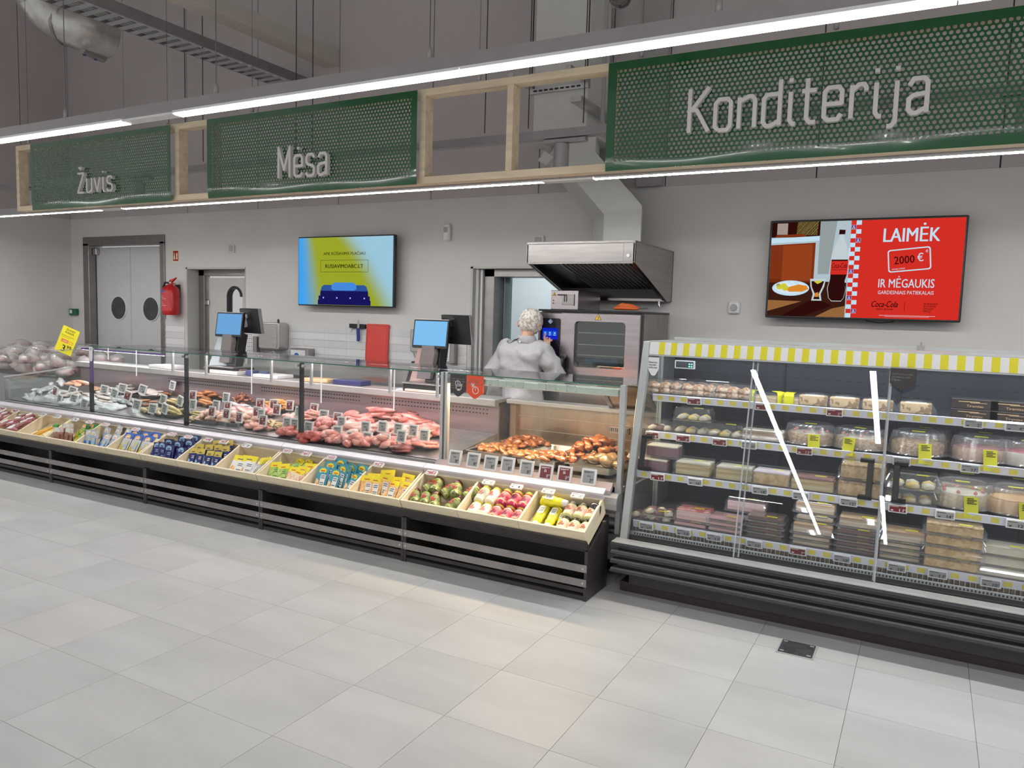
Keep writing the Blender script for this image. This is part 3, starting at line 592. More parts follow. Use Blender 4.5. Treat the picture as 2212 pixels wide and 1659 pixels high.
# magnetic knife rack, knife, red cutting board, dispensers
t = thing('knife_rack', 'short black magnetic knife rail on the white tiles left of the red board', 'rack', (-5.02, WY-.02, 1.385)); MB().box(-.205, .0, -.02, .008, -.02, .022).build('magnet_bar', m_black, t, bevel=.002)
b = MB()
for x in (-.16, -.04): b.tube([(x, -.01, -.02), (x, -.03, -.045), (x, -.03, -.06), (x, -.045, -.06)], .003, 6)
b.build('hook', m_steel, t)
t = thing('kitchen_knife', 'knife with a blue handle hanging blade up on the magnetic rail', 'knife', (-5.10, WY-.045, 1.385))
MB().prism([(-.014, -.02), (.014, -.02), (.016, .03), (.004, .075), (-.012, .055)], -.001, .001, 'y').build('blade', m_steel, t)
MB().prism([(-.014, -.02), (-.02, -.05), (-.014, -.12), (-.016, -.15), (.012, -.155), (.02, -.12), (.015, -.06), (.016, -.02)], -.009, .009, 'y').build('handle', mat('blue_handle', (.02, .05, .30), .4), t, bevel=.003)
m_rb = mat('red_polyethylene', (.72, .07, .055), .45, var=.03)
t = thing('cutting_board', 'red plastic cutting board standing upright against the white tiles', 'cutting board', (-4.865, WY-.055, .995), rot=(radians(-3), 0, 0))
MB().rrect(-.14, .14, 0, .42, .012, -.0, .018).build('board', m_rb, t, bevel=.003); b = MB()
for q in ((-.125, -.120, .015, .405), (.120, .125, .015, .405), (-.125, .125, .015, .02), (-.125, .125, .40, .405)): b.box(q[0], q[1], -.001, .001, q[2], q[3])
b.build('juice_groove', mat('groove_red', (.50, .05, .04), .5), t)
t = thing('board_rack', 'thin wire rack with slanted rods in front of the red cutting board', 'rack', (-4.865, 5.85, .985))
b = MB()
for i in range(6): b.tube([(-.13+i*.02, 0, 0), (-.10+i*.02, 0, .075)], .003, 6); b.tube([(.13-i*.02+.0, 0, 0), (.09-i*.02, 0, .075)], .003, 6)
b.tube([(-.11, 0, .075), (.10, 0, .075)], .003, 6); b.tube([(-.14, 0, 0), (.14, 0, 0)], .004, 6); b.build('wire_rods', m_steel, t)
def dispenser(x, z, label, s=1):
    t = thing('towel_dispenser', label, 'dispenser', (x, WY-.012, z), sc=s)
    b = MB(); b.rrect(-.155, .155, 0, .285, .03, -.14, 0); b.build('steel_cover', m_steel, t, bevel=.01, seg=2)
    b = MB(); b.prism(rr(-.145, .12, .01, .27, .025), -.146, -.14, 'y'); b.build('front_plate', m_steel, t, bevel=.003)
    MB().lathe([(.012, 0), (.012, .03), (0, .045)], 8).build('lock_knob', m_dark, t).location = (.05, -.05, .285)
    MB().tube([(-.12, -.12, .02), (-.08, -.14, -.05), (.0, -.15, -.075), (.03, -.15, -.04), (.08, -.15, -.02), (.13, -.14, -.055), (.15, -.14, -.09)], .008, 8).build('chrome_tap', m_steel, t, smooth=True)
    return t
dispenser(-6.245, 1.10, 'curved steel towel dispenser over a tap behind the counter near the narrow door')
dispenser(-4.27, 1.16, 'steel towel dispenser half hidden behind the right-hand checkout scale', .8)
t = thing('glove_dispenser', 'steel glove dispenser holding a blue and white box against the tiles', 'dispenser', (-5.845, WY-.012, .99))
b = MB(); b.box(-.13, .13, -.1, 0, 0, .135); b.build('holder', m_steeld, t, bevel=.003)
b = MB(); b.box(-.115, .09, -.104, -.1, .015, .118); b.k = 1; b.lathe([(.0, 0), (.04, 0), (.04, .003), (0, .004)], 20); b.build('glove_box', [m_white, mat('print_blue', (.02, .12, .5), .5)], t)
MB().prism([(.02*1.6*cos(a*pi/8)-.03, .065+.022*sin(a*pi/8)) for a in range(16)], -.107, -.104, 'y').build('oval_print', MATS['print_blue'], t)
t = thing('notice_card', 'white printed card clipped to a grey box behind the right-hand scale', 'card', (-3.985, WY-.012, 1.07))
MB().box(-.02, .07, -.06, 0, 0, .2).build('socket_box', m_steeld, t, bevel=.004)
b = MB(); b.box(-.06, .02, -.064, -.06, .02, .2); b.k = 1
for j in range(7):
    for i in range(2): b.box(-.048+i*.032, -.034+i*.032, -.066, -.064, .035+j*.022, .040+j*.022+.004*(j % 2))
b.build('printed_card', [m_white, m_ink], t)
t = thing('notice_card', 'white printed card behind the left-hand checkout scale', 'card', (-6.56, 5.98, 1.07)); b = MB(); b.box(-.055, .055, 0, .004, -.05, .22); b.k = 1
for j in range(10):
    for i in range(3): b.box(-.04+i*.028, -.028+i*.028, -.002, 0, -.03+j*.022, -.025+j*.022+.004*(j % 2))
b.build('printed_card', [m_white, m_ink], t); MB().rrect(.06, .12, -.06, .16, .012, -.02, .03).build('socket_box', m_steeld, t)
# rear work table with sink bowls behind the counters
t = thing('steel_work_table', 'long steel work table along the tiled wall behind the meat counter', 'table', (-5.25, 5.75, 0))
MB().box(-1.45, 1.42, -.28, .335, .87, .905).build('table_top', m_steel, t, bevel=.003); MB().box(-1.45, 1.42, .315, .335, .905, .985).build('splash_back', m_steel, t)
MB().box(-1.40, 1.37, -.24, .30, .25, .27).build('lower_shelf', m_steeld, t)
for x in (-1.4, 0, 1.36):
    for y in (-.24, .28): MB().box(x, x+.04, y, y+.04, 0, .87).build('leg', m_steeld, t)
t2 = thing('sink_tap', 'chrome swan-neck tap rising left of the slanted pink board', 'tap', (-3.98, 5.9, .907)); MB().tube([(0, 0, 0), (0, 0, .2), (.02, -.02, .235), (.05, -.05, .23), (.06, -.06, .18)], .011, 10).build('spout', m_steel, t2, smooth=True)
# ================================================================ exhaust hood, duct, oven
m_ss = mat('hood_steel', (.40, .375, .36), .3, 1, var=.06, scale=3, stretch=(1, 1, 12))
HX0, HX1, HY0, HY1 = -2.725, -1.865, 5.17, 6.09
t = thing('exhaust_hood', 'stainless steel exhaust hood over the combi oven', 'hood', ((HX0+HX1)/2, HY0, 1.69)); cx = (HX0+HX1)/2
zf, zt_ = 1.945, 2.082
def L_(x): return x-cx
MB().box(L_(HX0), L_(HX1), 0, .02, zf-1.69, zt_-1.69).build('front_panel', m_ss, t, bevel=.003)
MB().box(L_(HX0)+.065, L_(HX1)-.085, -.004, 0, zf-1.688, zt_-1.69-.004).build('fascia', m_ss, t, bevel=.001)
MB().box(L_(HX0), L_(HX1), .0, HY1-HY0, zt_-1.69, zt_-1.675).build('top_panel', m_steeld, t)
for x0 in (L_(HX0), L_(HX1)-.012):
    MB().prism([(0, zf-1.69), (0, zt_-1.69), (HY1-HY0, zt_-1.69), (HY1-HY0, .0), (.80, 0)], x0, x0+.012, 'x').build('side_panel', m_ss, t)
MB().box(L_(HX0), L_(HX1), HY1-HY0-.012, HY1-HY0, 0, zt_-1.69).build('rear_panel', m_steeld, t)
m_in = mat('dark_hood_inside', (.045, .04, .04), .35, .7)  # near-black metal for the filter backing and gutter
b = MB(); b.box(L_(HX0)+.012, L_(HX1)-.012, .0, .05, zf-1.70, zf-1.685); b.build('front_lip', m_steeld, t)
MB().prism([(.05, zf-1.67), (.05, zf-1.655), (.80, .115), (.80, .1)], L_(HX0)+.012, L_(HX1)-.012, 'x').build('filter_backing', m_in, t)
for i in range(17):
    x = L_(HX0)+.24+i*.0355; MB().prism([(.10, zf-1.70), (.10, zf-1.678), (.78, .115), (.78, .093)], x, x+.009, 'x').build('baffle', m_alu, t)
for x in (L_(HX0)+.02, L_(HX1)-.035): MB().prism([(.0, zf-1.69), (.02, zf-1.68), (.81, .015), (.80, 0)], x, x+.015, 'x').build('edge_strip', m_ss, t)
MB().box(L_(HX0)+.012, L_(HX1)-.012, .80, .84, .0, .10).build('grease_gutter', m_in, t); MB().box(L_(HX1)-.5, L_(HX1)-.02, .78, .81, .0, .02).build('gutter_lip', m_ss, t)
MB().lathe([(.012, 0), (.012, .012), (0, .014)], 16).build('lamp_switch', m_white, t).matrix_local = Matrix.Translation((L_(HX1)-.045, 0, .30)) @ Matrix.Rotation(pi/2, 4, 'X')
MB().tube([(L_(HX1)-.06, .78, 0), (L_(HX1)-.06, .78, -.03), (L_(HX1)-.05, .78, -.045)], .010, 8).build('drain_valve', m_steel, t)
m_duct = mat('white_duct_sheet', (.70, .70, .665), .5, var=.015)
t = thing('exhaust_duct', 'boxy off-white exhaust duct rising from the hood and angling left up the wall', 'duct', (-2.17, 5.6, 2.09))
dy0, dy1 = 0, .40
def lay(z): return None
O_ = Vector((-2.17, 5.6, 2.09))
ring0 = [Vector((-2.285, 5.6, 0)), Vector((-1.98, 5.6, 0)), Vector((-2.10, 5.97, 0)), Vector((-2.53, 5.97, 0))]
def hull(name, lo, hi, m=m_duct):
    b = MB(); b.add([tuple(p-O_) for p in lo+hi], [(3, 2, 1, 0), (4, 5, 6, 7)]+[(i, (i+1) % 4, (i+1) % 4+4, i+4) for i in range(4)]); return b.build(name, m, t)
zs = (2.345, 2.40, 2.40, 2.345)
L0 = [Vector((p.x, p.y, 2.09)) for p in ring0]; L1 = [Vector((p.x, p.y, z)) for p, z in zip(ring0, zs)]
e0, e1 = at(1203, 342, Y=5.6), at(1286, 328, Y=5.6)
L2 = [e0, e1, e1+Vector((-.12, .37, 0)), e0+Vector((-.245, .37, 0))]
L3 = [Vector((p.x, p.y, q)) for p, q in zip(L2, (2.93, 2.95, 2.95, 2.93))]
hull('vertical_section', L0, L1); hull('slanted_section', L1, L2); hull('neck_section', L2, L3)
b = MB(); b.box(-.82, -.22, -.03, .40, .855, .875); b.prism([(-.70, .70), (-.62, .66), (-.56, .72), (-.64, .77)], -.02, .02, 'y'); b.build('joint_flange', m_duct, t)
MB().box(-.76, -.29, 0, .42, .875, 4.75).build('upper_section', m_duct, t, bevel=.003)
# combi oven on its stand
OX0, OX1, OY = -2.715, -1.862, 5.38
t = thing('combi_oven', 'large steel combi oven with a dark touch panel and a window door', 'oven', ((OX0+OX1)/2, OY, .62)); cx = (OX0+OX1)/2
m_ov = mat('oven_steel', (.55, .49, .50), .25, 1, var=.05, scale=3, stretch=(1, 1, 10))
b = MB(); ZB = .62
b.box(L_(OX0), L_(OX1), .05, .64, 0, 1.585-ZB); b.build('oven_body', m_steeld, t, bevel=.004)
MB().box(L_(OX0), L_(OX1), .0, .66, 1.585-ZB, 1.60-ZB).build('oven_top', m_black, t)
MB().box(L_(OX0), L_(-2.505), 0, .05, .0, 1.575-ZB).build('control_column', m_ov, t, bevel=.006)
cp = MB().prism(rr(L_(-2.69), L_(-2.52), 1.19-ZB, 1.53-ZB, .014), -.006, 0, 'y').build('control_panel', mat('control_black', (.012, .010, .022), .12, coat=.5), t)
b = MB(); b.k = 0; xx = L_(-2.605)
b.box(xx-.066, xx+.066, -.0075, -.006, 1.365-ZB, 1.455-ZB); b.k = 1
for i in range(3): b.box(xx-.058+i*.041, xx-.058+i*.041+.034, -.0085, -.0075, 1.395-ZB, 1.43-ZB)
b.k = 2
for i in range(3): b.box(xx-.052+i*.041, xx-.032+i*.041, -.0092, -.0085, 1.398-ZB, 1.402-ZB); b.prism([(xx-.041+i*.041+.007*cos(a*pi/3), 1.416-ZB+.007*sin(a*pi/3)) for a in range(6)], -.0092, -.0085, 'y')
zz = 1.505-ZB
for s_ in (1,): 
    o4 = [(xx, zz+.019), (xx-.019, zz), (xx, zz-.019), (xx+.019, zz)]; i4 = [(xx, zz+.016), (xx-.016, zz), (xx, zz-.016), (xx+.016, zz)]
    for i in range(4): b.prism([o4[i], o4[(i+1) % 4], i4[(i+1) % 4], i4[i]], -.0075, -.006, 'y')
for a, c in ((-.006, .004), (.004, .004), (-.006, -.005), (.004, -.005)): b.prism([(xx+a-.004, zz+c-.004), (xx+a+.004, zz+c-.004), (xx+a, zz+c+.005)], -.0075, -.006, 'y')
b.build('touch_display', [P('ovblue', 20, 40, 200, .9), P('ovmid', 30, 100, 225, .9), P('ovwhite', 190, 215, 255, .9)], cp)
MB().box(L_(-2.49), L_(OX1), .0, .05, .0, 1.575-ZB).build('door_filler', m_black, t)
# door with window opening
wx0, wx1, wz0, wz1 = L_(-2.385), L_(-1.975), 1.165-ZB, 1.515-ZB; dx0, dx1, dz0, dz1 = L_(-2.495), L_(OX1)-.004, .01, 1.572-ZB
b = MB(); yv = -.035
inn = rr(wx0, wx1, wz0, wz1, .03, 5); n = len(inn)
out = []
for (x, z) in inn:
    cxw, czw = (wx0+wx1)/2, (wz0+wz1)/2; ux, uz = x-cxw, z-czw
    k_ = min(((dx1-cxw) if ux > 0 else (cxw-dx0))/max(abs(ux), 1e-6), ((dz1-czw) if uz > 0 else (czw-dz0))/max(abs(uz), 1e-6)); out.append((cxw+ux*k_, czw+uz*k_))
# make sure the outer corners are met
for (X_, Z_) in ((dx1, dz0), (dx1, dz1), (dx0, dz1), (dx0, dz0)):
    j = min(range(n), key=lambda q: (out[q][0]-X_)**2+(out[q][1]-Z_)**2); out[j] = (X_, Z_)
vs_ = [(x, yv, z) for x, z in inn]+[(x, yv, z) for x, z in out]+[(x, 0, z) for x, z in inn]+[(x, 0, z) for x, z in out]
fs_ = []
for i in range(n): j = (i+1) % n; fs_ += [(i, i+n, j+n, j), (i, j, j+2*n, i+2*n), (i+n, i+3*n, j+3*n, j+n)]
b.add(vs_, [tuple(reversed(f)) for f in fs_]); dr = b.build('oven_door', m_ov, t)
b = MB(); b.prism(rr(wx0-.004, wx1+.004, wz0-.004, wz1+.004, .032, 5), -.008, -.006, 'y'); b.build('oven_window', glass('oven_glass', (.80, .86, .82), .14), dr)
b = MB(); b.box(wx0-.03, wx1+.03, .001, .004, wz0-.03, wz1+.03); b.build('oven_lining', mat('cavity_reflection', (.30, .34, .29), .3, .5, scale=4, col2=(.05, .06, .05), lo=.35, hi=.6), dr)  # green-grey mottling stands in for the shop reflected in the window
for i, zz in enumerate((.09, .17, .26)): MB().box(wx0+.02, wx1-.02, -.004, .001, wz0+zz, wz0+zz+.006).build('oven_rack', m_steel, dr)
MB().box(wx0+.08, wx1-.06, -.0045, .001, wz0+.03, wz0+.075).build('baking_tray', mat('blue_tray', (.05, .09, .20), .4), dr)
b = MB(); b.tube([(dx0+.035, yv, .62), (dx0+.035, yv-.05, .61), (dx0+.035, yv-.055, .56), (dx0+.03, yv-.05, .40), (dx0+.03, yv, .38)], [.018, .022, .020, .016, .014], 10); b.build('door_handle', m_black, dr, smooth=True)
def warn(parent, x, z, y, s=.028):
    b = MB(); b.prism([(x-s, z), (x+s, z), (x, z+1.7*s)], y-.001, y, 'y', 1); b.prism([(x-s*.8, z+s*.12), (x+s*.8, z+s*.12), (x, z+1.5*s)], y-.002, y-.001, 'y', 0)
    b.tube([(x-.004, y-.0025, z+s*.3), (x+.005, y-.0025, z+s*.55), (x+.002, y-.0025, z+s*.9), (x-.004, y-.0025, z+s*.95)], .0025, 5, k=1); b.build('warning_sticker', [mat('warning_yellow', (.85, .60, .03), .5), m_ink], parent)
warn(dr, (wx0+wx1)/2-.015, wz1+.012, yv)
b = MB(); b.prism(rr(L_(-2.71), L_(-2.51), .0, .02, .005), -.003, 0, 'y'); b.build('column_trim', m_ss, t)
b = MB(); 
for x in (L_(OX0)+.03, L_(OX1)-.07):
    for y in (.06, .55): b.box(x, x+.04, y, y+.04, -.62, 0)
b.box(L_(OX0)+.03, L_(OX1)-.03, .06, .59, -.42, -.40); tag(b.build('stand', m_steeld, t), kind=None)
t = thing('hood_control_box', 'small steel box with a latch and warning triangle on top of the oven', 'box', (-2.505, 5.40, 1.60)); MB().box(-.115, .115, 0, .45, 0, .148).build('box_shell', m_ov, t, bevel=.003)
warn(t, -.087, .105, -.001, .018)
b = MB(); b.box(-.02, .083, -.003, 0, .035, .115); b.build('latch_plate', m_ss, t, bevel=.002); b = MB(); b.box(-.055, .02, -.012, -.003, .108, .118); b.box(.0, .006, -.008, -.003, .06, .108); b.box(.018, .023, -.008, -.003, .06, .108); b.box(.083, .087, -.006, 0, .03, .118); b.build('latch', m_dark, t)
for z in (.07, .048): MB().lathe([(.006, 0), (.005, .003), (0, .004)], 10).build('indicator_lamp', m_red, t).matrix_local = Matrix.Translation((-.093, 0, z)) @ Matrix.Rotation(pi/2, 4, 'X')
t = thing('serving_tongs', 'orange-handled serving tongs lying on top of the oven', 'tongs', (-1.985, 5.50, 1.612))
m_or = mat('orange_silicone', (.62, .12, .02), .5)
b = MB(); b.tube([(-.13, 0, .015), (-.08, -.005, .032), (0, 0, .025), (.05, .005, .01)], [.012, .02, .017, .010], 10); b.build('grip', m_or, t, smooth=True)
b = MB(); b.tube([(-.13, -.03, .010), (-.07, -.035, .012), (.0, -.02, .010), (.05, 0, .006)], [.012, .016, .014, .010], 10); b.build('grip', m_or, t, smooth=True)
b = MB()
for k_ in range(4): b.tube([(.05, .01-k_*.006, .008), (.12, .02-k_*.01, .012+.004*(k_ % 2))], .003, 6)
b.build('steel_tip', m_steel, t)
# ================================================================ service counters
GY = 4.10
m_body = mat('counter_body_grey', (.33, .33, .325), .5, var=.04)
m_post = mat('black_post', (.018, .018, .022), .25, var=.2)
m_deck = mat('counter_deck_steel', (.40, .39, .39), .35, .8, var=.06)
m_backp = mat('counter_back_panel', (.42, .34, .36), .35, .6, var=.05, scale=3)
m_ledge = mat('counter_ledge', (.46, .44, .42), .35, .4, var=.04)
m_lilac = mat('violet_tinted_profile', (.10, .05, .22), .2, .3, var=.1)
DZ0, DY0, DK = .585, 4.16, .125                      # display deck: Z = .585 + .125 (Y - 4.16)
def deckz(y): return DZ0+DK*(y-DY0)
bump = [(4.10, .545), (4.055, .545), (4.03, .525), (4.022, .49), (4.03, .455), (4.055, .44), (4.12, .44)]
def glow_strip(parent, x0, x1, y, z, col, s, w_=.02):
    MB().box(x0, x1, y-w_/2-.008, y+w_/2+.008, z, z+.018).build('lamp_profile', m_lilac if col[2] > col[1] else m_alu, parent)
    MB().add([(x0, y-w_/2, z-.001), (x0, y+w_/2, z-.001), (x1, y+w_/2, z-.001), (x1, y-w_/2, z-.001)], [(0, 1, 2, 3)]).build('led_strip', emit('led_%d_%d' % (s, int(col[1]*100)), col, s), parent)
def base(t, x0, x1, y1=5.02):
    MB().box(x0, x1, 4.32, y1-.1, 0, .12).build('plinth', m_dark, t); MB().box(x0, x1, 4.16, y1, .12, .555).build('cabinet_body', m_body, t, bevel=.003)
    for i, (za, zb_) in enumerate(((.385, .435), (.335, .37), (.285, .325))): MB().prism([(4.16, za), (4.12-.01*(i == 0), za+.008), (4.11, (za+zb_)/2), (4.12, zb_-.006), (4.16, zb_)], x0, x1, 'x').build('front_rail', m_grey if i != 2 else m_steel, t)
    MB().prism(bump, x0+.001, x1-.001, 'x').build('front_bumper', m_grey, t)
    MB().box(x0, x1, 4.09, 4.16, .545, .575).build('glass_channel', m_alu, t)
def pane(name, b_, parent, m): return b_.build(name, m, parent)
def cold_module(x0, x1, label, low=False, left_end=False, right_post=True, strip=(1, .80, .88), ss=62):
    t = thing('refrigerated_counter', label, 'counter'); base(t, x0, x1)
    MB().prism([(4.12, .575), (4.12, .56), (4.84, .56), (4.84, deckz(4.84)), (4.16, .585)], x0+.002, x1-.002, 'x').build('display_deck', m_deck, t)
    b = MB(); n = int((x1-x0)/.014)
    for i in range(n): xx = x0+.01+i*.014; b.box(xx, xx+.006, 4.118, 4.135, .5755, .5795)
    tag(b.build('air_grille', m_black, t), kind='stuff')
    H = .80 if low else 1.158
    MB().box(x0+.003, x1-.003, GY, GY+.006, .56, H).build('front_glass', m_glass, t)
    MB().box(x0, x1, 4.86, 4.88, .56, .87).build('back_panel', m_backp, t)
    if not low:
        b = MB()
        for j in range(2):
            for i in range(int((x1-x0-.1)/.03)): b.box(x0+.05+i*.03, x0+.062+i*.03, 4.856, 4.861, .835-.03*j, .843-.03*j)
        tag(b.build('vent_slots', m_black, t), kind='stuff')
    MB().prism([(4.80, .875), (4.80, .925), (5.045, .925), (5.045, .895), (4.86, .895), (4.86, .86), (4.83, .86)], x0, x1, 'x').build('work_ledge', m_ledge, t, bevel=.003)
    MB().box(x0, x1, 5.0, 5.02, .55, .895).build('service_side_panel', m_steeld, t)
    if not low:
        MB().box(x0+.002, x1-.002, GY-.004, 4.66, 1.159, 1.165).build('top_glass', m_glasst, t)
        MB().box(x0+.002, x1-.002, GY-.0055, GY-.0035, 1.1585, 1.1655).build('glass_edge', m_edge, t)
        b = MB(); b.box(x0-.022, x0+.022, GY+.007, GY+.022, .545, .845); b.build('post_foot', m_post, t)
        MB().box(x0-.012, x0+.012, GY+.007, GY+.03, .845, 1.155).build('post', m_lilac if x1 < -5 else m_post, t)
        for xx in (x0+.03, x1-.03): MB().tube([(xx, GY-.008, 1.135), (xx, GY+.02, 1.135)], .011, 10).build('glass_clip', m_alu, t)
        for sx in (x0+.4, x1-.4): MB().box(sx-.008, sx+.008, 4.63, 4.65, .925, 1.159).build('top_bracket', m_alu, t)
        for q_, l_ in {-6.49: ((-6.24, .10), (-5.86, .22)), -5.24: ((-4.495, .27),), -3.99: ((-3.796, .28), (-3.146, .28))}[x0]: MB().tube([(q_, GY+.012, 1.158), (q_-.002, GY+.012, 1.158-l_)], .0045, 8).build('streak_rod', mat('glowing_streak', (.95, .93, .97), .2, emit=(.95, .9, 1), estr=.35), t)  # added glowing rods stand in for bright streaks on the front glass
        glow_strip(t, x0+.03, x1-.03, 4.655, 1.137, strip, ss)
    else: glow_strip(t, x0+.03, x1-.03, 4.87, 1.05, (.93, .97, 1), 55)
    return t
mods = [(-6.49, -5.24, 'refrigerated glass counter with smoked and iced fish on black trays'),
        (-5.24, -3.99, 'refrigerated glass counter with poultry, sausages and dried meat'),
        (-3.99, -2.755, 'refrigerated glass counter with red meat cuts beside the hot food case')]
for x0, x1, lb in mods: cold_module(x0, x1, lb)
t = cold_module(-7.85, -6.49, 'low open-topped counter end filled with ice and fish beside the tall glass counters', low=True)
MB().box(-7.85, -7.844, GY, 5.04, .56, .80).build('side_glass', m_glass, t)
MB().prism([(GY-.004, .797), (GY-.004, .809), (5.04, .889), (5.04, .877)], -7.856, -7.838, 'x').build('side_rail', m_alu, t)
MB().prism([(GY, .60), (GY+.006, .60), (5.04, .60), (5.04, .876), (GY, .797)], -7.851, -7.846, 'x').build('side_glass', m_glass, t)
MB().box(-7.862, -7.80, GY+.008, GY+.03, .545, .775).build('end_post', m_body, t, bevel=.003)
MB().box(-7.87, -7.845, GY-.03, GY+.12, .44, .56).build('bumper_cap', m_alu, t, bevel=.004)
t0 = t
# grey double post between cold and hot counters
b = MB(); b.box(-2.755, -2.735, GY-.012, GY+.03, .40, 1.168); b.build('post', m_alu, None)
pp = [o for o in COL.objects if o.name == 'post.003' or o.name.startswith('post')][-1]
# ---------------- hot food case
HL, HR = -2.735, -1.495
t = thing('hot_food_counter', 'heated steel and glass counter with roast meat under a warm lamp', 'counter')
pp.parent = t
base(t, HL, HR)
MB().box(HL+.012, HL+.03, GY-.012, GY+.03, .40, 1.168).build('post', m_alu, t, bevel=.003)
MB().box(HR-.032, HR-.002, GY-.012, GY+.03, .30, 1.168).build('post', m_alu, t, bevel=.003)
b = MB(); b.prism([(4.12, .575), (4.12, .56), (5.0, .56), (5.0, .60), (4.16, .585)], HL, HR-.03, 'x'); b.build('display_deck', m_steel, t)
MB().box(HL+.035, HR-.035, GY, GY+.006, .60, 1.158).build('front_glass', m_glass, t)
MB().box(HL+.002, HR-.002, GY-.004, 4.66, 1.159, 1.165).build('top_glass', m_glasst, t)
MB().box(HL+.002, HR-.002, GY-.0055, GY-.0035, 1.1585, 1.1655).build('glass_edge', m_edge, t)
MB().box(HR-.012, HR-.006, GY+.03, 4.9, .56, 1.158).build('side_glass', m_glass, t)
MB().box(HL+.002, HL+.008, GY+.03, 4.9, .60, 1.158).build('side_glass', m_glass, t)
m_hb = mat('hot_back_steel', (.66, .50, .36), .26, 1, var=.05, scale=3, stretch=(8, 1, 1))
MB().box(HL+.03, HR-.02, 5.0, 5.02, .59, .905).build('back_panel', m_hb, t)
for z in (.70, .80): MB().box(HL+.03, HR-.02, 4.996, 5.0, z, z+.003).build('panel_seam', m_steel, t)
MB().box(HL+.02, HL+.07, 4.96, 5.03, .58, .92).build('corner_post', mat('warm_brown_steel', (.42, .30, .22), .4, .7), t, bevel=.003)
MB().prism([(4.90, .895), (4.90, .925), (5.05, .925), (5.05, .895)], HL+.02, HR, 'x').build('work_ledge', m_ledge, t, bevel=.003)
MB().box(HL+.04, HR-.05, GY+.012, GY+.10, 1.098, 1.14).build('heat_canopy', mat('canopy_pale', (.60, .66, .60), .35, .3), t, bevel=.004)
MB().box(HL+.04, HR-.05, GY+.10, GY+.115, 1.145, 1.158).build('canopy_lip', m_steel, t)
MB().add([(HL+.06, GY+.03, 1.097), (HL+.06, GY+.085, 1.097), (HR-.07, GY+.085, 1.097), (HR-.07, GY+.03, 1.097)], [(0, 1, 2, 3)]).build('heat_lamp', emit('warm_lamp', (1, .74, .48), 105), t)
m_frm = mat('pale_frame', (.75, .78, .75), .4)  # pale frames model price tags mirrored in the canopy front
for px_ in (1048, 1066, 1098, 1120, 1169, 1190, 1214, 1234):
    q = at(px_, 826, Y=GY-.004); x = q.x
    b = MB(); s_ = .026
    for a_ in ((x-s_, x+s_, 1.104, 1.108), (x-s_, x+s_, 1.136, 1.14), (x-s_, x-s_+.004, 1.104, 1.14), (x+s_-.004, x+s_, 1.104, 1.14)): b.box(a_[0], a_[1], GY+.008, GY+.0115, a_[2], a_[3])
    b.build('tag_reflection_frame', m_frm, t)
b = MB()
for a_ in ((-.075, .075, 0, .006), (-.075, .075, .034, .04), (-.075, -.069, 0, .04), (.069, .075, 0, .04)): b.box(-1.86+a_[0], -1.86+a_[1], 4.985, 4.996, .745+a_[2], .745+a_[3])
for i in range(9): b.box(-1.925+i*.015, -1.918+i*.015, 4.985, 4.992, .753, .777)
tag(b.build('humidity_grille', m_steel, t), kind='stuff')
# raised service flap on the right of the hot case
b = MB(); b.prism([(4.93, .93), (4.95, .93), (4.72, 1.11), (4.70, 1.10)], -1.90, -1.56, 'x'); b.build('steel_flap', m_hb, t)
for x in (-1.91, -1.60): MB().prism([(4.92, .925), (4.96, .925), (4.72, 1.12), (4.69, 1.10)], x, x+.03, 'x').build('flap_arm', m_steel, t)
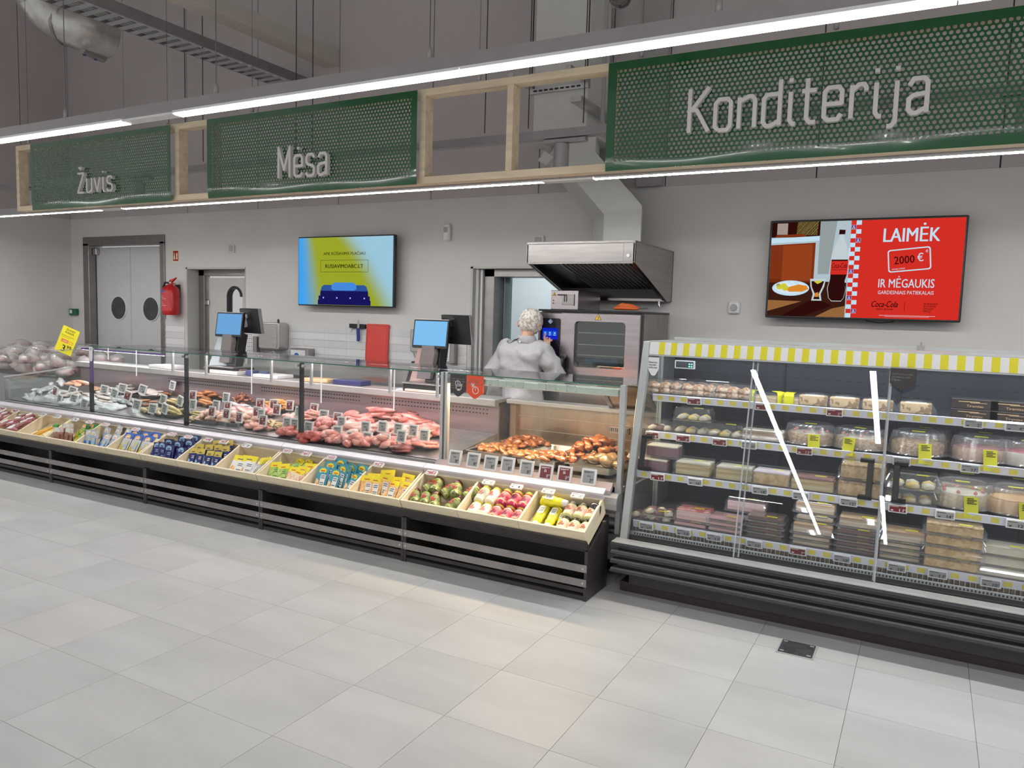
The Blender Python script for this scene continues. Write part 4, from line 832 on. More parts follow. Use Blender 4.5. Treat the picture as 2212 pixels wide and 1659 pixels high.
# ticket rail with large tags in front of the hot case
MB().prism([(GY-.055, .560), (GY-.013, .60), (GY-.013, .56), (GY-.05, .540)], HL-.03, HR-.05, 'x').build('ticket_rail', mat('pale_pink_rail', (.58, .50, .53), .3), t)
MB().box(HL+.03, HR-.04, GY-.01, GY+.0, .545, .60).build('front_sill', m_steel, t)
m_eink = mat('tag_screen_grey', (.33, .34, .335), .3, var=.03); m_tred = mat('tag_screen_red', (.20, .022, .028), .3, var=.05); m_tfr = mat('tag_frame_white', (.80, .80, .80), .4, var=.02)
def etag(kind, w_, h_, txt=None, stem=0, back=True, msg=None, icon=None):
    """electronic shelf label: frame, screen with printing, optional clear stem and foot; faces -Y, origin at the foot"""
    root = thing('price_tag', 'price tag', 'price tag')
    b = MB(); b.rrect(-w_/2, w_/2, stem, stem+h_, min(w_, h_)*.07, 0, .010); fr_ = b.build('tag_frame', m_tfr, root)
    sc = MB(); mg = min(w_, h_)*.13; x0, x1, z0, z1 = -w_/2+mg, w_/2-mg, stem+mg, stem+h_-mg
    sc.box(x0, x1, -.0012, .001, z0, z1, 0)
    W_, Z_ = x1-x0, z1-z0; ik = 1
    if w_ < h_*1.25:
        sc.box(x0+W_*.08, x1-W_*.12, -.0022, -.0012, z1-Z_*.13, z1-Z_*.09, ik); sc.box(x0+W_*.08, x1-W_*.45, -.0022, -.0012, z1-Z_*.20, z1-Z_*.17, ik)
        if kind == 'red': sc.prism([(x0+W_*.38, z0+Z_*.52), (x0+W_*.58, z0+Z_*.52), (x0+W_*.58, z0+Z_*.70), (x0+W_*.38, z0+Z_*.70)], -.0022, -.0012, 'y', ik); sc.prism([(x0+W_*.43, z0+Z_*.57), (x0+W_*.53, z0+Z_*.57), (x0+W_*.53, z0+Z_*.65), (x0+W_*.43, z0+Z_*.65)], -.0030, -.0022, 'y', 0)
        else: sc.text(msg or 'XXXX', x0+W_*.52, z0+Z_*.50, Z_*.12, -.0012, ik, w=W_*.36) if msg else sc.box(x0+W_*.34, x0+W_*.68, -.0022, -.0012, z0+Z_*.48, z0+Z_*.56, ik)
        if txt: sc.text(txt[0], x0+W_*.80, z0+Z_*.07, Z_*.30, -.0012, ik, w=W_*.16*len(txt[0]), align='r', bold=.01); sc.text(txt[1], x0+W_*.82, z0+Z_*.22, Z_*.15, -.0012, ik, w=W_*.15, align='l')
    else:
        sc.box(x0+W_*.03, x1-W_*.45, -.0022, -.0012, z1-Z_*.14, z1-Z_*.07, ik)
        if kind == 'red': sc.box(x0+W_*.08, x0+W_*.24, -.0022, -.0012, z0+Z_*.14, z0+Z_*.34, ik)
        else: sc.prism([(x0+W_*.08, z0+Z_*.32), (x0+W_*.12, z0+Z_*.12), (x0+W_*.22, z0+Z_*.12), (x0+W_*.26, z0+Z_*.32), (x0+W_*.17, z0+Z_*.28)], -.0022, -.0012, 'y', ik)
        if txt: sc.text(txt[0], x0+W_*.86, z0+Z_*.12, Z_*.50, -.0012, ik, w=W_*.13*len(txt[0]), align='r', bold=.01); sc.text(txt[1], x0+W_*.87, z0+Z_*.38, Z_*.24, -.0012, ik, w=W_*.12, align='l')
    sc.build('tag_screen', [m_tred if kind == 'red' else m_eink, m_tfr if kind == 'red' else m_ink], fr_)
    if stem:
        c = MB(); c.box(-.012, .012, .002, .006, .004, stem); c.build('clear_stem', m_clear, root); c = MB(); c.box(-.02, .02, -.008, .012, 0, .004); c.build('clear_foot', m_clear, root)
    return Proto(root)
TG = {}
def put_tag(kind, w_, h_, txt, stem, loc, rot, label, group, msg=None):
    k = (kind, w_, h_, txt, stem, msg)
    if k not in TG: TG[k] = etag(kind, w_, h_, txt, stem, msg=msg)
    return TG[k].put(loc, rot, label, group)
hot = [(978, 989, 'w', '8'), (1017.5, 995, 'w', '8'), (1055, 1001, 'w', '8'), (1092, 1005, 'w', '8'), (1133, 1012, 'w', '8'), (1174.6, 1020.8, 'red', '8'), (1215.6, 1025, 'red', '8'), (1268, 1031, 'w', '7')]
for i, (px, py, kd, n) in enumerate(hot):
    p = at(px, py, Y=GY-.095)
    put_tag(kd, .092, .096, (n, ('49', '99')[i % 2]), 0, (p.x, GY-.083, p.z-.048), (radians(-14), 0, 0), '%s large %s-screened price tag from the left on the hot case rail' % (ORD[i], 'red' if kd == 'red' else 'grey'), 'large price tags on the hot case rail', msg='AKCIJA' if kd == 'w' else None)
# hanging paper pennants behind the hot case glass
m_pd = mat('pennant_dark', C3(66, 62, 64), .7, var=.03); m_pr = mat('pennant_orange', C3(228, 84, 50), .6, var=.03)
def pennant(label, px0, px1, pyt, pys, pyp, Y_, m, lines, icon, mtx=None):
    a, c = at(px0, pyt, Y=Y_), at(px1, pyt, Y=Y_); x0, x1 = a.x, c.x; zt_ = at((px0+px1)/2, pyt, Y=Y_).z; zs_ = at((px0+px1)/2, pys, Y=Y_).z; zp = at((px0+px1)/2, pyp, Y=Y_).z; xm = (x0+x1)/2
    t = thing('paper_pennant', label, 'pennant', (xm, Y_, zp)); W_ = (x1-x0)/2; H_ = zt_-zp; S_ = zs_-zp
    MB().prism([(-W_, S_), (-.012, .004), (0, 0), (.012, .004), (W_, S_), (W_, H_), (-W_, H_)], 0, .0012, 'y').build('card', m, t)
    b = MB()
    for i, s_ in enumerate(lines): b.text(s_[0], -W_*.86, H_-.018-(i+1)*.0145, .0105, -.0002, w=W_*s_[1], align='l', bold=.01)
    if icon:
        def ringp(cx, cz, r_, th):
            for i in range(12):
                a0, a1 = i*pi/6, (i+1)*pi/6; b.prism([(cx+r_*cos(a0), cz+r_*sin(a0)), (cx+r_*cos(a1), cz+r_*sin(a1)), (cx+(r_-th)*cos(a1), cz+(r_-th)*sin(a1)), (cx+(r_-th)*cos(a0), cz+(r_-th)*sin(a0))], -.0015, -.0002, 'y')
        if icon == 1:
            ringp(-.003, .085, .020, .004); b.box(-.005, -.001, -.0015, -.0002, .082, .098); ringp(.004, .060, .022, .004); ringp(.026, .078, .006, .003)
            b.prism([(-.014, .05), (.022, .052), (.018, .042), (-.010, .042)], -.0015, -.0002, 'y')
        else:
            ringp(.006, .055, .024, .004); b.box(.004, .007, -.0015, -.0002, .052, .070); ringp(-.022, .092, .007, .003); ringp(-.006, .080, .007, .003); b.prism([(-.024, .076), (-.020, .074), (-.005, .096), (-.009, .098)], -.0015, -.0002, 'y')
    b.build('print', mtx or m_white, t); return t
pennant('dark grey pennant with a food pictogram hanging at the left of the hot case', 973, 1008, 809, 843, 857, GY-.004, m_pd, [('Prekės supakavimo metu', 1.65), ('nurodytas svoris. Pasirinkite', 1.72), ('patys arba paprašykite', 1.5), ('darbuotojo, jis jums', 1.6), ('mielai padės', .9)], 1)
pennant('orange pennant with a percent clock pictogram hanging on the hot case glass', 1008, 1045, 811, 848, 862, GY-.004, m_pr, [('Nuo 20 val. gaminiams', 1.7), ('taikoma nuolaida', 1.35), ('mažiausiai 30 % nuolaida', 1.7)], 2)
t = thing('paper_pennant', 'small white tag hanging at the top of the leftmost violet post', 'pennant', (-6.46, GY-.006, 1.03)); MB().prism([(-.025, .03), (-.012, 0), (.012, 0), (.025, .03), (.025, .128), (-.025, .128)], 0, .001, 'y').build('card', m_white, t)
# worktop items seen through the counter glass
def slab(name, label, cat, px, py, w_, d_, h_, m, Y_=4.93, z=.926, rz=0, bev=.004):
    p = at(px, py, Y=Y_); t = thing(name, label, cat, (p.x, Y_, z), rz); MB().box(-w_/2, w_/2, -d_/2, d_/2, 0, h_).build('board' if 'board' in name else 'body', m, t, bevel=bev); return t
slab('paper_sheet', 'stack of white wrapping paper lying on the counter ledge behind the fish', 'paper', 365, 790, .34, .20, .03, m_white)
slab('food_tray', 'pale plastic tray on the ledge behind the poultry counter', 'tray', 500, 798, .36, .2, .035, mat('pale_tray', (.62, .62, .58), .4))
slab('food_tray', 'white tray with folded paper on the ledge left of the black counter post', 'tray', 590, 812, .30, .2, .03, m_white)
slab('cardboard_sheet', 'tan folded cardboard lying on the ledge right of the black counter post', 'cardboard', 690, 802, .28, .16, .03, mat('tan_card', (.62, .44, .24), .6), rz=.1)
slab('knife_case', 'dark blue plastic case lying on the counter ledge', 'case', 760, 806, .30, .14, .04, mat('navy_plastic', (.04, .04, .14), .3))
slab('cutting_board', 'pinkish cutting board at the right end of the meat counter ledge', 'cutting board', 925, 842, .30, .22, .02, mat('pink_board', (.72, .52, .44), .5))
slab('wrapping_paper', 'open sheet of greaseproof paper near the right end of the meat counter ledge', 'paper', 880, 838, .16, .14, .006, m_white, rz=.4, bev=0)
for i, (px, c) in enumerate(((520, (.24, .12, .14)), (545, (.06, .07, .20)), (575, (.05, .08, .16)))): slab('food_carton', ('maroon', 'navy', 'blue-black')[i]+' carton on the ledge under the pale plastic tray', 'carton', px, 818-2*i, .09, .08, .05, mat('carton_%d' % i, c, .4), z=.926)
# two checkout scales
def scale(px_, label, paper):
    x = px_; t = thing('checkout_scale', label, 'scale', (x, 4.95, .925))
    m_sg = mat('scale_grey', (.20, .185, .18), .45)
    MB().box(-.19, .19, -.10, .13, 0, .06).build('weighing_base', m_black, t, bevel=.006); MB().box(-.18, .18, -.12, .12, .06, .07).build('weighing_plate', m_steel, t, bevel=.002)
    MB().prism([(.00, .07), (.10, .07), (.16, .36), (.05, .40)], -.05, .07, 'x').build('stand', m_black, t, bevel=.006)
    MB().prism([(-.11, .10), (.02, .10), (.06, .30), (.05, .36), (-.06, .36)], -.03, .03, 'y').build('stand_side', m_sg, t, bevel=.003)
    sa = thing('screen_holder', None, None); sa.parent = t; sa.location = (-.0, -.0, .36); sa.rotation_euler = (radians(-9), 0, radians(6))
    b = MB(); b.rrect(-.155, .155, -.02, .205, .008, -.02, .012); b.build('customer_screen', m_black, sa, bevel=.002)
    MB().box(-.143, .143, -.0215, -.0195, .0, .193).build('screen_face', emit('scale_blue_%d' % paper, C3(112, 168, 222) if not paper else C3(130, 196, 246), .95), sa)
    MB().box(-.155, .155, -.018, .012, .205, .209).build('screen_rim', m_steel, sa)
    sb = thing('screen_holder', None, None); sb.parent = t; sb.location = (.19, .10, .40); sb.rotation_euler = (radians(9), 0, radians(-8))
    MB().rrect(-.145, .145, -.02, .21, .008, -.01, .02).build('operator_screen', m_black, sb, bevel=.003); MB().box(.146, .152, -.01, .02, -.02, .21).build('screen_rim', m_steel, sb)
    b = MB(); b.box(-.09, -.03, -.03, -.01, .12, .16); b.box(-.085, -.045, -.05, -.01, .04, .12); b.build('screen_arm', m_alu if not paper else m_black, sb, bevel=.003)
    return t
sc1 = scale(-5.70, 'left-hand checkout scale with a blue customer screen in front of the narrow door', 0)
sc2 = scale(-3.44, 'right-hand checkout scale with a light blue screen beside the red cutting board', 1)
t = thing('leaning_board', 'pale blue-white board leaning behind the left-hand checkout scale', 'board', (-5.93, 4.97, .926)); MB().prism([(-.10, 0), (.14, .0), (.26, .36), (.06, .34)], 0, .02, 'y').build('board', mat('pale_blue_board', (.62, .70, .74), .4), t)
t = thing('leaning_board', 'pale pink cutting board leaning behind the right-hand checkout scale', 'board', (-3.66, 4.99, .926)); MB().prism([(-.07, 0), (.18, .0), (.20, .42), (.06, .42)], .06, .08, 'y').build('board', mat('pale_pink_board', (.72, .50, .46), .4), t)
MB().prism([(-.10, .0), (-.07, 0), (.0, .22), (-.03, .22)], .055, .085, 'y').build('board_edge', m_dark, t)
# ================================================================ low promotional benches with plywood crates
XB = [-1.545, -2.780, -4.017, -5.267, -6.515, -7.765, -9.01]
TILT = radians(28)
def crate_matrix(x): return Matrix.Translation((x, 3.703, .398)) @ Matrix.Rotation(TILT, 4, 'X')
m_slat = mat('bench_slat_grey', (.27, .25, .245), .42, .35, var=.12, scale=5, stretch=(1, 1, 1))
m_crate_in = mat('crate_inner_plywood', (.72, .61, .42), .55, var=.06, scale=4, stretch=(1, 1, 8))
pos_name = ['rightmost', 'second from the right', 'third from the right', 'third from the left', 'second from the left', 'leftmost']
rail_m = mat('bench_price_rail', (.56, .53, .58), .3)
def bench(k):
    x1, x0 = XB[k], XB[k+1]; t = thing('display_bench', 'dark slatted floor bench under the plywood crates, %s' % pos_name[k], 'bench', (x0, 3.75, 0)); W_ = x1-x0
    for a in (0.001, W_-.019): MB().prism([(0, 0), (.30, 0), (.30, .42), (.02, .28), (.0, .28)], a, a+.018, 'x').build('side_panel', m_dark, t, bevel=.001)
    MB().prism([(-.022, .345), (-.032, .338), (-.006, .288), (.02, .285), (.02, .30)], .0, W_, 'x').build('top_rail', m_dark, t)
    MB().box(.018, W_-.018, .27, .30, 0, .42).build('rear_panel', m_black, t)
    MB().box(.018, W_-.018, .02, .28, .27, .285).build('under_shelf', m_black, t)
    for z in (.163, .082):
        s_ = MB().box(.002, W_-.002, -.008, -.001, z, z+.041).build('slat', m_slat, t, bevel=.001)
        for x in (.022, W_-.022): MB().lathe([(.007, 0), (.006, .003), (0, .004)], 10).build('bolt', m_alu, s_).matrix_local = Matrix.Translation((x, -.008, z+.02)) @ Matrix.Rotation(pi/2, 4, 'X')
    for y, z in ((.005, .004), (.08, .004), (.15, .004), (.005, .045)): MB().box(.018, W_-.018, y, y+.035 if z < .01 else y+.012, z, z+.022).build('base_slat', m_dark, t)
    # crate: a thing of its own standing on the bench
    c = thing('plywood_crate', 'tilted pale plywood crate with three compartments, %s' % pos_name[k], 'crate'); c.matrix_world = crate_matrix(x0+.004)
    L_, D_, th = W_-.008, .284, .013
    MB().box(0, L_, 0, th, -.104, 0).build('front_board', m_ply, c, bevel=.001); MB().box(0, L_, D_-th, D_, -.104, 0).build('rear_board', m_crate_in, c, bevel=.001)
    for x in (0, L_-th): MB().box(x, x+th, th, D_-th, -.104, 0).build('end_board', m_ply, c, bevel=.001)
    for i in (1, 2): x = L_*i/3; MB().box(x-.007, x+.007, th, D_-th, -.09, -.0005).build('divider', m_ply, c, bevel=.001)
    MB().box(th, L_-th, th, D_-th, -.104, -.094).build('crate_floor', m_crate_in, c)
    for i in (1, 2): x = L_*i/3; MB().box(x-.0006, x+.0006, -.0006, 0, -.104, -.0).build('seam', m_dark, c)
    r_ = thing('price_rail', 'pale lilac price rail along the back of the crate, %s' % pos_name[k], 'rail'); r_.matrix_world = crate_matrix(x0)
    MB().prism([(.284, -.005), (.286, .022), (.292, .03), (.335, .034), (.335, .026), (.297, .02), (.293, -.005)], .002, W_-.002, 'x').build('rail_profile', rail_m, r_)
for k in range(6): bench(k)
# price tags on the rails
RT = [(5, 882.6, 'red'), (32.6, 887.4, 'red'), (91.5, 895, 'w'), (123.4, 899, 'w'), (161, 905.5, 'w'), (193.5, 911, 'red'), (227.4, 916.6, 'red'), (293.2, 926.6, 'red'), (371.4, 937.3, 'red'), (406, 943, 'red'), (449, 949.4, 'red'), (483, 954, 'red'), (532.6, 961.5, 'w'), (619.8, 973.8, 'red'), (661.4, 980, 'red'), (715, 988, 'red'), (816.9, 1003, 'red'), (932, 1020.6, 'red'), (1054.9, 1040.8, 'w'), (1115.6, 1050.3, 'w'), (1184.4, 1060.3, 'w'), (1247.4, 1069.9, 'w')]
CMi = crate_matrix(0)
for i, (px, py, kd) in enumerate(RT):
    p0 = CMi @ Vector((0, .30, .035)); k_ = math.tan(TILT); p = on(px, py, p0.z, p0.y, k_)
    M_ = Matrix.Translation(p) @ Matrix.Rotation(radians(-60), 4, 'X') @ Matrix.Translation((0, 0, -.018))
    o = put_tag(kd, .078, .036, (('2', '1', '3')[i % 3], '99'), 0, M_.to_translation(), M_.to_euler(), '%s small %s-screened price tag from the left along the bench rails' % (ORD[i], 'red' if kd == 'red' else 'grey'), 'small price tags on the bench rails')
# ---------------------------------------------------------------- goods in the crates
def crate_put(pr, comp, x, y, z, rx, ry, rz, label, group, sc=None):
    """comp counts compartments from the right end; x across it (0..1), y up the slope in metres, z above the crate floor"""
    k, i = divmod(comp, 3); x1, x0 = XB[k], XB[k+1]; W_ = (x1-x0-.008)/3; X_ = x1-.004-W_*(i+1)+.012+(W_-.024)*x
    M_ = crate_matrix(X_) @ Matrix.Translation((0, y, -.093+z)) @ Matrix.Rotation(rz, 4, 'Z') @ Matrix.Rotation(rx, 4, 'X') @ Matrix.Rotation(ry, 4, 'Y')
    return pr.put(M_.to_translation(), M_.to_euler(), label, group, sc)
m_gj = mat('jar_glass_dark', (.09, .10, .03), .08, var=.6, scale=45, col2=(.25, .27, .10), coat=.6)
def jar(name, cat, r_, h_, body, label_m, lid, lidr=None, band=None, base_m=None, mark=None):
    t = thing(name, name, cat); lidr = lidr or r_*.86
    MB().lathe([(r_*.75, 0), (r_*.96, .004), (r_, .012), (r_, h_*.74), (r_*.92, h_*.82), (lidr*.92, h_*.86)], 20).build('jar_body', body, t, smooth=True, auto=45)
    MB().lathe([(lidr, h_*.84), (lidr*1.02, h_*.86), (lidr*1.02, h_*.985), (lidr*.95, h_), (0, h_)], 20).build('lid', lid, t, smooth=True, auto=40)
    b = MB(); b.lathe([(r_*1.01, h_*.16), (r_*1.01, h_*.20), (r_*1.012, h_*.66), (r_*1.01, h_*.70)], 20, ks=[1, 0, 1], caps=False)
    for a in range(3):
        a0 = -pi/2+a*2*pi/3
        b.k = 2; b.M = Matrix.Rotation(a0+pi/2, 4, 'Z')
        b.prism([(-.010+.010*cos(q*pi/4)+.004, h_*.50+.010*sin(q*pi/4)) for q in range(8)], -r_*1.03-.002, -r_*1.0, 'y'); b.box(-.018, .012, -r_*1.03-.001, -r_*.97, h_*.30, h_*.34); b.box(-.014, .016, -r_*1.03-.001, -r_*.97, h_*.38, h_*.41); b.M = I4
    b.build('label_wrap', [label_m, band or label_m, mark or m_red], t, smooth=False)
    return Proto(t)
m_lidr = mat('lid_brown_red', (.16, .035, .02), .3); m_lidy = mat('lid_yellow', (.80, .68, .08), .4); m_blk = m_black
pr_pick = jar('pickle_jar', 'jar', .036, .132, m_gj, mat('pickle_label', (.10, .16, .03), .5, var=.5, scale=30, col2=(.30, .30, .14)), m_lidr, band=mat('lime_band', (.36, .48, .04), .5), mark=mat('mark_red', (.42, .05, .03), .5))
pr_mayo = jar('mayonnaise_jar', 'jar', .035, .125, mat('mayo_cream', (.80, .76, .58), .25, coat=.5), mat('mayo_label', (.82, .78, .68), .5), m_lidy, band=mat('mayo_band', (.86, .80, .2), .5), mark=mat('mark_pink', (.7, .2, .15), .5))
pr_beet = jar('horseradish_jar', 'jar', .0355, .125, mat('beet_red', (.42, .03, .10), .15, coat=.6), mat('beet_label', (.62, .06, .12), .45, var=.3, scale=30, col2=(.75, .25, .3)), m_lidy, band=mat('gold_band', (.80, .60, .12), .4), mark=mat('mark_dark', (.25, .02, .05), .5))
pr_dress = jar('sauce_jar', 'jar', .034, .108, mat('sauce_pale_green', (.62, .60, .30), .2, coat=.5), mat('sauce_label', (.86, .52, .36), .5, var=.15, scale=30, col2=(.92, .75, .62)), mat('lid_dark_green', (.035, .03, .01), .35), mark=mat('mark_brown', (.4, .12, .05), .5))
# squeeze bottle lying down, cap downhill
t = thing('mustard_bottle', 'x', 'bottle'); m_mu = mat('mustard_yellow', (.84, .76, .02), .3, var=.04, coat=.3)
MB().lathe([(.030, .0), (.034, .006), (.035, .09), (.030, .105), (.033, .125), (.026, .15), (.014, .158)], 20, sy=.72).build('bottle_body', m_mu, t, smooth=True, auto=50)
MB().lathe([(.021, .152), (.023, .156), (.021, .186), (.017, .19), (0, .19)], 18).build('cap', m_white, t, smooth=True, auto=40)
b = MB(); b.prism(rr(-.021, .021, .018, .085, .006), -.0262, -.024, 'y', 0); b.k = 1
for z in (.062, .052, .036): b.box(-.014, .014, -.0268, -.026, z, z+.004)
b.build('label_sticker', [mat('mustard_label', (.86, .84, .66), .5), mat('print_navy', (.04, .05, .22), .5)], t)
pr_must = Proto(t)
LD = -pi/2            # lying with the lid up the slope
for c_ in range(5):
    for r_ in range(2):
        if c_ == 4 and r_ == 0: continue
        crate_put(pr_pick, 2, (.15, .33, .52, .76, .93)[c_], .03+.113*r_+(.01 if c_ < 2 else 0), .038+.016*r_, LD, R.uniform(-.6, .6), 0, '%s pickle jar with brown-red lid from the left, %s row' % (ORD[c_], ('front', 'back')[r_]), 'pickle jars')
for c_ in range(5):
    for r_ in range(2):
        pr = pr_mayo if c_ < 2 else pr_beet
        crate_put(pr, 1, (.14, .33, .52, .71, .90)[c_], .020+.117*r_, .037+.016*r_, LD, 0, 0, '%s yellow-lidded jar of %s in the %s row' % (ORD[c_ if c_ < 2 else c_-2], ('creamy white sauce', 'pink horseradish')[c_ > 1], ('front', 'back')[r_]), ('white sauce jars', 'pink horseradish jars')[c_ > 1])
for c_ in range(3):
    for r_ in range(2): crate_put(pr_dress, 0, (.59, .76, .93)[c_], .022+.112*r_, .036+.015*r_, LD, 0, 0, '%s dark-lidded sauce jar with peach label in the %s row' % (ORD[c_], ('front', 'back')[r_]), 'sauce jars with peach labels')
t = thing('black_cap_bottle', 'black glossy round cap of a bottle lying behind the peach sauce jars', 'bottle'); MB().lathe([(.03, -.05), (.034, .0), (.034, .02), (.026, .034), (0, .037)], 18).build('cap', mat('gloss_black', (.008, .008, .01), .05, coat=1), t, smooth=True)
crate_put(Proto(t), 0, .95, .225, .06, LD*.4, 0, 0, None, None)
for i, (x, y, z, rz, lb) in enumerate(((.16, .205, .036, pi, 'yellow mustard bottle lying cap down at the far left front'), (.36, .205, .036, pi, 'yellow mustard bottle lying cap down beside the leftmost one'), (.49, .18, .03, pi+.15, 'smaller-looking yellow mustard bottle half buried beside the peach jars'), (.06, .235, .05, -pi/2, 'yellow mustard bottle lying crosswise at the back with cap to the right'), (.13, .215, .09, -pi/2-.06, 'second crosswise mustard bottle resting above the others'))):
    crate_put(pr_must, 0, x+(.08 if i == 5 else 0), y, z, LD, 0, rz, lb, 'mustard bottles', sc=(.92, .92, .72, .85, .85)[i])
# ---- flat packets
def pouch(name, cat, w_, h_, th, cols, kind=0, clear=None):
    """flat packet standing on its lower edge, facing -Y"""
    t = thing(name, name, cat); n = 6
    b = MB(); ring = []
    for j in range(5):
        z = h_*j/4; q = sin(pi*j/4); hw = w_/2*(1-.04*q); ring.append([(-hw, -.0008-th*.0, z), (-hw*.5, -th*.8*q-.0008, z), (0, -th*q-.0008, z), (hw*.5, -th*.8*q-.0008, z), (hw, -.0008, z), (hw*.5, th*.8*q+.0008, z), (0, th*q+.0008, z), (-hw*.5, th*.8*q+.0008, z)])
    b.add([p for r_ in ring for p in r_], [(i*8+j, i*8+(j+1) % 8, (i+1)*8+(j+1) % 8, (i+1)*8+j) for i in range(4) for j in range(8)]+[tuple(range(7, -1, -1)), tuple(range(32, 40))])
    for f in range(len(b.m)-2): b.m[f] = 0 if f//8 < 3 else 1
    b.build('packet_body', [cols[0], cols[1]], t, smooth=False)
    p = MB(); y = -th-.0016
    p.prism([(-.0+.30*w_*cos(a*pi/6), h_*.82+.20*w_*sin(a*pi/6)) for a in range(12)], y*.6, y*.6+.0006, 'y', 0)
    p.k = 1; p.box(-w_*.18, w_*.18, y*.62-.0006, y*.62, h_*.80, h_*.84)
    p.k = 2; p.box(-w_*.05, w_*.36, y, y+.0006, h_*.12, h_*.66)
    p.k = 3
    for z in (.58, .50, .30, .22): p.box(-w_*.0, w_*.30, y-.0006, y, h_*z, h_*(z+.035))
    p.k = 4; p.prism([(-w_*.42, h_*.10), (-w_*.12, h_*.10), (-w_*.14, h_*.42), (-w_*.36, h_*.5)], y*.9, y*.9+.0006, 'y')
    p.build('packet_print', cols[2:7], t); return Proto(t)
def cm(n, c, **k): return mat('print_'+n, c, .42, **k)
c_red = cm('redlogo', (.62, .06, .02)); c_yel = cm('yellow', (.86, .70, .02)); c_wh = cm('white', (.80, .79, .76)); c_nv = cm('navy2', (.02, .02, .09)); c_or = cm('orange', (.80, .33, .06), var=.4, scale=50, col2=(.85, .6, .3)); c_tl = cm('teal', (.05, .30, .40)); c_gr = cm('green', (.20, .42, .04), var=.5, scale=40, col2=(.55, .66, .2)); c_ink = cm('ink', (.06, .10, .14)); c_pk = cm('pinkfood', (.78, .38, .26), var=.35, scale=60, col2=(.86, .72, .5)); c_gd = cm('gold', (.58, .44, .07)); c_sv = cm('silverblue', (.42, .50, .62), metal=.4); c_bl = cm('blue', (.03, .16, .55)); c_lb = cm('paleblue', (.30, .50, .72)); c_gn2 = cm('deepgreen', (.01, .20, .05))
P_or = pouch('seasoning_packet', 'packet', .105, .15, .010, [c_or, c_yel, c_yel, c_red, c_wh, c_ink, c_or])
P_tl = pouch('seasoning_packet', 'packet', .100, .165, .007, [c_tl, c_tl, c_yel, c_red, c_wh, c_ink, c_or])
P_gr = pouch('soup_packet', 'packet', .095, .15, .008, [c_gr, c_yel, c_yel, c_red, c_gr, c_gn2, c_gr])
P_pk = pouch('soup_packet', 'packet', .115, .14, .009, [c_pk, c_yel, c_yel, c_red, c_pk, c_wh, c_pk])
P_yw = pouch('fish_spice_sachet', 'sachet', .15, .16, .004, [c_wh, c_yel, c_yel, c_ink, c_wh, c_ink, c_or])
P_sl = pouch('clear_sleeve', 'sleeve', .045, .18, .004, [cm('sleevegrey', (.50, .52, .54)), c_yel, c_wh, c_wh, c_wh, c_wh, c_wh])
P_nv = pouch('snack_packet', 'packet', .105, .15, .010, [cm('navyfoil', (.022, .028, .15), metal=.2), c_nv, c_lb, c_nv, cm('navyfoil', (0, 0, 0)), c_lb, cm('navyfoil2', (.05, .07, .25))])
P_ng = pouch('snack_packet', 'packet', .075, .16, .009, [MATS['print_navyfoil'], c_gd, c_gd, c_nv, MATS['print_navyfoil'], c_wh, c_lb])
P_bw = pouch('fish_snack_packet', 'packet', .11, .20, .009, [cm('snackfoil', (.62, .62, .60), metal=.3), c_bl, c_or, c_wh, c_sv, c_yel, c_gd])
P_sb = pouch('fish_snack_packet', 'packet', .105, .17, .010, [c_sv, cm('greyfoil', (.55, .55, .54), metal=.4), c_wh, c_or, c_lb, c_yel, c_bl])
P_gn = pouch('dried_fish_bag', 'bag', .12, .17, .022, [cm('greenbag', (.05, .28, .04), var=.5, scale=20, col2=(.35, .5, .12)), c_gn2, c_or, c_wh, MATS['print_greenbag'], c_yel, c_yel])
P_br = pouch('sausage_bag', 'bag', .13, .15, .026, [cm('sausagebrown', (.34, .17, .12), var=.3, scale=20), cm('clearbag', (.60, .52, .46)), c_wh, c_wh, MATS['print_sausagebrown'], MATS['print_sausagebrown'], MATS['print_sausagebrown']])
def spread(comp, items, group, what):
    cnt = {}
    for i, (pr, x, y, lean, rz) in enumerate(items):
        lb = what[id(pr)] if isinstance(what, dict) else what; n = cnt.get(lb, 0); cnt[lb] = n+1
        crate_put(pr, comp, x, y, .004, -radians(lean), 0, rz, lb % ORD[n], group)
# leaning angles are measured from the crate floor's normal
spread(3, [(P_or, .30, .05, 52, .05), (P_or, .24, .075, 48, .12), (P_or, .46, .085, 40, -.1), (P_or, .62, .045, 58, 0), (P_or, .70, .08, 55, .1), (P_or, .88, .05, 58, -.05), (P_or, .45, .13, 50, .2), (P_or, .80, .12, 52, -.1), (P_or, .16, .05, 50, .15)], 'orange seasoning packets', '%s orange and yellow seasoning packet of its compartment')
spread(4, [(P_tl, .20, .045, 55, .1), (P_tl, .46, .04, 55, -.05), (P_tl, .80, .04, 58, -.25), (P_tl, .30, .10, 45, .1), (P_tl, .55, .09, 40, -.3), (P_tl, .62, .10, 38, -.35), (P_tl, .70, .11, 40, -.3), (P_tl, .88, .12, 48, -.2), (P_tl, .42, .14, 45, 0)], 'teal seasoning packets', '%s teal and white seasoning packet of its compartment')
spread(5, [(P_gr, .18, .04, 55, .25), (P_gr, .38, .035, 55, .2), (P_gr, .30, .14, 72, -.4), (P_gr, .45, .16, 70, -.6), (P_pk, .60, .035, 58, .05), (P_pk, .76, .05, 55, -.05), (P_pk, .90, .09, 52, .1), (P_pk, .68, .02, 60, -.1)], 'soup packets', {id(P_gr): '%s green soup packet of its compartment', id(P_pk): '%s yellow-topped pink soup packet of its compartment'})
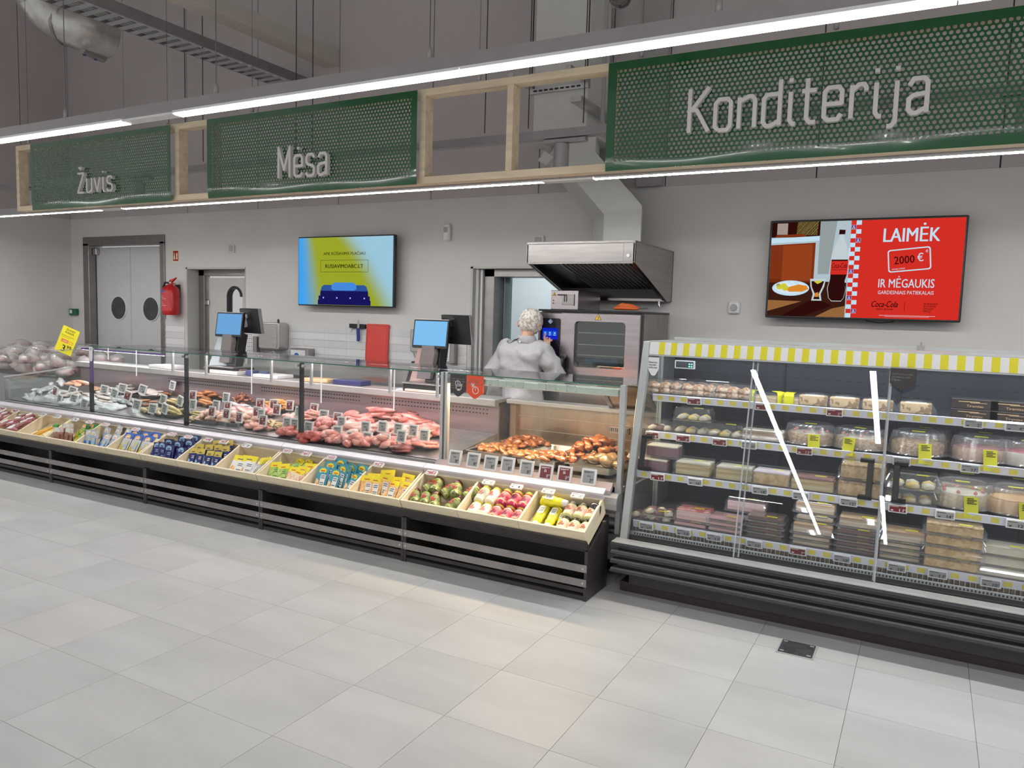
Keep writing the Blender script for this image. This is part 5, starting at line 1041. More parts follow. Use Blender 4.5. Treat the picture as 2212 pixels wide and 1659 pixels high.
spread(6, [(P_yw, .28, .035, 60, .0), (P_yw, .50, .045, 58, .02), (P_sl, .66, .02, 60, -.45), (P_sl, .70, .03, 58, -.45), (P_sl, .74, .035, 58, -.45), (P_sl, .79, .04, 58, -.45), (P_sl, .83, .05, 58, -.45)], 'fish seasoning sachets and sleeves', {id(P_yw): '%s white sachet with yellow top in the fish seasoning crate', id(P_sl): '%s narrow grey edge-on sleeve beside the white sachets'})
spread(7, [(P_ng, .16, .03, 55, .2), (P_ng, .36, .03, 52, .15), (P_ng, .58, .03, 55, .1), (P_ng, .80, .03, 52, .05), (P_ng, .24, .08, 45, .2), (P_ng, .48, .09, 45, .2), (P_ng, .70, .10, 45, .2), (P_ng, .92, .10, 42, .2), (P_ng, .60, .15, 40, .3), (P_ng, .88, .17, 38, .3)], 'navy packets with gold print', '%s navy snack packet with gold lettering of its compartment')
spread(8, [(P_nv, .14, .04, 50, .1), (P_nv, .34, .05, 35, 0), (P_nv, .56, .03, 42, .05), (P_nv, .84, .03, 50, -.05), (P_nv, .44, .10, 30, .1), (P_nv, .70, .09, 32, 0), (P_nv, .92, .12, 38, .1), (P_nv, .60, .15, 40, 0), (P_nv, .86, .18, 45, 0)], 'plain navy packets', '%s plain dark navy packet of its compartment')
spread(9, [(P_bw, .18, .03, 58, 0), (P_bw, .48, .03, 58, 0), (P_bw, .80, .03, 58, 0), (P_bw, .30, .07, 55, .05), (P_bw, .64, .07, 55, .03), (P_bw, .90, .08, 55, -.05)], 'blue-topped fish snack packets', '%s blue-topped fish snack packet of its compartment')
spread(10, [(P_sb, .14, .03, 45, .15), (P_sb, .30, .03, 40, .0), (P_sb, .56, .02, 58, -.15), (P_sb, .82, .03, 58, -.1), (P_sb, .44, .09, 45, -.2), (P_sb, .70, .10, 52, -.25), (P_sb, .92, .12, 55, -.3), (P_sb, .62, .14, 50, -.3)], 'silver fish snack packets', '%s silver-blue snack packet of its compartment')
spread(11, [(P_br, .20, .03, 30, .1), (P_br, .44, .04, 40, -.1), (P_br, .30, .09, 35, .2), (P_gn, .76, .02, 60, -.5), (P_gn, .60, .10, 55, -.3), (P_gn, .84, .11, 60, .1), (P_gn, .70, .17, 60, -.2)], 'brown and green bags', {id(P_br): '%s clear bag of brown sausages of its compartment', id(P_gn): '%s green dried-fish bag of its compartment'})
t = thing('sauce_bottle', 'orange sauce bottle with a green cap lying diagonally in its compartment', 'bottle'); MB().lathe([(.022, 0), (.026, .005), (.027, .10), (.022, .14), (.019, .16), (.017, .20), (.012, .205)], 18).build('bottle_body', mat('orange_sauce', (.80, .42, .06), .2, coat=.6), t, smooth=True)
MB().lathe([(.018, .20), (.021, .205), (.022, .235), (.016, .245), (0, .247)], 18).build('cap', mat('green_cap', (.05, .32, .04), .3), t, smooth=True); MB().box(-.016, .016, -.0285, -.0265, .03, .08).build('label_sticker', mat('peach_label', (.85, .7, .45), .5), t)
crate_put(Proto(t), 12, .28, .02, .035, LD, 0, -.5, None, None)
t = thing('marinade_box', 'yellow-gold carton lying beside the green-capped orange bottle', 'carton'); MB().box(-.045, .045, -.02, .02, 0, .17).build('carton', mat('gold_carton', (.72, .50, .06), .4, var=.15, scale=20), t, bevel=.003); MB().box(-.03, .03, -.022, -.02, .06, .12).build('label_sticker', MATS['peach_label'], t)
crate_put(Proto(t), 12, .62, .01, .03, LD, 0, -.35, None, None)
m_sk = mat('pinkish_sausage_wrap', (.66, .42, .38), .3, var=.35, scale=14, col2=(.40, .14, .16))
t = thing('wrapped_sausage', 'x', 'sausage'); b = MB(); b.tube([(0, 0, 0), (.01, .0, .01), (.05, .004, .02), (.10, 0, .02), (.13, -.004, .01), (.14, 0, 0)], [.004, .014, .019, .019, .014, .004], 10); b.build('sausage', m_sk, t, smooth=True); MB().box(.045, .10, -.012, .012, .036, .041).build('label_sticker', m_white, t); ps = Proto(t)
for i in range(14): crate_put(ps, 13, R.uniform(.0, .55), R.uniform(.02, .22), .012+.022*(i//5), 0, 0, R.uniform(.2, 1.2), '%s pink wrapped sausage in the compartment of loose sausages' % ORD[i], 'loose pink wrapped sausages')
for i in range(8): crate_put(ps, 14, R.uniform(.1, .6), R.uniform(.02, .22), .012+.022*(i//4), 0, 0, R.uniform(.2, 1.2), '%s wrapped sausage at the far left picture edge' % ORD[i], 'loose wrapped sausages at the left edge')
# power box cover in the floor
t = thing('floor_socket_cover', 'black floor socket cover with four steel screws set in the tiles', 'floor socket', (-.453, 3.746, 0))
MB().box(-.084, .084, -.085, .085, .0, .004).build('cover_rim', m_grey, t); MB().box(-.076, .076, -.077, .077, .002, .006).build('cover_plate', mat('worn_black_cover', (.05, .052, .056), .4, var=.3, scale=30), t)
for x in (-.06, .06):
    for y in (-.06, .06): MB().box(x-.009, x+.009, y-.006, y+.006, .006, .0075).build('screw_cap', m_alu, t)
# ================================================================ food in the glass counters
import bmesh
def lump(name, dx, dy, dz, amp, seed, m, sub=2, freq=3, flat=0, bend=0, parent=None, sharp=0):
    bm = bmesh.new(); bmesh.ops.create_icosphere(bm, subdivisions=sub, radius=1)
    for v in bm.verts:
        p = v.co.copy(); n_ = noise.noise(p*freq*.5+Vector((seed*7.3, seed*1.7, 0))); n2 = noise.noise(p*freq*1.4+Vector((0, seed*3.1, 5)))
        if sharp: n_ = -abs(n_)*1.6+.2
        k = 1+amp*n_+amp*.5*n2
        v.co = Vector((p.x*dx*k, p.y*dy*k, p.z*dz*k)); v.co.y += bend*(v.co.x**2)/max(dx, 1e-3)
        if flat and v.co.z < -flat*dz: v.co.z = -flat*dz
        v.co.z += dz*(flat or 1)
    me = bpy.data.meshes.new(name); bm.to_mesh(me); bm.free(); me.materials.append(m); me.polygons.foreach_set('use_smooth', [True]*len(me.polygons)); return me
def meatm(name, a, c, sc_=14, rough=.3, **k): return mat(name, a, rough, col2=c, scale=sc_, lo=.35, hi=.62, bump=.25, bscale=35, coat=.35, **k)
mm_pink = meatm('pork_pink', (.58, .12, .10), (.86, .44, .38)); mm_red = meatm('beef_red', (.42, .05, .04), (.66, .16, .12)); mm_rose = meatm('chicken_rose', (.80, .44, .34), (.90, .66, .54)); mm_fat = meatm('pale_pork', (.76, .36, .31), (.86, .58, .52))
mm_liver = meatm('liver_dark', (.14, .02, .02), (.26, .05, .04)); mm_saus = meatm('raw_sausage', (.78, .28, .22), (.88, .48, .40)); mm_orange = meatm('orange_sausage', (.78, .32, .06), (.86, .50, .16)); mm_smoke = meatm('smoked_orange', (.62, .24, .04), (.26, .10, .03)); mm_curl = meatm('dried_curl', (.24, .07, .035), (.42, .18, .09)); mm_tan = meatm('tan_strips', (.60, .42, .20), (.72, .54, .32))
mm_yfish = meatm('golden_fish', (.66, .55, .14), (.30, .22, .08)); mm_grey = meatm('grey_fish', (.34, .37, .40), (.66, .68, .68)); mm_white = meatm('white_fillet', (.80, .76, .72), (.70, .58, .52)); mm_salm = meatm('salmon', (.86, .36, .20), (.90, .56, .40)); mm_roast = meatm('roast_brown', (.13, .028, .010), (.36, .12, .03), 22); mm_roast2 = meatm('roast_gold', (.38, .15, .035), (.15, .045, .014), 24); mm_herb = meatm('herb_crust', (.27, .14, .05), (.13, .09, .03), 50); mm_ice = mat('crushed_ice', (.82, .86, .88), .2, var=.05, bump=.8, bscale=90, scale=30)
m_tray = mat('black_tray', (.02, .02, .022), .25, var=.1); m_trayg = mat('grey_tray', (.12, .12, .125), .3)
FD = {}
def food(kind):
    if kind in FD: return FD[kind]
    F_ = {'chunk': (.055, .045, .03, .5, 'raw_meat_cut', mm_pink), 'chunkf': (.06, .045, .026, .45, 'raw_meat_cut', mm_fat), 'beef': (.055, .045, .028, .45, 'raw_meat_cut', mm_red), 'slab': (.10, .055, .022, .3, 'raw_meat_strip', mm_pink), 'slabf': (.09, .05, .02, .35, 'raw_meat_strip', mm_fat),
          'liver': (.085, .06, .018, .35, 'liver_piece', mm_liver), 'leg': (.06, .028, .024, .25, 'chicken_piece', mm_rose), 'sausage': (.075, .016, .016, .08, 'raw_sausage', mm_saus), 'osaus': (.06, .016, .016, .1, 'orange_sausage', mm_orange), 'smoke': (.10, .024, .018, .25, 'smoked_fillet', mm_smoke),
          'curl': (.035, .016, .013, .7, 'dried_meat_curl', mm_curl), 'tan': (.05, .012, .009, .3, 'tan_strip', mm_tan), 'yfish': (.11, .022, .016, .15, 'golden_smoked_fish', mm_yfish), 'gfish': (.12, .028, .02, .15, 'grey_fish', mm_grey), 'fillet': (.085, .035, .012, .3, 'fish_fillet', mm_white), 'salmon': (.08, .035, .018, .3, 'salmon_piece', mm_salm),
          'roast': (.044, .036, .026, .75, 'roast_piece', mm_roast), 'roastg': (.035, .026, .018, .6, 'roast_piece', mm_roast2), 'herb': (.055, .05, .035, .4, 'roast_knuckle', mm_herb)}
    dx, dy, dz, amp, nm, m_ = F_[kind]
    FD[kind] = [lump(nm, dx, dy, dz, amp, s_+len(FD)*5, m_, 2, 3, .7, bend=(.35 if kind in ('sausage', 'osaus', 'curl') else 0), sharp=(kind in ('chunk', 'slab', 'roast', 'beef'))) for s_ in range(3)]
    if 'fish' in kind:
        for me in FD[kind]:
            for v in me.vertices:
                q = v.co.x/dx
                if q > .72: v.co.y *= 1+2.4*(q-.72); v.co.z = v.co.z*.5+.002
                elif q > .4: v.co.y *= 1-.8*(q-.4)
    FD[kind].append(nm); return FD[kind]
def rank(objs, base_):
    """label the members of a heap by row and place so that each can be pointed at"""
    ws = base_.split(); base_ = ' '.join(ws[:10])
    n = len(objs); rows = 1 if n < 5 else 2 if n < 12 else 3; ob = sorted(objs, key=lambda o: o.location.y); per = -(-n//rows)
    for r_ in range(rows):
        row = sorted(ob[r_*per:(r_+1)*per], key=lambda o: o.location.x)
        for i, o in enumerate(row):
            o['label'] = base_+', %s from left%s' % (ORD[i], '' if rows == 1 else ', '+(('front', 'back') if rows == 2 else ('front', 'middle', 'back'))[r_]+' row')
def ordn(n): return ORD[n] if n < len(ORD) else '%dth' % (n+1)
def pile(kind, px, py, n, sx, sy, hgt, label, group, z0=None, rz=(0, 6.3), dsc=(.85, 1.15), tilt=.25, Y_=None, tray=None):
    """n pieces heaped in an ellipse round the deck point seen at (px, py)"""
    if Y_ is not None: c = at(px, py, Y=Y_)
    else: c = on(px, py, DZ0+.02, DY0, DK)
    base_ = (deckz(c.y) if z0 is None else z0)
    if tray:
        t = thing(tray[0], tray[2], 'tray', (c.x, c.y, base_), rot=(math.atan(DK) if z0 is None else 0, 0, 0)); W_, D_ = sx+.03, sy+.03; b = MB(); q = .012
        b.prism(rr(-W_, W_, -D_, D_, .03), .0, .004, 'z'); ro = rr(-W_, W_, -D_, D_, .03); ri = rr(-W_+.008, W_-.008, -D_+.008, D_-.008, .025); m_ = len(ro); hh = .028
        b.add([(x, y, 0) for x, y in ro]+[(x*1.04, y*1.04, hh) for x, y in ro]+[(x*1.02, y*1.02, hh) for x, y in ri]+[(x, y, .004) for x, y in ri], [(k*m_+i, k*m_+(i+1) % m_, (k+1)*m_+(i+1) % m_, (k+1)*m_+i) for k in range(3) for i in range(m_)])
        b.build('tray_shell', tray[1], t); base_ += .006
    vs_ = food(kind); made = []
    for i in range(n):
        a = i*2.39996; r_ = math.sqrt((i+.5)/n); jx, jy = R.uniform(-.12, .12), R.uniform(-.12, .12)
        x, y = c.x+sx*(r_*cos(a)+jx), c.y+sy*(r_*sin(a)+jy); z = base_+(DK*(y-c.y) if z0 is None else 0)+hgt*max(0, 1-r_*r_)
        o = link(vs_[3], vs_[i % 3]); o.location = (x, y, z); o.rotation_euler = (R.uniform(-tilt, tilt), R.uniform(-tilt, tilt), R.uniform(*rz)); s_ = R.uniform(*dsc); o.scale = (s_, s_, s_)
        tag(o, label, vs_[3].split('_')[0] if vs_[3].split('_')[0] in ('chicken', 'roast', 'liver', 'salmon') else {'raw_meat_cut': 'meat', 'raw_meat_strip': 'meat', 'smoked_fillet': 'fish', 'fish_fillet': 'fish', 'golden_smoked_fish': 'fish', 'grey_fish': 'fish', 'raw_sausage': 'sausage', 'orange_sausage': 'sausage', 'dried_meat_curl': 'dried meat', 'tan_strip': 'meat strip'}.get(vs_[3], 'food'), group); made.append(o)
    rank(made, label)
TB = lambda l: ('food_tray', m_tray, l)
TGY = lambda l: ('food_tray', m_trayg, l)
# --- iced fish
for i, (px, py, sx, sy, h_) in enumerate(((50, 865, .24, .12, .05), (100, 862, .30, .16, .07), (165, 866, .28, .14, .05), (230, 880, .18, .10, .04))):
    c = on(px, py, DZ0+.01, DY0, DK); me = lump('ice_bed', sx, sy, h_, .5, 40+i, mm_ice, 3, 6, .3); o = link('crushed_ice', me); o.location = (c.x, max(c.y, 4.16+sy*1.05), deckz(c.y)-.005); o.rotation_euler = (math.atan(DK), 0, 0)
    tag(o, 'heap of crushed ice under fish, %s from the left' % ORD[i], 'ice', 'heaps of crushed ice', 'stuff')
pile('gfish', 100, 858, 5, .12, .08, .03, 'grey whole fish lying on crushed ice in the low counter end', 'grey whole fish on ice', z0=.66, rz=(-1.2, -.6))
pile('gfish', 128, 842, 4, .10, .10, .02, 'grey fish at the back of the low counter end', 'grey fish at the back of the low end', z0=.70, rz=(-1.0, -.4))
pile('fillet', 165, 862, 9, .16, .12, .03, 'pale pink fish fillet on ice in the low counter end', 'pale fillets in the low counter end', z0=.65, rz=(-.5, .5))
pile('salmon', 175, 846, 5, .13, .06, .03, 'orange salmon piece at the back of the low counter end', 'salmon pieces in the low counter end', z0=.71, rz=(-.4, .4))
pile('salmon', 212, 842, 4, .08, .06, .02, 'orange salmon piece just right of the violet post', 'salmon pieces right of the violet post', rz=(-.4, .4))
pile('fillet', 222, 858, 12, .14, .10, .05, 'pale fish fillet just right of the violet post', 'pale fillets right of the violet post', rz=(-.6, .6))
pile('fillet', 225, 872, 7, .12, .06, .03, 'pinkish fillet at the front behind the violet post', 'pinkish fillets behind the violet post', rz=(-.4, .4))
pile('gfish', 262, 868, 9, .13, .07, .04, 'silvery fish piled on a grey tray left of the eels', 'silvery fish on the grey tray', rz=(-.5, .3), tray=TGY('grey tray of silvery fish second from the violet post'))
pile('fillet', 262, 845, 10, .16, .07, .05, 'long pale fillet in the back row of the fish counter', 'pale fillets in the back row', rz=(.1, .7))
pile('fillet', 325, 852, 12, .15, .07, .04, 'pale folded fillet on the black bowl', 'pale folded fillets on the black bowl', rz=(-.6, .6), tray=TB('black oval bowl of pale folded fish'))
pile('smoke', 312, 870, 6, .09, .06, .03, 'short brown smoked roll in the fish counter', 'brown smoked rolls', rz=(-.5, .8), dsc=(.6, .8))
pile('smoke', 352, 852, 5, .08, .05, .02, 'brown smoked fish at the back of the fish counter', 'brown smoked fish at the back', rz=(-.5, .8), dsc=(.7, .9))
pile('yfish', 330, 888, 7, .14, .06, .03, 'greyish golden smoked fish behind the front glass', 'greyish golden smoked fish in front', rz=(-.5, -.2))
pile('yfish', 376, 872, 7, .10, .05, .04, 'golden yellow smoked fish left of the black post, back pile', 'golden smoked fish, back pile', rz=(-.3, .1), tray=TB('black tray under the upper golden fish'))
pile('yfish', 372, 893, 7, .11, .05, .04, 'golden yellow smoked fish left of the black post, front pile', 'golden smoked fish, front pile', rz=(-.2, .1), tray=TB('black tray under the front golden fish'))
# --- poultry, sausages, dried meat
pile('smoke', 448, 858, 12, .17, .07, .05, 'orange-brown smoked fillet right of the black post', 'orange-brown smoked fillets', rz=(-.3, .2), tray=TB('black tray of smoked fillets'))
pile('smoke', 442, 872, 6, .10, .04, .03, 'darker smoked fillet in front of the orange-brown ones', 'darker smoked fillets', rz=(-.3, .2))
pile('curl', 535, 865, 46, .15, .09, .10, 'dark red dried meat curl heaped in a bowl', 'dried meat curls', tilt=.8)
pile('gfish', 516, 876, 6, .14, .04, .02, 'white-bloomed dry sausage in front of the dried meat curls', 'white-bloomed dry sausages', rz=(-.15, .1), dsc=(.6, .8))
pile('yfish', 428, 893, 5, .08, .04, .02, 'thin golden fish beside the first chicken pieces', 'thin golden fish by the chicken', rz=(-.2, .1), dsc=(.6, .8))
pile('tan', 425, 905, 18, .09, .05, .03, 'brown narrow strip at the front right of the black post', 'brown strips by the post', tilt=.3)
pile('leg', 455, 905, 14, .12, .06, .06, 'pink raw chicken piece at the front left of the poultry', 'raw chicken pieces, left pile', tray=TGY('grey tray of chicken pieces, left'))
pile('leg', 500, 908, 16, .13, .06, .06, 'pink raw chicken piece in the middle of the poultry', 'raw chicken pieces, middle pile', tray=TGY('grey tray of chicken pieces, middle'))
pile('leg', 545, 908, 12, .12, .06, .05, 'pink raw chicken piece right of the poultry middle', 'raw chicken pieces, right pile')
pile('slabf', 520, 892, 8, .14, .05, .04, 'pale chicken fillet behind the leg pieces', 'pale chicken fillets')
pile('sausage', 548, 922, 12, .12, .04, .03, 'thin pink sausage at the front of the poultry counter', 'thin pink sausages in front', rz=(-.5, -.1))
pile('osaus', 600, 880, 16, .13, .07, .06, 'orange sausage under the red price tags', 'orange sausages', rz=(-.6, .6), tray=TB('black tray of orange sausages'))
pile('chunk', 582, 893, 8, .07, .05, .03, 'raw pink meat cut beside the black bowl', 'pink cuts beside the black bowl')
pile('tan', 585, 920, 34, .12, .05, .05, 'thin tan strip in the pile at the front of the poultry counter', 'thin tan strips', tilt=.5)
pile('beef', 622, 935, 9, .08, .04, .03, 'red meat cut low at the glass left of the black post', 'red cuts left of the second black post')
pile('chunkf', 636, 905, 6, .06, .05, .03, 'pale meat cut just left of the second black post', 'pale cuts left of the second black post')
# --- red meat
pile('sausage', 675, 905, 18, .11, .06, .06, 'raw pink sausage heaped right of the second black post', 'raw sausages right of the black post', rz=(-.5, .1), tray=TB('black tray of raw sausages'))
pile('beef', 672, 948, 8, .09, .05, .04, 'dark pink cut low beside the second black post', 'low cuts beside the second black post')
pile('chunk', 705, 925, 16, .13, .07, .06, 'pink pork cut in the left third of the red meat', 'pork cuts, left third')
pile('chunk', 710, 948, 12, .12, .05, .04, 'pink pork cut at the front left of the red meat', 'pork cuts, front left')
pile('slab', 765, 912, 12, .15, .08, .06, 'long pink meat slab at the back of the red meat', 'meat slabs at the back')
pile('chunkf', 760, 932, 16, .14, .06, .06, 'pale fatty meat cut in the middle of the red meat', 'fatty cuts, middle')
pile('beef', 783, 926, 8, .07, .05, .05, 'bright red beef piece in the middle of the counter', 'bright red beef pieces')
pile('chunk', 765, 955, 16, .14, .05, .04, 'pink cut right behind the front glass in the middle', 'pink cuts behind the front glass')
pile('slab', 820, 905, 9, .12, .07, .08, 'raised pink meat slab near the middle back', 'raised meat slabs')
pile('slabf', 822, 932, 14, .14, .07, .06, 'pale rib strip in the right half of the red meat', 'rib strips, right half')
pile('chunk', 830, 958, 14, .13, .05, .04, 'pink cut at the front of the right half', 'pink cuts, right front')
pile('slab', 880, 918, 14, .14, .09, .07, 'pink meat slab near the grey double post', 'meat slabs near the double post')
pile('liver', 885, 905, 6, .11, .05, .07, 'dark red liver piece at the back right', 'liver pieces')
pile('chunkf', 882, 942, 16, .13, .07, .06, 'pale pink chop near the grey double post', 'pale chops near the double post')
pile('slab', 925, 935, 12, .08, .09, .06, 'pink slab right beside the grey double post', 'slabs right beside the double post')
pile('slab', 915, 962, 7, .10, .05, .03, 'large rosy steak at the front beside the double post', 'large rosy steaks')
pile('liver', 868, 968, 3, .08, .03, .02, 'flat dark steak at the front glass', 'flat dark steaks')
# --- hot case: steel pans with roast meat
def gastro(px, py, Y_, W_, D_, label, n):
    p = at(px, py, Y=Y_); t = thing('steel_food_pan', label, 'pan', (p.x, Y_, .603), group='steel pans in the hot case')
    b = MB(); ro = rr(-W_, W_, -D_, D_, .03); ri = rr(-W_+.02, W_-.02, -D_+.02, D_-.02, .025); m_ = len(ro); b.add([(x, y, .045) for x, y in ro]+[(x, y, .05) for x, y in ro]+[(x, y, .05) for x, y in ri]+[(x*.95, y*.95, .0) for x, y in ri]+[(x*.93, y*.93, .0) for x, y in ri], [(k*m_+i, k*m_+(i+1) % m_, (k+1)*m_+(i+1) % m_, (k+1)*m_+i) for k in range(4) for i in range(m_)]+[tuple(range(4*m_, 5*m_))]); b.build('pan_shell', m_steel, t, smooth=False); return p
gx = (-2.48, -2.13, -1.76)
for i, x in enumerate(gx):
    t = thing('steel_food_pan', '%s steel food pan from the left in the hot case' % ORD[i], 'pan', (x, 4.50, .603), group='steel pans in the hot case')
    b = MB(); W_, D_ = .165, .29; ro = rr(-W_, W_, -D_, D_, .03); ri = rr(-W_+.02, W_-.02, -D_+.02, D_-.02, .025); m_ = len(ro); b.add([(p, q, .045) for p, q in ro]+[(p, q, .05) for p, q in ro]+[(p, q, .05) for p, q in ri]+[(p*.95, q*.95, .0) for p, q in ri], [(k*m_+i_, k*m_+(i_+1) % m_, (k+1)*m_+(i_+1) % m_, (k+1)*m_+i_) for k in range(3) for i_ in range(m_)]+[tuple(range(3*m_, 4*m_))]); b.build('pan_shell', m_steel, t)
def hpile(kind, x, y, n, sx, sy, h_, z, label, group, **k):
    vs_ = food(kind); made = []
    for i in range(n):
        a = i*2.39996; r_ = math.sqrt((i+.5)/n); s_ = R.uniform(.8, 1.15)
        o = link(vs_[3], vs_[i % 3]); o.location = (x+sx*r_*cos(a), y+sy*r_*sin(a), z+h_*max(0, 1-r_*r_)*R.uniform(.6, 1)); o.rotation_euler = (R.uniform(-.5, .5), R.uniform(-.5, .5), R.uniform(0, 6.3)); o.scale = (s_,)*3
        tag(o, label, 'roast meat', group); made.append(o)
    rank(made, label)
hpile('roast', -2.42, 4.68, 26, .16, .13, .05, .635, 'brown roast piece heaped in the left pan of the hot case', 'brown roast pieces, left pan')
hpile('roastg', -2.50, 4.42, 26, .13, .15, .02, .635, 'golden roast scrap in the left pan of the hot case', 'golden roast scraps, left pan')
hpile('roastg', -2.20, 4.30, 26, .17, .08, .02, .635, 'golden roast scrap at the front of the middle pan', 'golden roast scraps, middle pan')
hpile('roast', -1.80, 4.44, 44, .18, .17, .15, .64, 'brown roast piece in the tall heap on the right', 'brown roast pieces, right heap')
hpile('roast', -2.02, 4.28, 10, .10, .06, .04, .64, 'brown roast piece left of the tall heap', 'roast pieces left of the tall heap')
hpile('herb', -1.66, 4.27, 7, .11, .08, .05, .64, 'herb-crusted roast knuckle at the front right', 'herb-crusted knuckles')
MATS['roast_brown'].node_tree.nodes['Principled BSDF'].inputs['Roughness'].default_value = .22
# --- standing price tags in the cold counters
CT = [(366, 832, 'w'), (381.6, 864.8, 'w'), (412.4, 873.8, 'w'), (413.3, 853.9, 'red'), (453, 889, 'red'), (488.3, 878.3, 'red'), (484.7, 893.7, 'red'), (513.6, 901.8, 'red'), (564.3, 908, 'red'), (559.8, 872, 'red'), (552.5, 890, 'red'), (588.7, 873.8, 'red'), (594, 884.7, 'red'), (623, 875.6, 'red'), (674.6, 882.9, 'red'), (483.8, 858.4, 'w'), (462, 875.6, 'w'), (560.7, 895, 'w'), (643, 890, 'w'), (617.6, 913.6, 'w'), (634, 916, 'w'), (662.8, 922.6, 'w'), (725.8, 902.9, 'red'), (696, 897.4, 'w'), (734, 912, 'w'), (787.3, 922.7, 'w'), (822.6, 921.8, 'w'), (856, 926.4, 'w'), (888.6, 930, 'w'), (726.7, 932.7, 'w'), (755.7, 944.4, 'w'), (790, 946, 'w'), (829.8, 950.8, 'w'), (862.4, 942.6, 'w'), (913.9, 940.8, 'w'),
      (113.4, 844.7, 'red'), (148, 844, 'w'), (77.6, 855.5, 'w'), (124.2, 861.5, 'w'), (154, 861, 'w'), (176.3, 871, 'w'), (218.8, 841.4, 'w'), (238.3, 848.3, 'w'), (257.7, 838, 'w'), (268, 854, 'red'), (300, 840, 'w'), (346, 862, 'w'), (289.8, 873.5, 'w'), (325.3, 882.7, 'w'), (349.4, 881.5, 'w')]
CT.sort(key=lambda q: (q[2], q[0])); nn = {'w': 0, 'red': 0}
NUM = {'w': [('6', '49'), ('5', '99'), ('6', '79'), ('8', '29'), ('12', '99'), ('14', '49')], 'red': [('7', '99'), ('3', '49'), ('5', '99')]}
for px, py, kd in CT:
    c = on(px, py, deckz(4.16)+.105, 4.16, DK); y = min(max(c.y, 4.20), 4.80); c = at(px, py, Y=y); zb_ = deckz(y); hh = .088; stem = max(.03, min(.16, round((c.z-hh/2-zb_)/.02)*.02))
    i = nn[kd]; nn[kd] += 1; tx = NUM[kd][i % len(NUM[kd])]
    if abs(px-862) < 1: tx = ('14', '99')
    lean = radians(-8); rzz = (R.uniform(-.12, .12) if px > 400 else R.uniform(.1, .5)*R.choice((1, 1, -.3)))
    put_tag(kd, .082, hh, tx, stem, (c.x, y, c.z-hh/2-stem), (lean, (R.uniform(-.04, .04) if px > 400 else R.uniform(.1, .3)), rzz), '%s %s-screened price tag from the left standing in the cold counters' % (ORD[i] if i < len(ORD) else '%dth' % (i+1), 'red' if kd == 'red' else 'grey'), 'price tags standing in the cold counters')
# --- island of bagged meat behind the fish counter end, with the yellow price sign
t = thing('chilled_island', 'chilled island with glass rim holding bagged meat at the far left', 'cooler', (-9.05, 5.15, 0))
MB().box(-.95, .98, -.42, .55, 0, .72).build('cooler_body', m_body, t, bevel=.004)
for (a, c, d, e) in ((-.95, .98, -.42, -.414), (.974, .98, -.42, .55), (-.95, .98, .544, .55)): MB().box(a, c, d, e, .72, 1.03).build('side_glass', m_glass, t)
for (a, c, d, e) in ((-.95, .98, -.425, -.41), (.97, .985, -.42, .55), (-.95, .98, .54, .555)): MB().box(a, c, d, e, 1.028, 1.036).build('rim_rail', m_alu, t)
m_bagm = meatm('bagged_meat', (.50, .11, .12), (.86, .60, .58), 9); m_film = glass('bag_film', (1, 1, 1), .12, milk=.34)
bg = []
for s_ in range(3):
    bg.append((lump('bagged_meat', .10, .06, .05, .35, 60+s_, m_bagm, 2, 3, .7), lump('bag_film', .115, .075, .07, .6, 80+s_, m_film, 2, 6, .7)))
bagged = []
for i in range(56):
    gx_, gy_ = i % 14, i // 14; x = -9.92+gx_*.14+R.uniform(-.03, .03); y = 4.82+gy_*.20+R.uniform(-.03, .03); z = .74+.035*gy_+R.uniform(0, .06)+(.07 if i % 3 == 0 else 0)
    o = thing('bagged_meat_pack', 'clear plastic bag of red meat heaped in the chilled island at far left', 'meat pack', (x, y, z), R.uniform(0, 6), 'bagged meat packs in the island'); k_ = i % 3; link('meat', bg[k_][0], o); link('bag_film', bg[k_][1], o); bagged.append(o)
bagged.sort(key=lambda o: o.location.y)
for r_ in range(4):
    for i, o in enumerate(sorted(bagged[r_*14:(r_+1)*14], key=lambda o: o.location.x)): o['label'] = 'clear bag of red meat in the island, %s row, %s from left' % (('front', 'second', 'third', 'back')[r_], ORD[i])
q = at(145, 736, Y=5.0); t = thing('yellow_price_sign', 'tilted bright yellow price sign reading 3,99 on a clear stand', 'sign', (q.x, 5.0, q.z), rot=(radians(-6), radians(20), radians(20)))
m_ys = mat('sign_yellow', C3(240, 226, 40), .5, var=.02)
b = MB(); b.box(-.105, .105, 0, .003, -.145, .145); b.build('sign_card', m_ys, t)
b = MB(); b.text('ŽUVIES', 0, .105, .022, -.0003, 0, w=.11); b.text('KAINA', 0, .075, .022, -.0003, 0, w=.11); b.box(-.09, .07, -.001, 0, .045, .048, 0); b.box(-.09, .02, -.001, 0, .03, .032, 0); b.box(-.07, .02, -.001, 0, -.03, .005, 1); b.box(.035, .075, -.001, 0, -.028, .003, 1); b.box(.04, .07, -.0016, -.001, -.024, -.001, 3); b.text('-40%', -.025, -.022, .018, -.001, 2, w=.07); b.text('3', -.01, -.125, .075, -.0003, 0, w=.04, bold=.02); b.text('99', .05, -.085, .042, -.0003, 0, w=.055, bold=.01)
b.build('sign_print', [m_ink, mat('sign_orange', (.80, .22, .05), .5), m_white, m_ys], t); MB().box(-.014, .014, .004, .01, -.21, -.12).build('clear_holder', m_clear, t)
MB().tube([(0, .008, -.2), (0, .008, -.30)], .006, 8).build('clear_stem', m_clear, t)
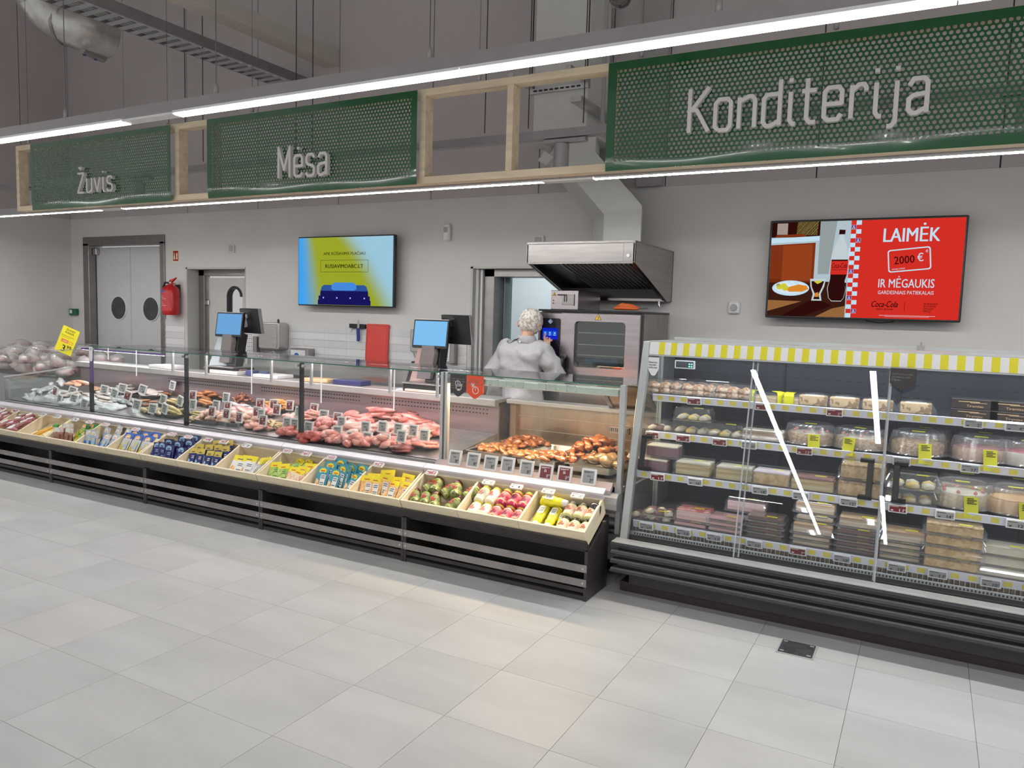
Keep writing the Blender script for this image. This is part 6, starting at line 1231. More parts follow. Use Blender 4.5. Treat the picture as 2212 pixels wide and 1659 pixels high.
# ================================================================ pastry cooler with sliding glass doors
FX0, FX1 = -1.455, 2.35
m_slate = mat('slate_panel', (.045, .052, .068), .4, .2, var=.1, scale=3)
m_cgrey = mat('cooler_grey', (.42, .44, .44), .4, .4, var=.03)
m_rail = mat('bumper_anthracite', (.055, .055, .065), .22, .2, var=.05)
m_darkb = mat('brown_black_base', (.03, .022, .02), .45, var=.1)
cl = thing('pastry_cooler', 'long grey pastry cooler with slanted sliding glass doors and striped canopy', 'cooler')
SL = .24/1.045                                        # slant of the door plane
def dy(z): return 3.985+(z-.30)*SL
MB().box(FX0-.0, FX1, 4.03, 4.86, 0, .055).build('plinth', m_darkb, cl); MB().box(FX0+.06, FX1, 4.00, 4.86, .055, .20).build('kick_panel', m_dark, cl, bevel=.002)
MB().box(FX0, FX1, 3.975, 4.86, .135, .29).build('lower_body', mat('lower_body_grey', (.26, .24, .225), .5), cl, bevel=.002)
for i, (za, zb_) in enumerate(((.286, .314), (.236, .262), (.186, .212), (.136, .162))):
    zm = (za+zb_)/2; b = MB(); b.prism([(3.975, za), (3.925, za), (3.905, za+.006), (3.900, zm), (3.907, zb_-.004), (3.925, zb_), (3.975, zb_)], FX0-.02, FX1, 'x'); b.build('bumper_rail', m_rail, cl, smooth=False)
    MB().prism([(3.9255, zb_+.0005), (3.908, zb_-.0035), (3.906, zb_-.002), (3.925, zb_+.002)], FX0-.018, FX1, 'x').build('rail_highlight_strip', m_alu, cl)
MB().prism([(3.91, .314), (3.985, .318), (3.985, .30), (3.92, .30)], FX0-.015, FX1, 'x').build('front_sill', m_alu, cl)
MB().prism([(3.985, .30), (4.06, .295), (4.10, .33), (4.10, .26), (3.985, .26)], FX0, FX1, 'x').build('air_duct_tray', m_darkb, cl)
b = MB(); b.box(FX0+.03, FX1, 4.062, 4.075, .325, .345)
b.build('grille_strip', m_alu, cl)
b = MB()
for i in range(int((FX1-FX0-.1)/.0155)): b.box(FX0+.06+i*.0155, FX0+.067+i*.0155, 4.059, 4.0625, .330, .340)
tag(b.build('grille_slots', m_black, cl), kind='stuff')
b = MB(); b.prism([(dy(.30)-.004, .30), (dy(1.345), 1.345), (4.246, 1.42), (4.29, 1.42), (dy(1.345)+.045, 1.345), (dy(.30)+.04, .30)], FX0, FX0+.042, 'x'); b.build('corner_post', m_cgrey, cl, bevel=.003)
MB().prism([(dy(.31)+.05, .31), (dy(1.35)+.05, 1.35), (4.55, 1.35), (4.55, .31)], FX0+.008, FX0+.014, 'x').build('end_glass', m_glass, cl)
MB().prism([(4.55, .29), (4.55, 1.41), (4.86, 1.41), (4.86, .29)], FX0, FX0+.03, 'x').build('end_wall', m_cgrey, cl)
MB().box(FX0+.03, FX1, 4.78, 4.86, .29, 1.41).build('rear_wall', m_slate, cl)
b = MB()
for z in (1.29, 1.22, 1.15, .98, .78, .74, .52):
    for i in range(int((FX1-FX0-.2)/.058)): b.box(FX0+.12+i*.058, FX0+.15+i*.058, 4.7775, 4.78, z, z+.005)
tag(b.build('wall_slots', m_black, cl), kind='stuff')
for i in range(6): x = FX0+.08+i*.62; MB().box(x, x+.012, 4.765, 4.78, .3, 1.34).build('shelf_upright', m_dark, cl)
MB().box(FX0, FX1, 4.26, 4.88, 1.412, 1.42).build('top_cover', m_cgrey, cl, bevel=.002); MB().box(FX0, FX1, 4.85, 4.88, 1.42, 1.437).build('rear_top_edge', m_cgrey, cl)
MB().box(FX0+.03, FX1, 4.27, 4.60, 1.362, 1.375).build('canopy_underside', m_cgrey, cl)
MB().prism([(dy(1.34)+.002, 1.338), (4.244, 1.425), (4.29, 1.425), (4.27, 1.338)], FX0+.042, FX1, 'x').build('canopy_front', m_cgrey, cl)
sw = .0352; a0, a1 = 4.2405-.0045, 4.2535-.0045
n = int((FX1-FX0-.05)/sw)
m_aw, m_ay = mat('awning_white', (.66, .66, .67), .45, var=.02), mat('awning_yellow', C3(204, 197, 16), .45, var=.03)
st = [MB().prism([(dy(1.347)-.001, 1.347), (4.2415, 1.417), (4.2445, 1.417), (dy(1.347)+.002, 1.347)], .0, sw, 'x').build('awning_stripe', q, mesh_only=True) for q in (m_aw, m_ay)]
for i in range(n):
    o = link('awning_stripe', st[(i+1) % 2] if i else st[0], cl); o.location = (FX0+.045+i*sw-(.017 if i else 0), 0, 0)
    if i == 0: o.scale = (.55, 1, 1)
MB().box(FX0+.06, FX1, 4.285, 4.31, 1.350, 1.356).build('lamp_strip', emit('cooler_light', (.88, .94, 1), 34), cl)
# shelves
SH = [(4.34, 1.108), (4.30, .893), (4.11, .690), (4.09, .405)]
m_strip = mat('price_strip_white', (.74, .74, .82), .3, var=.02); m_sq = mat('price_strip_yellow', (.78, .68, .12), .35, var=.05); m_shelf = mat('shelf_slate', (.10, .11, .14), .4, .3)
for k, (y, z) in enumerate(SH):
    s_ = thing('shelf', None, None); s_.parent = cl
    MB().box(FX0+.035, FX1, y+.004, 4.77, z-.022, z-.006).build('shelf_plate', m_shelf, s_, bevel=.001)
    zz = z; st_ = MB().prism([(y, zz), (y-.004, zz-.002), (y+.006, zz-.042), (y+.012, zz-.042), (y+.006, zz)], FX0+.04, FX1, 'x').build('price_strip', m_strip, s_)
    b = MB()
    for i in range(int((FX1-FX0-.1)/.0705)):
        x = FX0+.068+i*.0705; b.prism([(y-.0045, zz-.008), (y+.0035, zz-.034), (y+.0045, zz-.034), (y-.0035, zz-.008)], x, x+.034, 'x')
    tag(b.build('strip_squares', m_sq, s_), kind='stuff')
    MB().box(FX0+.06, FX1, y+.03, y+.045, z-.030, z-.024).build('shelf_light', emit('shelf_light', (.88, .94, 1), 10), s_)
    if k == 3:
        b = MB()
        for i in range(int((FX1-FX0-.1)/.022)): b.box(FX0+.05+i*.022, FX0+.053+i*.022, y+.012, y+.015, z-.095, z-.04)
        tag(b.build('basket_wires', m_alu, s_), kind='stuff')
        MB().box(FX0+.04, FX1, y+.02, y+.03, z-.10, z-.04).build('basket_back', mat('basket_brown', (.20, .14, .07), .5, var=.5, scale=40, col2=(.05, .04, .03), stretch=(4, 1, .3)), s_)
# sliding doors
DX = [(-1.425, -.800), (-.830, -.150), (-.165, .500), (.470, 1.15), (1.13, 1.80)]
def slant(x0, x1, z0, z1, off, th, name, m, parent, **k): return MB().prism([(dy(z0)+off, z0), (dy(z1)+off, z1), (dy(z1)+off+th, z1), (dy(z0)+off+th, z0)], x0, x1, 'x').build(name, m, parent, **k)
m_edg = glass('door_edge_glass', (.80, .86, .86), .35, milk=.25)
for i, (x0, x1) in enumerate(DX):
    d = thing('sliding_door', None, None); d.parent = cl; off = .012 if i % 2 else .026
    slant(x0, x1, .315, 1.335, off, .005, 'door_pane', glass('cooler_door_glass', (.97, .98, .99), .032), d)
    for x in (x0, x1-.008): slant(x, x+.008, .315, 1.335, off-.001, .008, 'pane_edge', m_edg, d)
    hx = {0: x0+.035, 1: x1-.075, 2: x0+.055, 3: x1-.07, 4: x0+.05}[i]; sgn = 1 if i % 2 == 0 else -1
    za, zb_ = .70, .895
    slant(hx, hx+.028, za, zb_, off-.045, .012, 'handle', m_black, d, bevel=.002)
    for zc in (za, zb_-.018): xa, xb = (hx, hx+.062) if sgn > 0 else (hx-.034, hx+.028); MB().prism([(dy(zc)+off-.045, zc), (dy(zc)+off+.0, zc), (dy(zc)+off, zc+.016), (dy(zc)+off-.045, zc+.016)], xa, xb, 'x').build('handle_bracket', m_black, d)
# controller, pennants
t = thing('temperature_display', 'small controller with green lit digits at the top left inside the cooler', 'display', (-1.25, 4.40, 1.262)); MB().box(-.06, .06, 0, .02, 0, .05).build('case', m_cgrey, t, bevel=.003); MB().box(-.052, .052, -.002, 0, .008, .044).build('panel', m_black, t)
b = MB()
for i in range(2):
    for j in range(2): b.box(.024+i*.014, .032+i*.014, -.003, -.002, .012+j*.014, .019+j*.014)
b.build('green_leds', emit('led_green', (.2, .95, .85), 2.2), t)
pn = pennant('white pointed tag hanging behind the glass at the left end of the cooler', 1401, 1424, 772, 797, 812, 4.205, m_white, [('Išmani kasa', 1.6), ('skenuokite', 1.4), ('prekes patys', 1.6)], 0, mtx=m_ink)
pn2 = pennant('dark grey pointed tag with white lettering on the third cooler door', 1924, 1981, 796, 829, 842, 4.17, m_pd, [('Sudėčių kategorijos –', 1.8), ('pirmiausia prie', 1.4), ('įėjimo', .7)], 0)
t = thing('top_clip', 'small steel clip standing on top of the cooler below the red television', 'clip', tuple(at(1989, 752, Y=4.7))); b = MB(); b.box(-.02, .02, -.005, .005, .0, .028); b.box(-.004, .004, -.004, .004, .028, .045); b.build('clip', m_steeld, t); t.location.z = 1.42
# ---------------------------------------------------------------- pastry
m_cream = mat('cream', (.74, .66, .50), .5, var=.06, bump=.2); m_choc = mat('chocolate', (.13, .06, .05), .4, var=.15); m_maroon = mat('maroon_sponge', (.22, .09, .10), .5, var=.15); m_sponge = mat('sponge', (.58, .34, .12), .7, var=.25, scale=30, col2=(.74, .54, .26), bump=.5); m_crumb = mat('crumb', (.46, .28, .12), .8, var=.3, scale=60, col2=(.68, .48, .26), bump=1, bscale=120)
m_layer = mat('layer_cake', (.74, .62, .32), .6, scale=1, stretch=(4, 4, 55), col2=(.50, .34, .12)); m_layer2 = mat('brown_layer_cake', (.70, .58, .42), .6, scale=1, stretch=(3, 3, 50), col2=(.36, .18, .09)); m_pinkc = mat('pink_layers', (.72, .40, .36), .6, scale=1, stretch=(3, 3, 60), col2=(.84, .62, .56)); m_fruit = mat('red_fruit', (.72, .10, .08), .3, scale=25, col2=(.85, .45, .38)); m_yelc = mat('yellow_topping', (.86, .58, .06), .35, scale=30, col2=(.80, .70, .40)); m_bun = mat('bun_brown', (.36, .16, .055), .6, scale=26, col2=(.72, .54, .38), bump=.5); m_kraft = mat('kraft_print', (.70, .48, .26), .6, scale=28, col2=(.34, .20, .09), lo=.54, hi=.56); m_tag = mat('yellow_sticker', C3(214, 210, 16), .45, var=.02)
def sticker(parent, x, y, z, w_=.05, d_=.012): MB().box(x-w_/2, x+w_/2, y-d_/2, y+d_/2, z, z+.0012).build('yellow_sticker', m_tag, parent)
def clam(name, cat, w_, d_, h_, fill, tops=None, st=True, n=6):
    w_ *= 1.32; d_ *= 1.12; h_ *= 1.06
    t = thing(name, name, cat)
    ro = rr(-w_/2, w_/2, -d_/2, d_/2, .015, 3); q = .86; m_ = len(ro)
    b = MB(); lv = [(1, .0), (1, .006), (.93, h_*.45), (.97, h_*.46), (.97, h_*.52), (q, h_*.94), (q*.97, h_)]
    b.add([(x*s_, y*s_, z) for s_, z in lv for x, y in ro], [(k*m_+i, k*m_+(i+1) % m_, (k+1)*m_+(i+1) % m_, (k+1)*m_+i) for k in range(len(lv)-1) for i in range(m_)]+[tuple(range((len(lv)-1)*m_, len(lv)*m_))]); b.build('clear_box', m_clear, t)
    b = MB(); b.prism([(x*1.0, y*1.0) for x, y in ro], .0, .004, 'z'); b.build('box_base', m_milky if cat != 'box' else m_black, t)
    if fill == 'buns':
        for i in range(n): o = link('bun', lump('bun', .040, .034, .026, .5, 100+i, m_bun, 2, 5, .6), t); o.location = ((i % 3-1)*w_*.28, (i//3 % 2-.5)*d_*.42, .006+(.026 if i > 5 else 0))
    elif fill == 'fruit':
        for i in range(n): o = link('pastry', lump('pastry', .036, .034, .020, .4, 120+i, tops if i % 2 else m_cream, 1, 4, .6), t); o.location = ((i % 3-1)*w_*.28, (i//3 % 2-.5)*d_*.4, .006)
    elif fill:
        b = MB(); b.box(-w_*.42, w_*.42, -d_*.40, d_*.40, .005, h_*.72); b.build('cake_slab', fill, t, bevel=.004)
        if tops:
            o = MB(); o.box(-w_*.42, w_*.42, -d_*.40, d_*.40, h_*.72, h_*.84); o.build('topping', tops, t, bevel=.004)
    if st: sticker(t, w_*.16, -d_*.36, h_+.0005, .055, .016)
    return Proto(t)
def domecake(name, top, side, cherries, r_=.142, h_=.125):
    t = thing('domed_cake', name, 'cake')
    MB().lathe([(r_*.96, 0), (r_*1.06, .006), (r_*1.06, .012), (r_, .012)], 32).build('black_base', m_black, t)
    MB().lathe([(r_*.84, .012), (r_*.86, .03), (r_*.85, h_*.52), (r_*.80, h_*.58)], 32, k=0, caps=False).build('cake_side', side, t, smooth=True)
    MB().lathe([(r_*.81, h_*.575), (r_*.6, h_*.61), (0, h_*.62)], 32).build('cake_top', top, t, smooth=True)
    if cherries:
        for i in range(7): a = i*2*pi/7; MB().lathe([(0, 0), (.008, .004), (.009, .010), (.005, .016), (0, .018)], 8).build('cherry', m_fruit, t, smooth=True).location = (r_*.6*cos(a), r_*.6*sin(a), h_*.60)
    b = MB(); prof = [(r_*1.03, .013), (r_*1.0, .02), (r_*.86, h_*.93), (r_*.80, h_*.985), (r_*.70, h_), (r_*.66, h_*.97), (0, h_*.97)]
    nn_ = 64; b.lathe(prof, nn_); 
    for i, v in enumerate(b.v):
        ring, j = divmod(i, nn_)
        if ring in (1, 2) and j % 2: b.v[i] = (v[0]*.982, v[1]*.982, v[2])
    b.build('clear_dome', m_milky, t, smooth=False)
    tb = MB(); w2 = .030; pts = [(-r_*.945, h_*.62), (-r_*.99, h_*.40), (-r_*1.045, .02), (-r_*1.10, -.008), (-r_*1.12, -.022)]
    for i in range(len(pts)-1): (ya, za), (yb, zb_) = pts[i], pts[i+1]; tb.add([(-w2, ya, za), (w2, ya, za), (w2, yb, zb_), (-w2, yb, zb_)], [(0, 3, 2, 1)])
    rb = tb.build('yellow_band', m_tag, t); rb.rotation_euler = (0, 0, .25); sd = rb.modifiers.new('thick', 'SOLIDIFY'); sd.thickness = .001
    pb = MB()
    for i, fz in enumerate((.54, .48, .42, .36)): yv = -r_*(1.06-.15*fz)-.008; pb.box(-.020, .020 if i % 2 else .008, yv-.001, yv, h_*fz, h_*fz+.004)
    p_ = pb.build('band_print', m_ink, t); p_.rotation_euler = (0, 0, .25)
    sticker(t, .0, 0, h_*.975, .06, .02)
    return Proto(t)
K = {'bun': clam('bun_box', 'pastry box', .185, .13, .085, 'buns', n=9, st=False), 'roll': clam('fruit_bun_box', 'pastry box', .18, .13, .075, 'fruit', m_yelc, n=6), 'grey': clam('pastry_box', 'pastry box', .13, .12, .065, 'fruit', m_maroon, n=5, st=False),
     'dcake': clam('cake_box', 'cake box', .16, .13, .075, m_maroon, m_cream, st=False), 'lcake': clam('cake_box', 'cake box', .17, .14, .085, m_layer, m_cream), 'scake': clam('cake_box', 'cake box', .165, .14, .085, m_sponge, mat('lilac_cream', (.80, .68, .70), .5)), 'mcake': clam('cake_box', 'cake box', .185, .15, .08, m_layer, mat('cocoa_top', (.26, .11, .08), .7, var=.2)), 'bcake': clam('cake_box', 'cake box', .18, .15, .085, m_sponge, m_crumb), 'rcake': clam('cake_box', 'cake box', .165, .13, .075, m_pinkc, m_fruit), 'pcake': clam('cake_box', 'cake box', .18, .14, .075, m_pinkc, m_choc), 'flat': clam('pastry_box', 'pastry box', .16, .14, .030, m_layer2, None), 'flatd': clam('pastry_box', 'pastry box', .16, .14, .030, m_choc, mat('dark_brown_cake', (.22, .12, .08), .6)), 'flatp': clam('pastry_box', 'pastry box', .16, .14, .030, m_pinkc, None), 'wcake': clam('cake_box', 'cake box', .17, .14, .06, m_layer2, mat('pale_crumb', (.62, .40, .20), .8, bump=.6)), 'napo': clam('cake_box', 'cake box', .21, .15, .055, m_sponge, m_crumb), 'white': clam('cake_box', 'cake box', .18, .14, .05, m_cream, m_cream), 'salad': clam('pastry_box', 'pastry box', .15, .13, .03, 'fruit', m_maroon, n=6), 'nut': clam('cake_log_box', 'cake box', .20, .12, .07, m_layer2, m_cream, st=False), 'yel': clam('fruit_bun_box', 'pastry box', .19, .14, .07, 'fruit', m_yelc, n=6),
     'd1': domecake('cake', m_cream, m_crumb, True), 'd2': domecake('cake', m_crumb, m_crumb, False), 'd3': domecake('cake', mat('rosy_top', (.55, .22, .20), .4), mat('tan_side', (.60, .38, .24), .7, bump=.5), False), 'd4': domecake('cake', mat('pink_glaze', (.80, .15, .18), .2), m_cream, False), 'd5': domecake('cake', m_cream, mat('pale_crumb_side', (.62, .48, .26), .8, bump=.8), True), 'd6': domecake('cake', mat('caramel_top', (.70, .42, .15), .5), mat('caramel_side', (.66, .38, .12), .6), False)}
t = thing('loaf_pack', 'loaf', 'loaf'); b = MB(); b.rrect(-.072, .072, 0, .056, .006, -.035, .035); b.build('kraft_wrap', m_kraft, t, bevel=.004); MB().prism([(.022*cos(a*pi/8), .027+.016*sin(a*pi/8)) for a in range(16)], -.0365, -.035, 'y').build('oval_print', mat('kraft_plain', (.72, .50, .27), .6), t)
MB().box(-.05, .05, -.03, .03, .052, .058).build('loaf_top', mat('loaf_icing', (.84, .78, .70), .5), t, bevel=.003); b = MB(); b.prism([(-.10, .004), (-.066, -.002), (.066, -.002), (.10, .006), (.092, .03), (.07, .062), (0, .072), (-.07, .062), (-.094, .03)], -.040, .040, 'y'); b.build('clear_bag', m_clear, t); K['loaf'] = Proto(t)
t = thing('dessert_carton', 'carton', 'carton'); MB().box(-.10, .10, -.06, .06, 0, .048).build('carton', mat('carton_brownblack', (.035, .024, .02), .3), t, bevel=.002); b = MB(); b.text('Tiramisu', 0, .010, .012, -.0605, w=.07); b.box(-.07, .02, -.0615, -.0605, .034, .037); b.box(-.02, .05, -.0615, -.0605, .030, .032); b.build('gold_print', mat('gold_print', (.62, .42, .22), .4), t); MB().box(-.102, .102, -.063, .062, .046, .049).build('film', m_clear, t); K['carton'] = Proto(t)
t = thing('dessert_cup', 'cup', 'dessert'); MB().prism(rr(-.045, .045, -.045, .045, .02), 0, .034, 'z').build('cup_body', mat('caramel_layers', (.66, .44, .22), .5, scale=1, stretch=(3, 3, 80), col2=(.86, .74, .56)), t); MB().prism(rr(-.047, .047, -.047, .047, .02), 0, .056, 'z').build('clear_lid', m_clear, t)
b = MB(); 
for a0, a1, in (((-.052, .0), (-.052, .045)), ((-.052, .045), (-.045, .062)), ((-.045, .062), (.0, .064))): b.add([(-.03, a0[0], a0[1]), (.022, a0[0], a0[1]), (.022, a1[0], a1[1]), (-.03, a1[0], a1[1])], [(0, 1, 2, 3)])
sl = b.build('yellow_sleeve', m_tag, t); sd = sl.modifiers.new('thick', 'SOLIDIFY'); sd.thickness = .001; K['cup'] = Proto(t)
SNAME = ['top shelf', 'second shelf', 'third shelf', 'bottom shelf']
def shelf_item(kind, px, k, label, dz=0, dyy=.10, rz=0, group=None, sc=None):
    y, z = SH[k]; yy = y+dyy+(.05 if kind[0] == 'd' and kind[1:].isdigit() else 0); p = at(px, (862, 950, 1045, 1150)[k]+(px-1500)*.05, Y=yy); o = K[kind].put((p.x, yy, z-.005+dz), (0, 0, rz), label, group, sc); return o
I = shelf_item
for i, px in enumerate((1440, 1512, 1586)): I('bun', px, 0, '%s box of iced buns from the left on the top shelf' % ORD[i], group='boxes of iced buns')
for i, px in enumerate((1470, 1545)): I('bun', px, 0, '%s bun box in the back row of the top shelf' % ORD[i], dyy=.25, group='boxes of iced buns, back row')
for i, (px, rz) in enumerate(((1634, -.5), (1676, .8), (1710, -.1))): I('cup', px, 0, '%s dessert cup in a yellow sleeve on the top shelf' % ORD[i], rz=rz, group='yellow-sleeved dessert cups')
for i, px in enumerate((1757, 1824, 1896, 1978)): I('loaf', px, 0, '%s kraft-wrapped loaf from the left on the top shelf' % ORD[i], group='kraft-wrapped loaves')
for i, px in enumerate((2103, 2188)):
    for j in range(2): I('carton', px, 0, '%s dark dessert carton of the %s stack on the top shelf' % (('lower', 'upper')[j], ('left', 'right')[i]), dz=.05*j, dyy=.08-.0*j, group='dark dessert cartons')
I('grey', 1428, 1, 'pastry box with brown pieces at the far left of the second shelf', sc=.95)
I('roll', 1494, 1, 'box of yellow fruit pastries, lower of the stack on the second shelf'); I('roll', 1497, 1, 'box of orange-topped pastries, upper of the stack on the second shelf', dz=.078, dyy=.10, sc=.96)
I('roll', 1567, 1, 'box of flat yellow and dark pastries right of the stack on the second shelf'); I('nut', 1650, 1, 'boxed nut-studded cake log left of the first domed cake')
I('d1', 1749, 1, 'domed crumb cake with cherries left of the middle door joint', sc=(1, 1, .93)); I('d1', 1856, 1, 'domed crumb cake with cherries just left of the door handle', sc=(1, 1, .93), rz=-.55)
I('d2', 1981, 1, 'first domed crumb cake right of the middle door joint on the second shelf'); I('d3', 2117, 1, 'domed cake with a rosy top and yellow band on the second shelf'); I('d4', 2220, 1, 'domed cake with pink glaze at the right picture edge')
for i, px in enumerate((1995, 2125, 2225)): I('d2', px, 1, '%s empty-looking dome in the back row of the second shelf' % ORD[i], dyy=.30, group='back row domes of the second shelf')
I('dcake', 1412, 2, 'maroon cake with cream top, lower box at the left of the third shelf'); I('dcake', 1432, 2, 'maroon cake box stacked at the back left of the third shelf', dz=.076, dyy=.14)
I('lcake', 1500, 2, 'box of cream-topped layer cake beside the maroon cakes'); I('lcake', 1588, 2, 'box of cream-topped layer cake at the first door joint'); I('scake', 1668, 2, 'box of sponge cake with lilac cream on the third shelf'); I('mcake', 1757, 2, 'box of layer cake with cocoa top on the third shelf'); I('bcake', 1858, 2, 'lower brown crumb cake box at the middle door joint'); I('bcake', 1862, 2, 'upper brown crumb cake box at the middle door joint', dz=.086, dyy=.12)
I('yel', 1965, 2, 'box of yellow-topped pastries, lower, right of the middle door joint'); I('yel', 1970, 2, 'box of yellow-topped pastries, upper, right of the middle door joint', dz=.072)
I('d5', 2077, 2, 'domed fruit-topped cake with yellow band on the third shelf'); I('d6', 2192, 2, 'domed caramel cake at the right of the third shelf')
for i, px in enumerate((2085, 2200)): I('d6', px, 2, '%s dome in the back row of the third shelf' % ORD[i], dyy=.36, group='back row domes of the third shelf')
for i, (px, dz) in enumerate(((1395, 0), (1418, 0), (1418, .032))): I('salad', px+i*4, 3, '%s flat box of dark pastries at the left of the bottom shelf' % ORD[i], dz=dz, group='flat pastry boxes, bottom left')
I('flatp', 1495, 3, 'flat rosy pastry box under the red fruit cake'); I('rcake', 1500, 3, 'box of red fruit cake on top of a flat box on the bottom shelf', dz=.032)
for j in range(3): I('flatp', 1570, 3, '%s flat box from below, right of the red fruit cake' % ORD[j], dz=.031*j, dyy=.10, group='flat boxes right of the fruit cake')
I('pcake', 1612, 3, 'box of pink layer cake with dark top behind the first door joint', dz=.10, dyy=.22)
for j in range(4): I('flatd', 1655, 3, '%s flat box from below in the stack right of the first door joint' % ORD[j], dz=.031*j, dyy=.10, group='flat boxes at the first door joint')
for j in range(2): I('flat', 1755, 3, '%s flat box from below under the wafer cakes' % ORD[j], dz=.031*j, group='flat boxes under the wafer cakes')
for j in range(2): I('wcake', 1757+2*j, 3, '%s boxed wafer cake in the tall stack of the bottom shelf' % ('lower', 'upper')[j], dz=.063+.062*j+(.035 if j else 0), dyy=.10+.06*j)
I('flat', 1760, 3, 'flat box between the two wafer cakes of the tall stack', dz=.125, dyy=.14)
for j in range(4): I('flatd', 1850, 3, '%s flat box from below left of the middle door joint' % ORD[j], dz=.031*j, group='flat boxes left of the middle joint')
I('wcake', 1856, 3, 'cream-striped wafer cake on the flat boxes left of the middle door joint', dz=.126, dyy=.12)
for j in range(3): I('flat', 1945, 3, '%s flat box from below right of the middle door joint' % ORD[j], dz=.031*j, group='flat boxes right of the middle joint')
I('wcake', 1950, 3, 'striped cake box on the flat boxes right of the middle door joint', dz=.095)
for j in range(4): I('napo', 2058, 3, '%s wide crumb cake box from below on the bottom shelf' % ORD[j], dz=.0555*j, dyy=.09, group='wide crumb cake boxes')
for j in range(3): I('white', 2172, 3, '%s white cream cake box from below at the right edge' % ORD[j], dz=.051*j, dyy=.09, group='white cream cake boxes')
# price tags clipped on the shelf strips
FT = [(1500, 863, 'red', '3', 0), (1648, 876, 'red', '7', 0), (1803, 890, 'red', '2', 0), (2103, 911, 'w', '2', 0), (2193, 919, 'w', '4', 0), (1410, 938, 'red', '1', 1), (1476, 946, 'red', '8', 1), (1555, 954, 'red', '3', 1), (1618, 960.5, 'w', '10', 1), (1738, 974, 'red', '12', 1), (1948, 995, 'w', '17', 1), (2095, 1013, 'w', '17', 1),
      (1421, 1029.5, 'red', '11', 2), (1502, 1040, 'w', '16', 2), (1642, 1061, 'w', '18', 2), (1730, 1072, 'w', '18', 2), (1833, 1087, 'w', '12', 2), (1939, 1102, 'red', '11', 2), (2041, 1118, 'w', '14', 2), (2195, 1138, 'w', '12', 2), (1397, 1127, 'w', '17', 3), (1477, 1144, 'w', '13', 3), (1543, 1156, 'w', '11', 3), (1630, 1172, 'w', '12', 3), (1724, 1188, 'red', '7', 3), (1819, 1203, 'w', '10', 3), (1937, 1224, 'w', '10', 3), (2025, 1241, 'w', '11', 3), (2140, 1260, 'w', '10', 3)]
cnts = {}
for px, py, kd, n_, k in FT:
    y, z = SH[k]; p = at(px, py, Y=y-.012); c_ = cnts.get((kd, k), 0); cnts[(kd, k)] = c_+1
    put_tag(kd, .082, .042, (n_, '49'), 0, (p.x, y-.016, z-.0435), (radians(13), 0, 0), '%s %s-screened price tag from the left on the cooler %s' % (ORD[c_], 'red' if kd == 'red' else 'grey', SNAME[k]), 'price tags on the cooler %s' % SNAME[k])
# ================================================================ the worker at the oven
def skin_mesh(name, verts, edges, radii, m, parent, root=0, sub=2):
    me = bpy.data.meshes.new(name); me.from_pydata(verts, edges, []); me.materials.append(m)
    o = link(name, me, parent); sk = o.modifiers.new('skin', 'SKIN'); sk.use_smooth_shade = True
    if not me.skin_vertices:
        bm = bmesh.new(); bm.from_mesh(me); bm.verts.layers.skin.verify(); bm.to_mesh(me); bm.free()
    for i, v in enumerate(me.skin_vertices[0].data):
        r_ = radii[i]; v.radius = r_ if isinstance(r_, tuple) else (r_, r_); v.use_root = (i == root)
    s_ = o.modifiers.new('sub', 'SUBSURF'); s_.levels = sub; s_.render_levels = sub; return o
m_skin = mat('skin', (.72, .42, .30), .5, var=.06, scale=10); 
m_gown = mat('nonwoven_gown', (.47, .465, .49), .7, var=.05, scale=7, bump=.9, bscale=13)
WX, WYY = -2.735, 5.205
pr = thing('person', 'person in a white disposable coat and hair net touching the oven screen', 'person', (WX, WYY, 0))
Pv, Pe, Pr_ = [], [], []
def pv(x, y, z, r_, frm=None):
    Pv.append((x, y, z)); Pr_.append(r_); i = len(Pv)-1
    if frm is not None: Pe.append((frm, i))
    return i
hp = at(1183, 733, Y=5.362); HX, HZ = hp.x-WX, hp.z; HYv = 5.30-WYY
pel = pv(0, 0, .90, (.13, .10)); wst = pv(0, 0, 1.04, (.115, .085), pel); ch = pv(0, -.01, 1.20, (.135, .09), wst); nb = pv(0, 0, 1.325, (.065, .055), ch); nk = pv(.01, .01, 1.385, (.045, .048), nb)
h1 = pv(.015, .03, 1.44, (.066, .078), nk); h2 = pv(.015, .03, 1.50, (.072, .086), h1); h3 = pv(.015, .025, 1.555, (.052, .06), h2)
def arm(sx, el, wr):
    s_ = pv(sx, 0, 1.275, .052, ch); e_ = pv(*el, .038, s_); w_ = pv(*wr, .026, e_); return w_
wl = arm(-.165, (-.265, -.02, 1.05), (-.20, .10, .86)); pl_ = pv(-.19, .13, .80, (.035, .018), wl)
for k_ in range(4): a_ = pv(-.215+.018*k_, .145, .75, .009, pl_); pv(-.213+.017*k_, .16, .70+.005*abs(k_-1.5), .007, a_)
tb_ = pv(-.16, .15, .77, .010, pl_); pv(-.150, .16, .735, .008, tb_)
wr_ = arm(.165, (.275, .02, 1.06), (HX+.045, HYv-.02, HZ-.075)); pm = pv(HX+.022, HYv+.008, HZ-.030, (.032, .016), wr_)
tips = [(-.016, .046, .0085), (.004, .018, .0088), (.026, .010, .0085), (.044, -.004, .0075)]
for i, (dx, dz, r_) in enumerate(tips):
    a_ = pv(HX+dx+.004, HYv+.026, HZ+dz*.35-.004, r_+.001, pm)
    c_ = pv(HX+dx, HYv+.044, HZ+dz*.75+.002, r_, a_); pv(HX+dx-.002, 5.366-WYY-(0 if i == 0 else .012), HZ+dz+(.002 if i == 0 else -.010), r_*.82, c_)
tb_ = pv(HX-.012, HYv+.012, HZ-.030, .011, pm); pv(HX-.026, HYv+.030, HZ-.010, .0085, tb_)
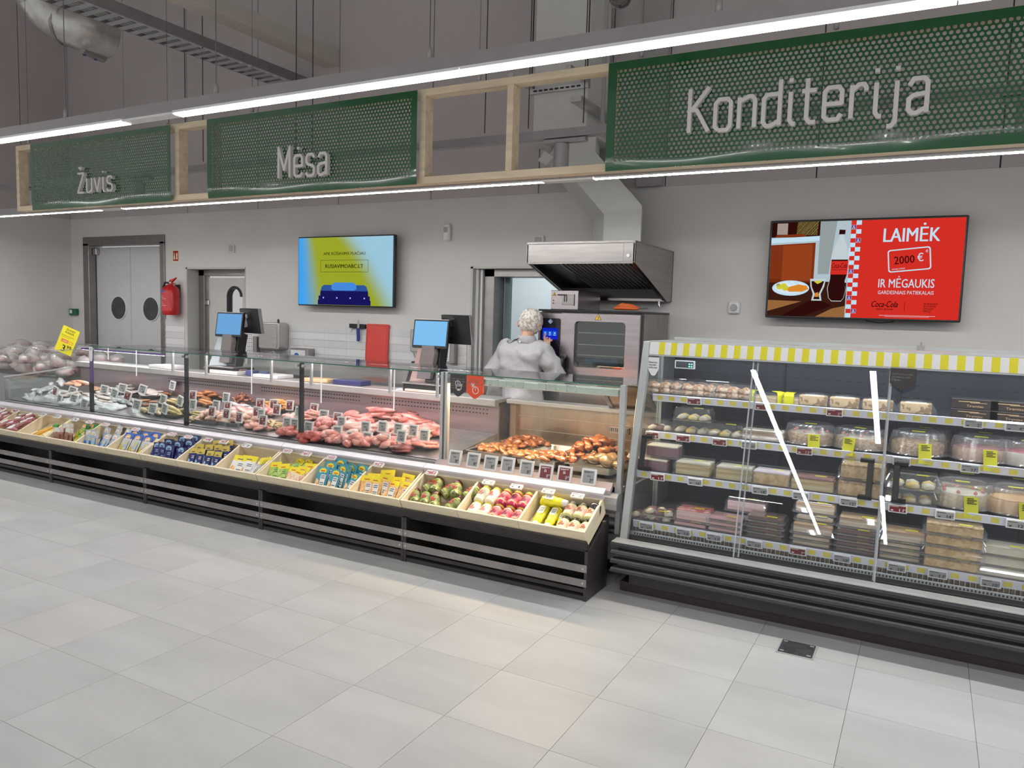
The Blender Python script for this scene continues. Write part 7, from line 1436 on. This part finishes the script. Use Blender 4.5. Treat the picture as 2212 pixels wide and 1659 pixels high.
for s_ in (-1, 1):
    hj = pv(s_*.085, 0, .84, .085, pel); kn = pv(s_*.10, .01, .47, .055, hj); an = pv(s_*.105, -.02, .09, .038, kn); pv(s_*.11, .10, .045, (.035, .04), an)
body = skin_mesh('body', Pv, Pe, Pr_, m_skin, pr)
def lumpo(name, m, loc, *a, **k): o = link(name, lump(name, *a, m, **k), pr); o.location = loc; return o
lumpo('ear', m_skin, (.105, .03, 1.455), .008, .017, .027, .2, 3); lumpo('ear', m_skin, (-.078, .03, 1.455), .008, .017, .027, .2, 4)
o = lumpo('nose', m_skin, (.02, .13, 1.445), .012, .018, .02, .1, 5)
for x in (-.015, .05): MB().lathe([(0, -.008), (.007, -.004), (.008, 0), (.007, .004), (0, .008)], 10).build('eye', m_white, pr, smooth=True).location = (x, .112, 1.485)
MB().box(-.004, .042, .112, .12, 1.405, 1.41).build('mouth', mat('lip', (.5, .2, .18), .5), pr)
# coat: its own surface over trunk and sleeves, wrinkled
Gv = [(0, 0, .52), (0, 0, .75), (0, 0, .95), (0, -.01, 1.12), (0, -.012, 1.24), (0, .0, 1.315), (.005, .005, 1.355), (-.155, -.005, 1.275), (-.235, -.015, 1.16), (-.268, -.02, 1.04), (-.245, .035, .93), (-.205, .095, .85), (.155, -.005, 1.275), (.245, .005, 1.16), (.280, .02, 1.04), (.245, .05, 1.10), (HX+.075, HYv-.045, HZ-.115)]
Ge = [(0, 1), (1, 2), (2, 3), (3, 4), (4, 5), (5, 6), (4, 7), (7, 8), (8, 9), (9, 10), (10, 11), (4, 12), (12, 13), (13, 14), (14, 15), (15, 16)]
Gr = [(.19, .14), (.175, .135), (.165, .125), (.165, .12), (.155, .10), (.085, .07), (.062, .06), .078, .078, .074, .060, .045, .078, .078, .074, .060, .040]
coat = skin_mesh('disposable_coat', Gv, Ge, Gr, m_gown, pr, 2, 3)
tx = bpy.data.textures.new('crease', 'CLOUDS'); tx.noise_scale = .06; tx.noise_depth = 2
dm = coat.modifiers.new('creases', 'DISPLACE'); dm.texture = tx; dm.strength = .026; dm.mid_level = .5; dm.texture_coords = 'LOCAL'
tx2 = bpy.data.textures.new('folds', 'MUSGRAVE') if hasattr(bpy.types, 'MusgraveTexture') else None
if tx2: tx2.noise_scale = .12; dm2 = coat.modifiers.new('folds', 'DISPLACE'); dm2.texture = tx2; dm2.strength = .02; dm2.texture_coords = 'LOCAL'
b = MB(); n_ = 28
ca_ = [(.066*cos(2*pi*i/n_)+.008, .060*sin(2*pi*i/n_)+.008) for i in range(n_)]
b.add([(x*1.22, y*1.22, 1.352) for x, y in ca_]+[(x*1.0, y*1.0, 1.392) for x, y in ca_]+[(x*1.35, y*1.38, 1.335) for x, y in ca_], [(i, (i+1) % n_, (i+1) % n_+n_, i+n_) for i in range(n_)]+[(i+2*n_, (i+1) % n_+2*n_, (i+1) % n_+n_, i+n_) for i in range(n_)])
co = b.build('collar', m_gown, pr, smooth=True); sd = co.modifiers.new('thick', 'SOLIDIFY'); sd.thickness = .003
MB().lathe([(0, 0), (.008, .001), (.008, .004), (0, .005)], 10).build('snap_button', m_white, pr).matrix_local = Matrix.Translation((0, -.082, 1.345)) @ Matrix.Rotation(pi/2, 4, 'X')
m_net = mat('hair_net', (.50, .42, .33), .8, var=.2, scale=55, col2=(.80, .78, .74), lo=.42, hi=.52, bump=1, bscale=110)
me = lump('hair_net', .090, .106, .106, .10, 9, m_net, 4, 9, .0)
for v in me.vertices:
    v.co.z -= .105*0
    q = v.co.z
    if q < .06: k_ = .80+.2*(q/.06); v.co.x *= k_; v.co.y = v.co.y*k_-.018*(1-max(q, 0)/.06)
o = link('hair_net', me, pr); o.location = (.012, .018, 1.395); o.rotation_euler = (radians(-14), radians(6), 0)
for v in me.vertices:
    n_ = noise.noise(Vector(v.co)*70); v.co += v.co.normalized()*n_*.003
m_tr = mat('dark_trousers', (.05, .05, .06), .8)
skin_mesh('trousers', [(0, 0, .80), (-.09, 0, .72), (-.10, .01, .45), (-.105, -.01, .12), (.09, 0, .72), (.10, .01, .45), (.105, -.01, .12)], [(0, 1), (1, 2), (2, 3), (0, 4), (4, 5), (5, 6)], [.13, .10, .075, .06, .10, .075, .06], m_tr, pr)
for s_ in (-1, 1): o = lumpo('shoe', m_white, (s_*.11, .045, 0), .045, .125, .045, .1, 7, flat=.7)
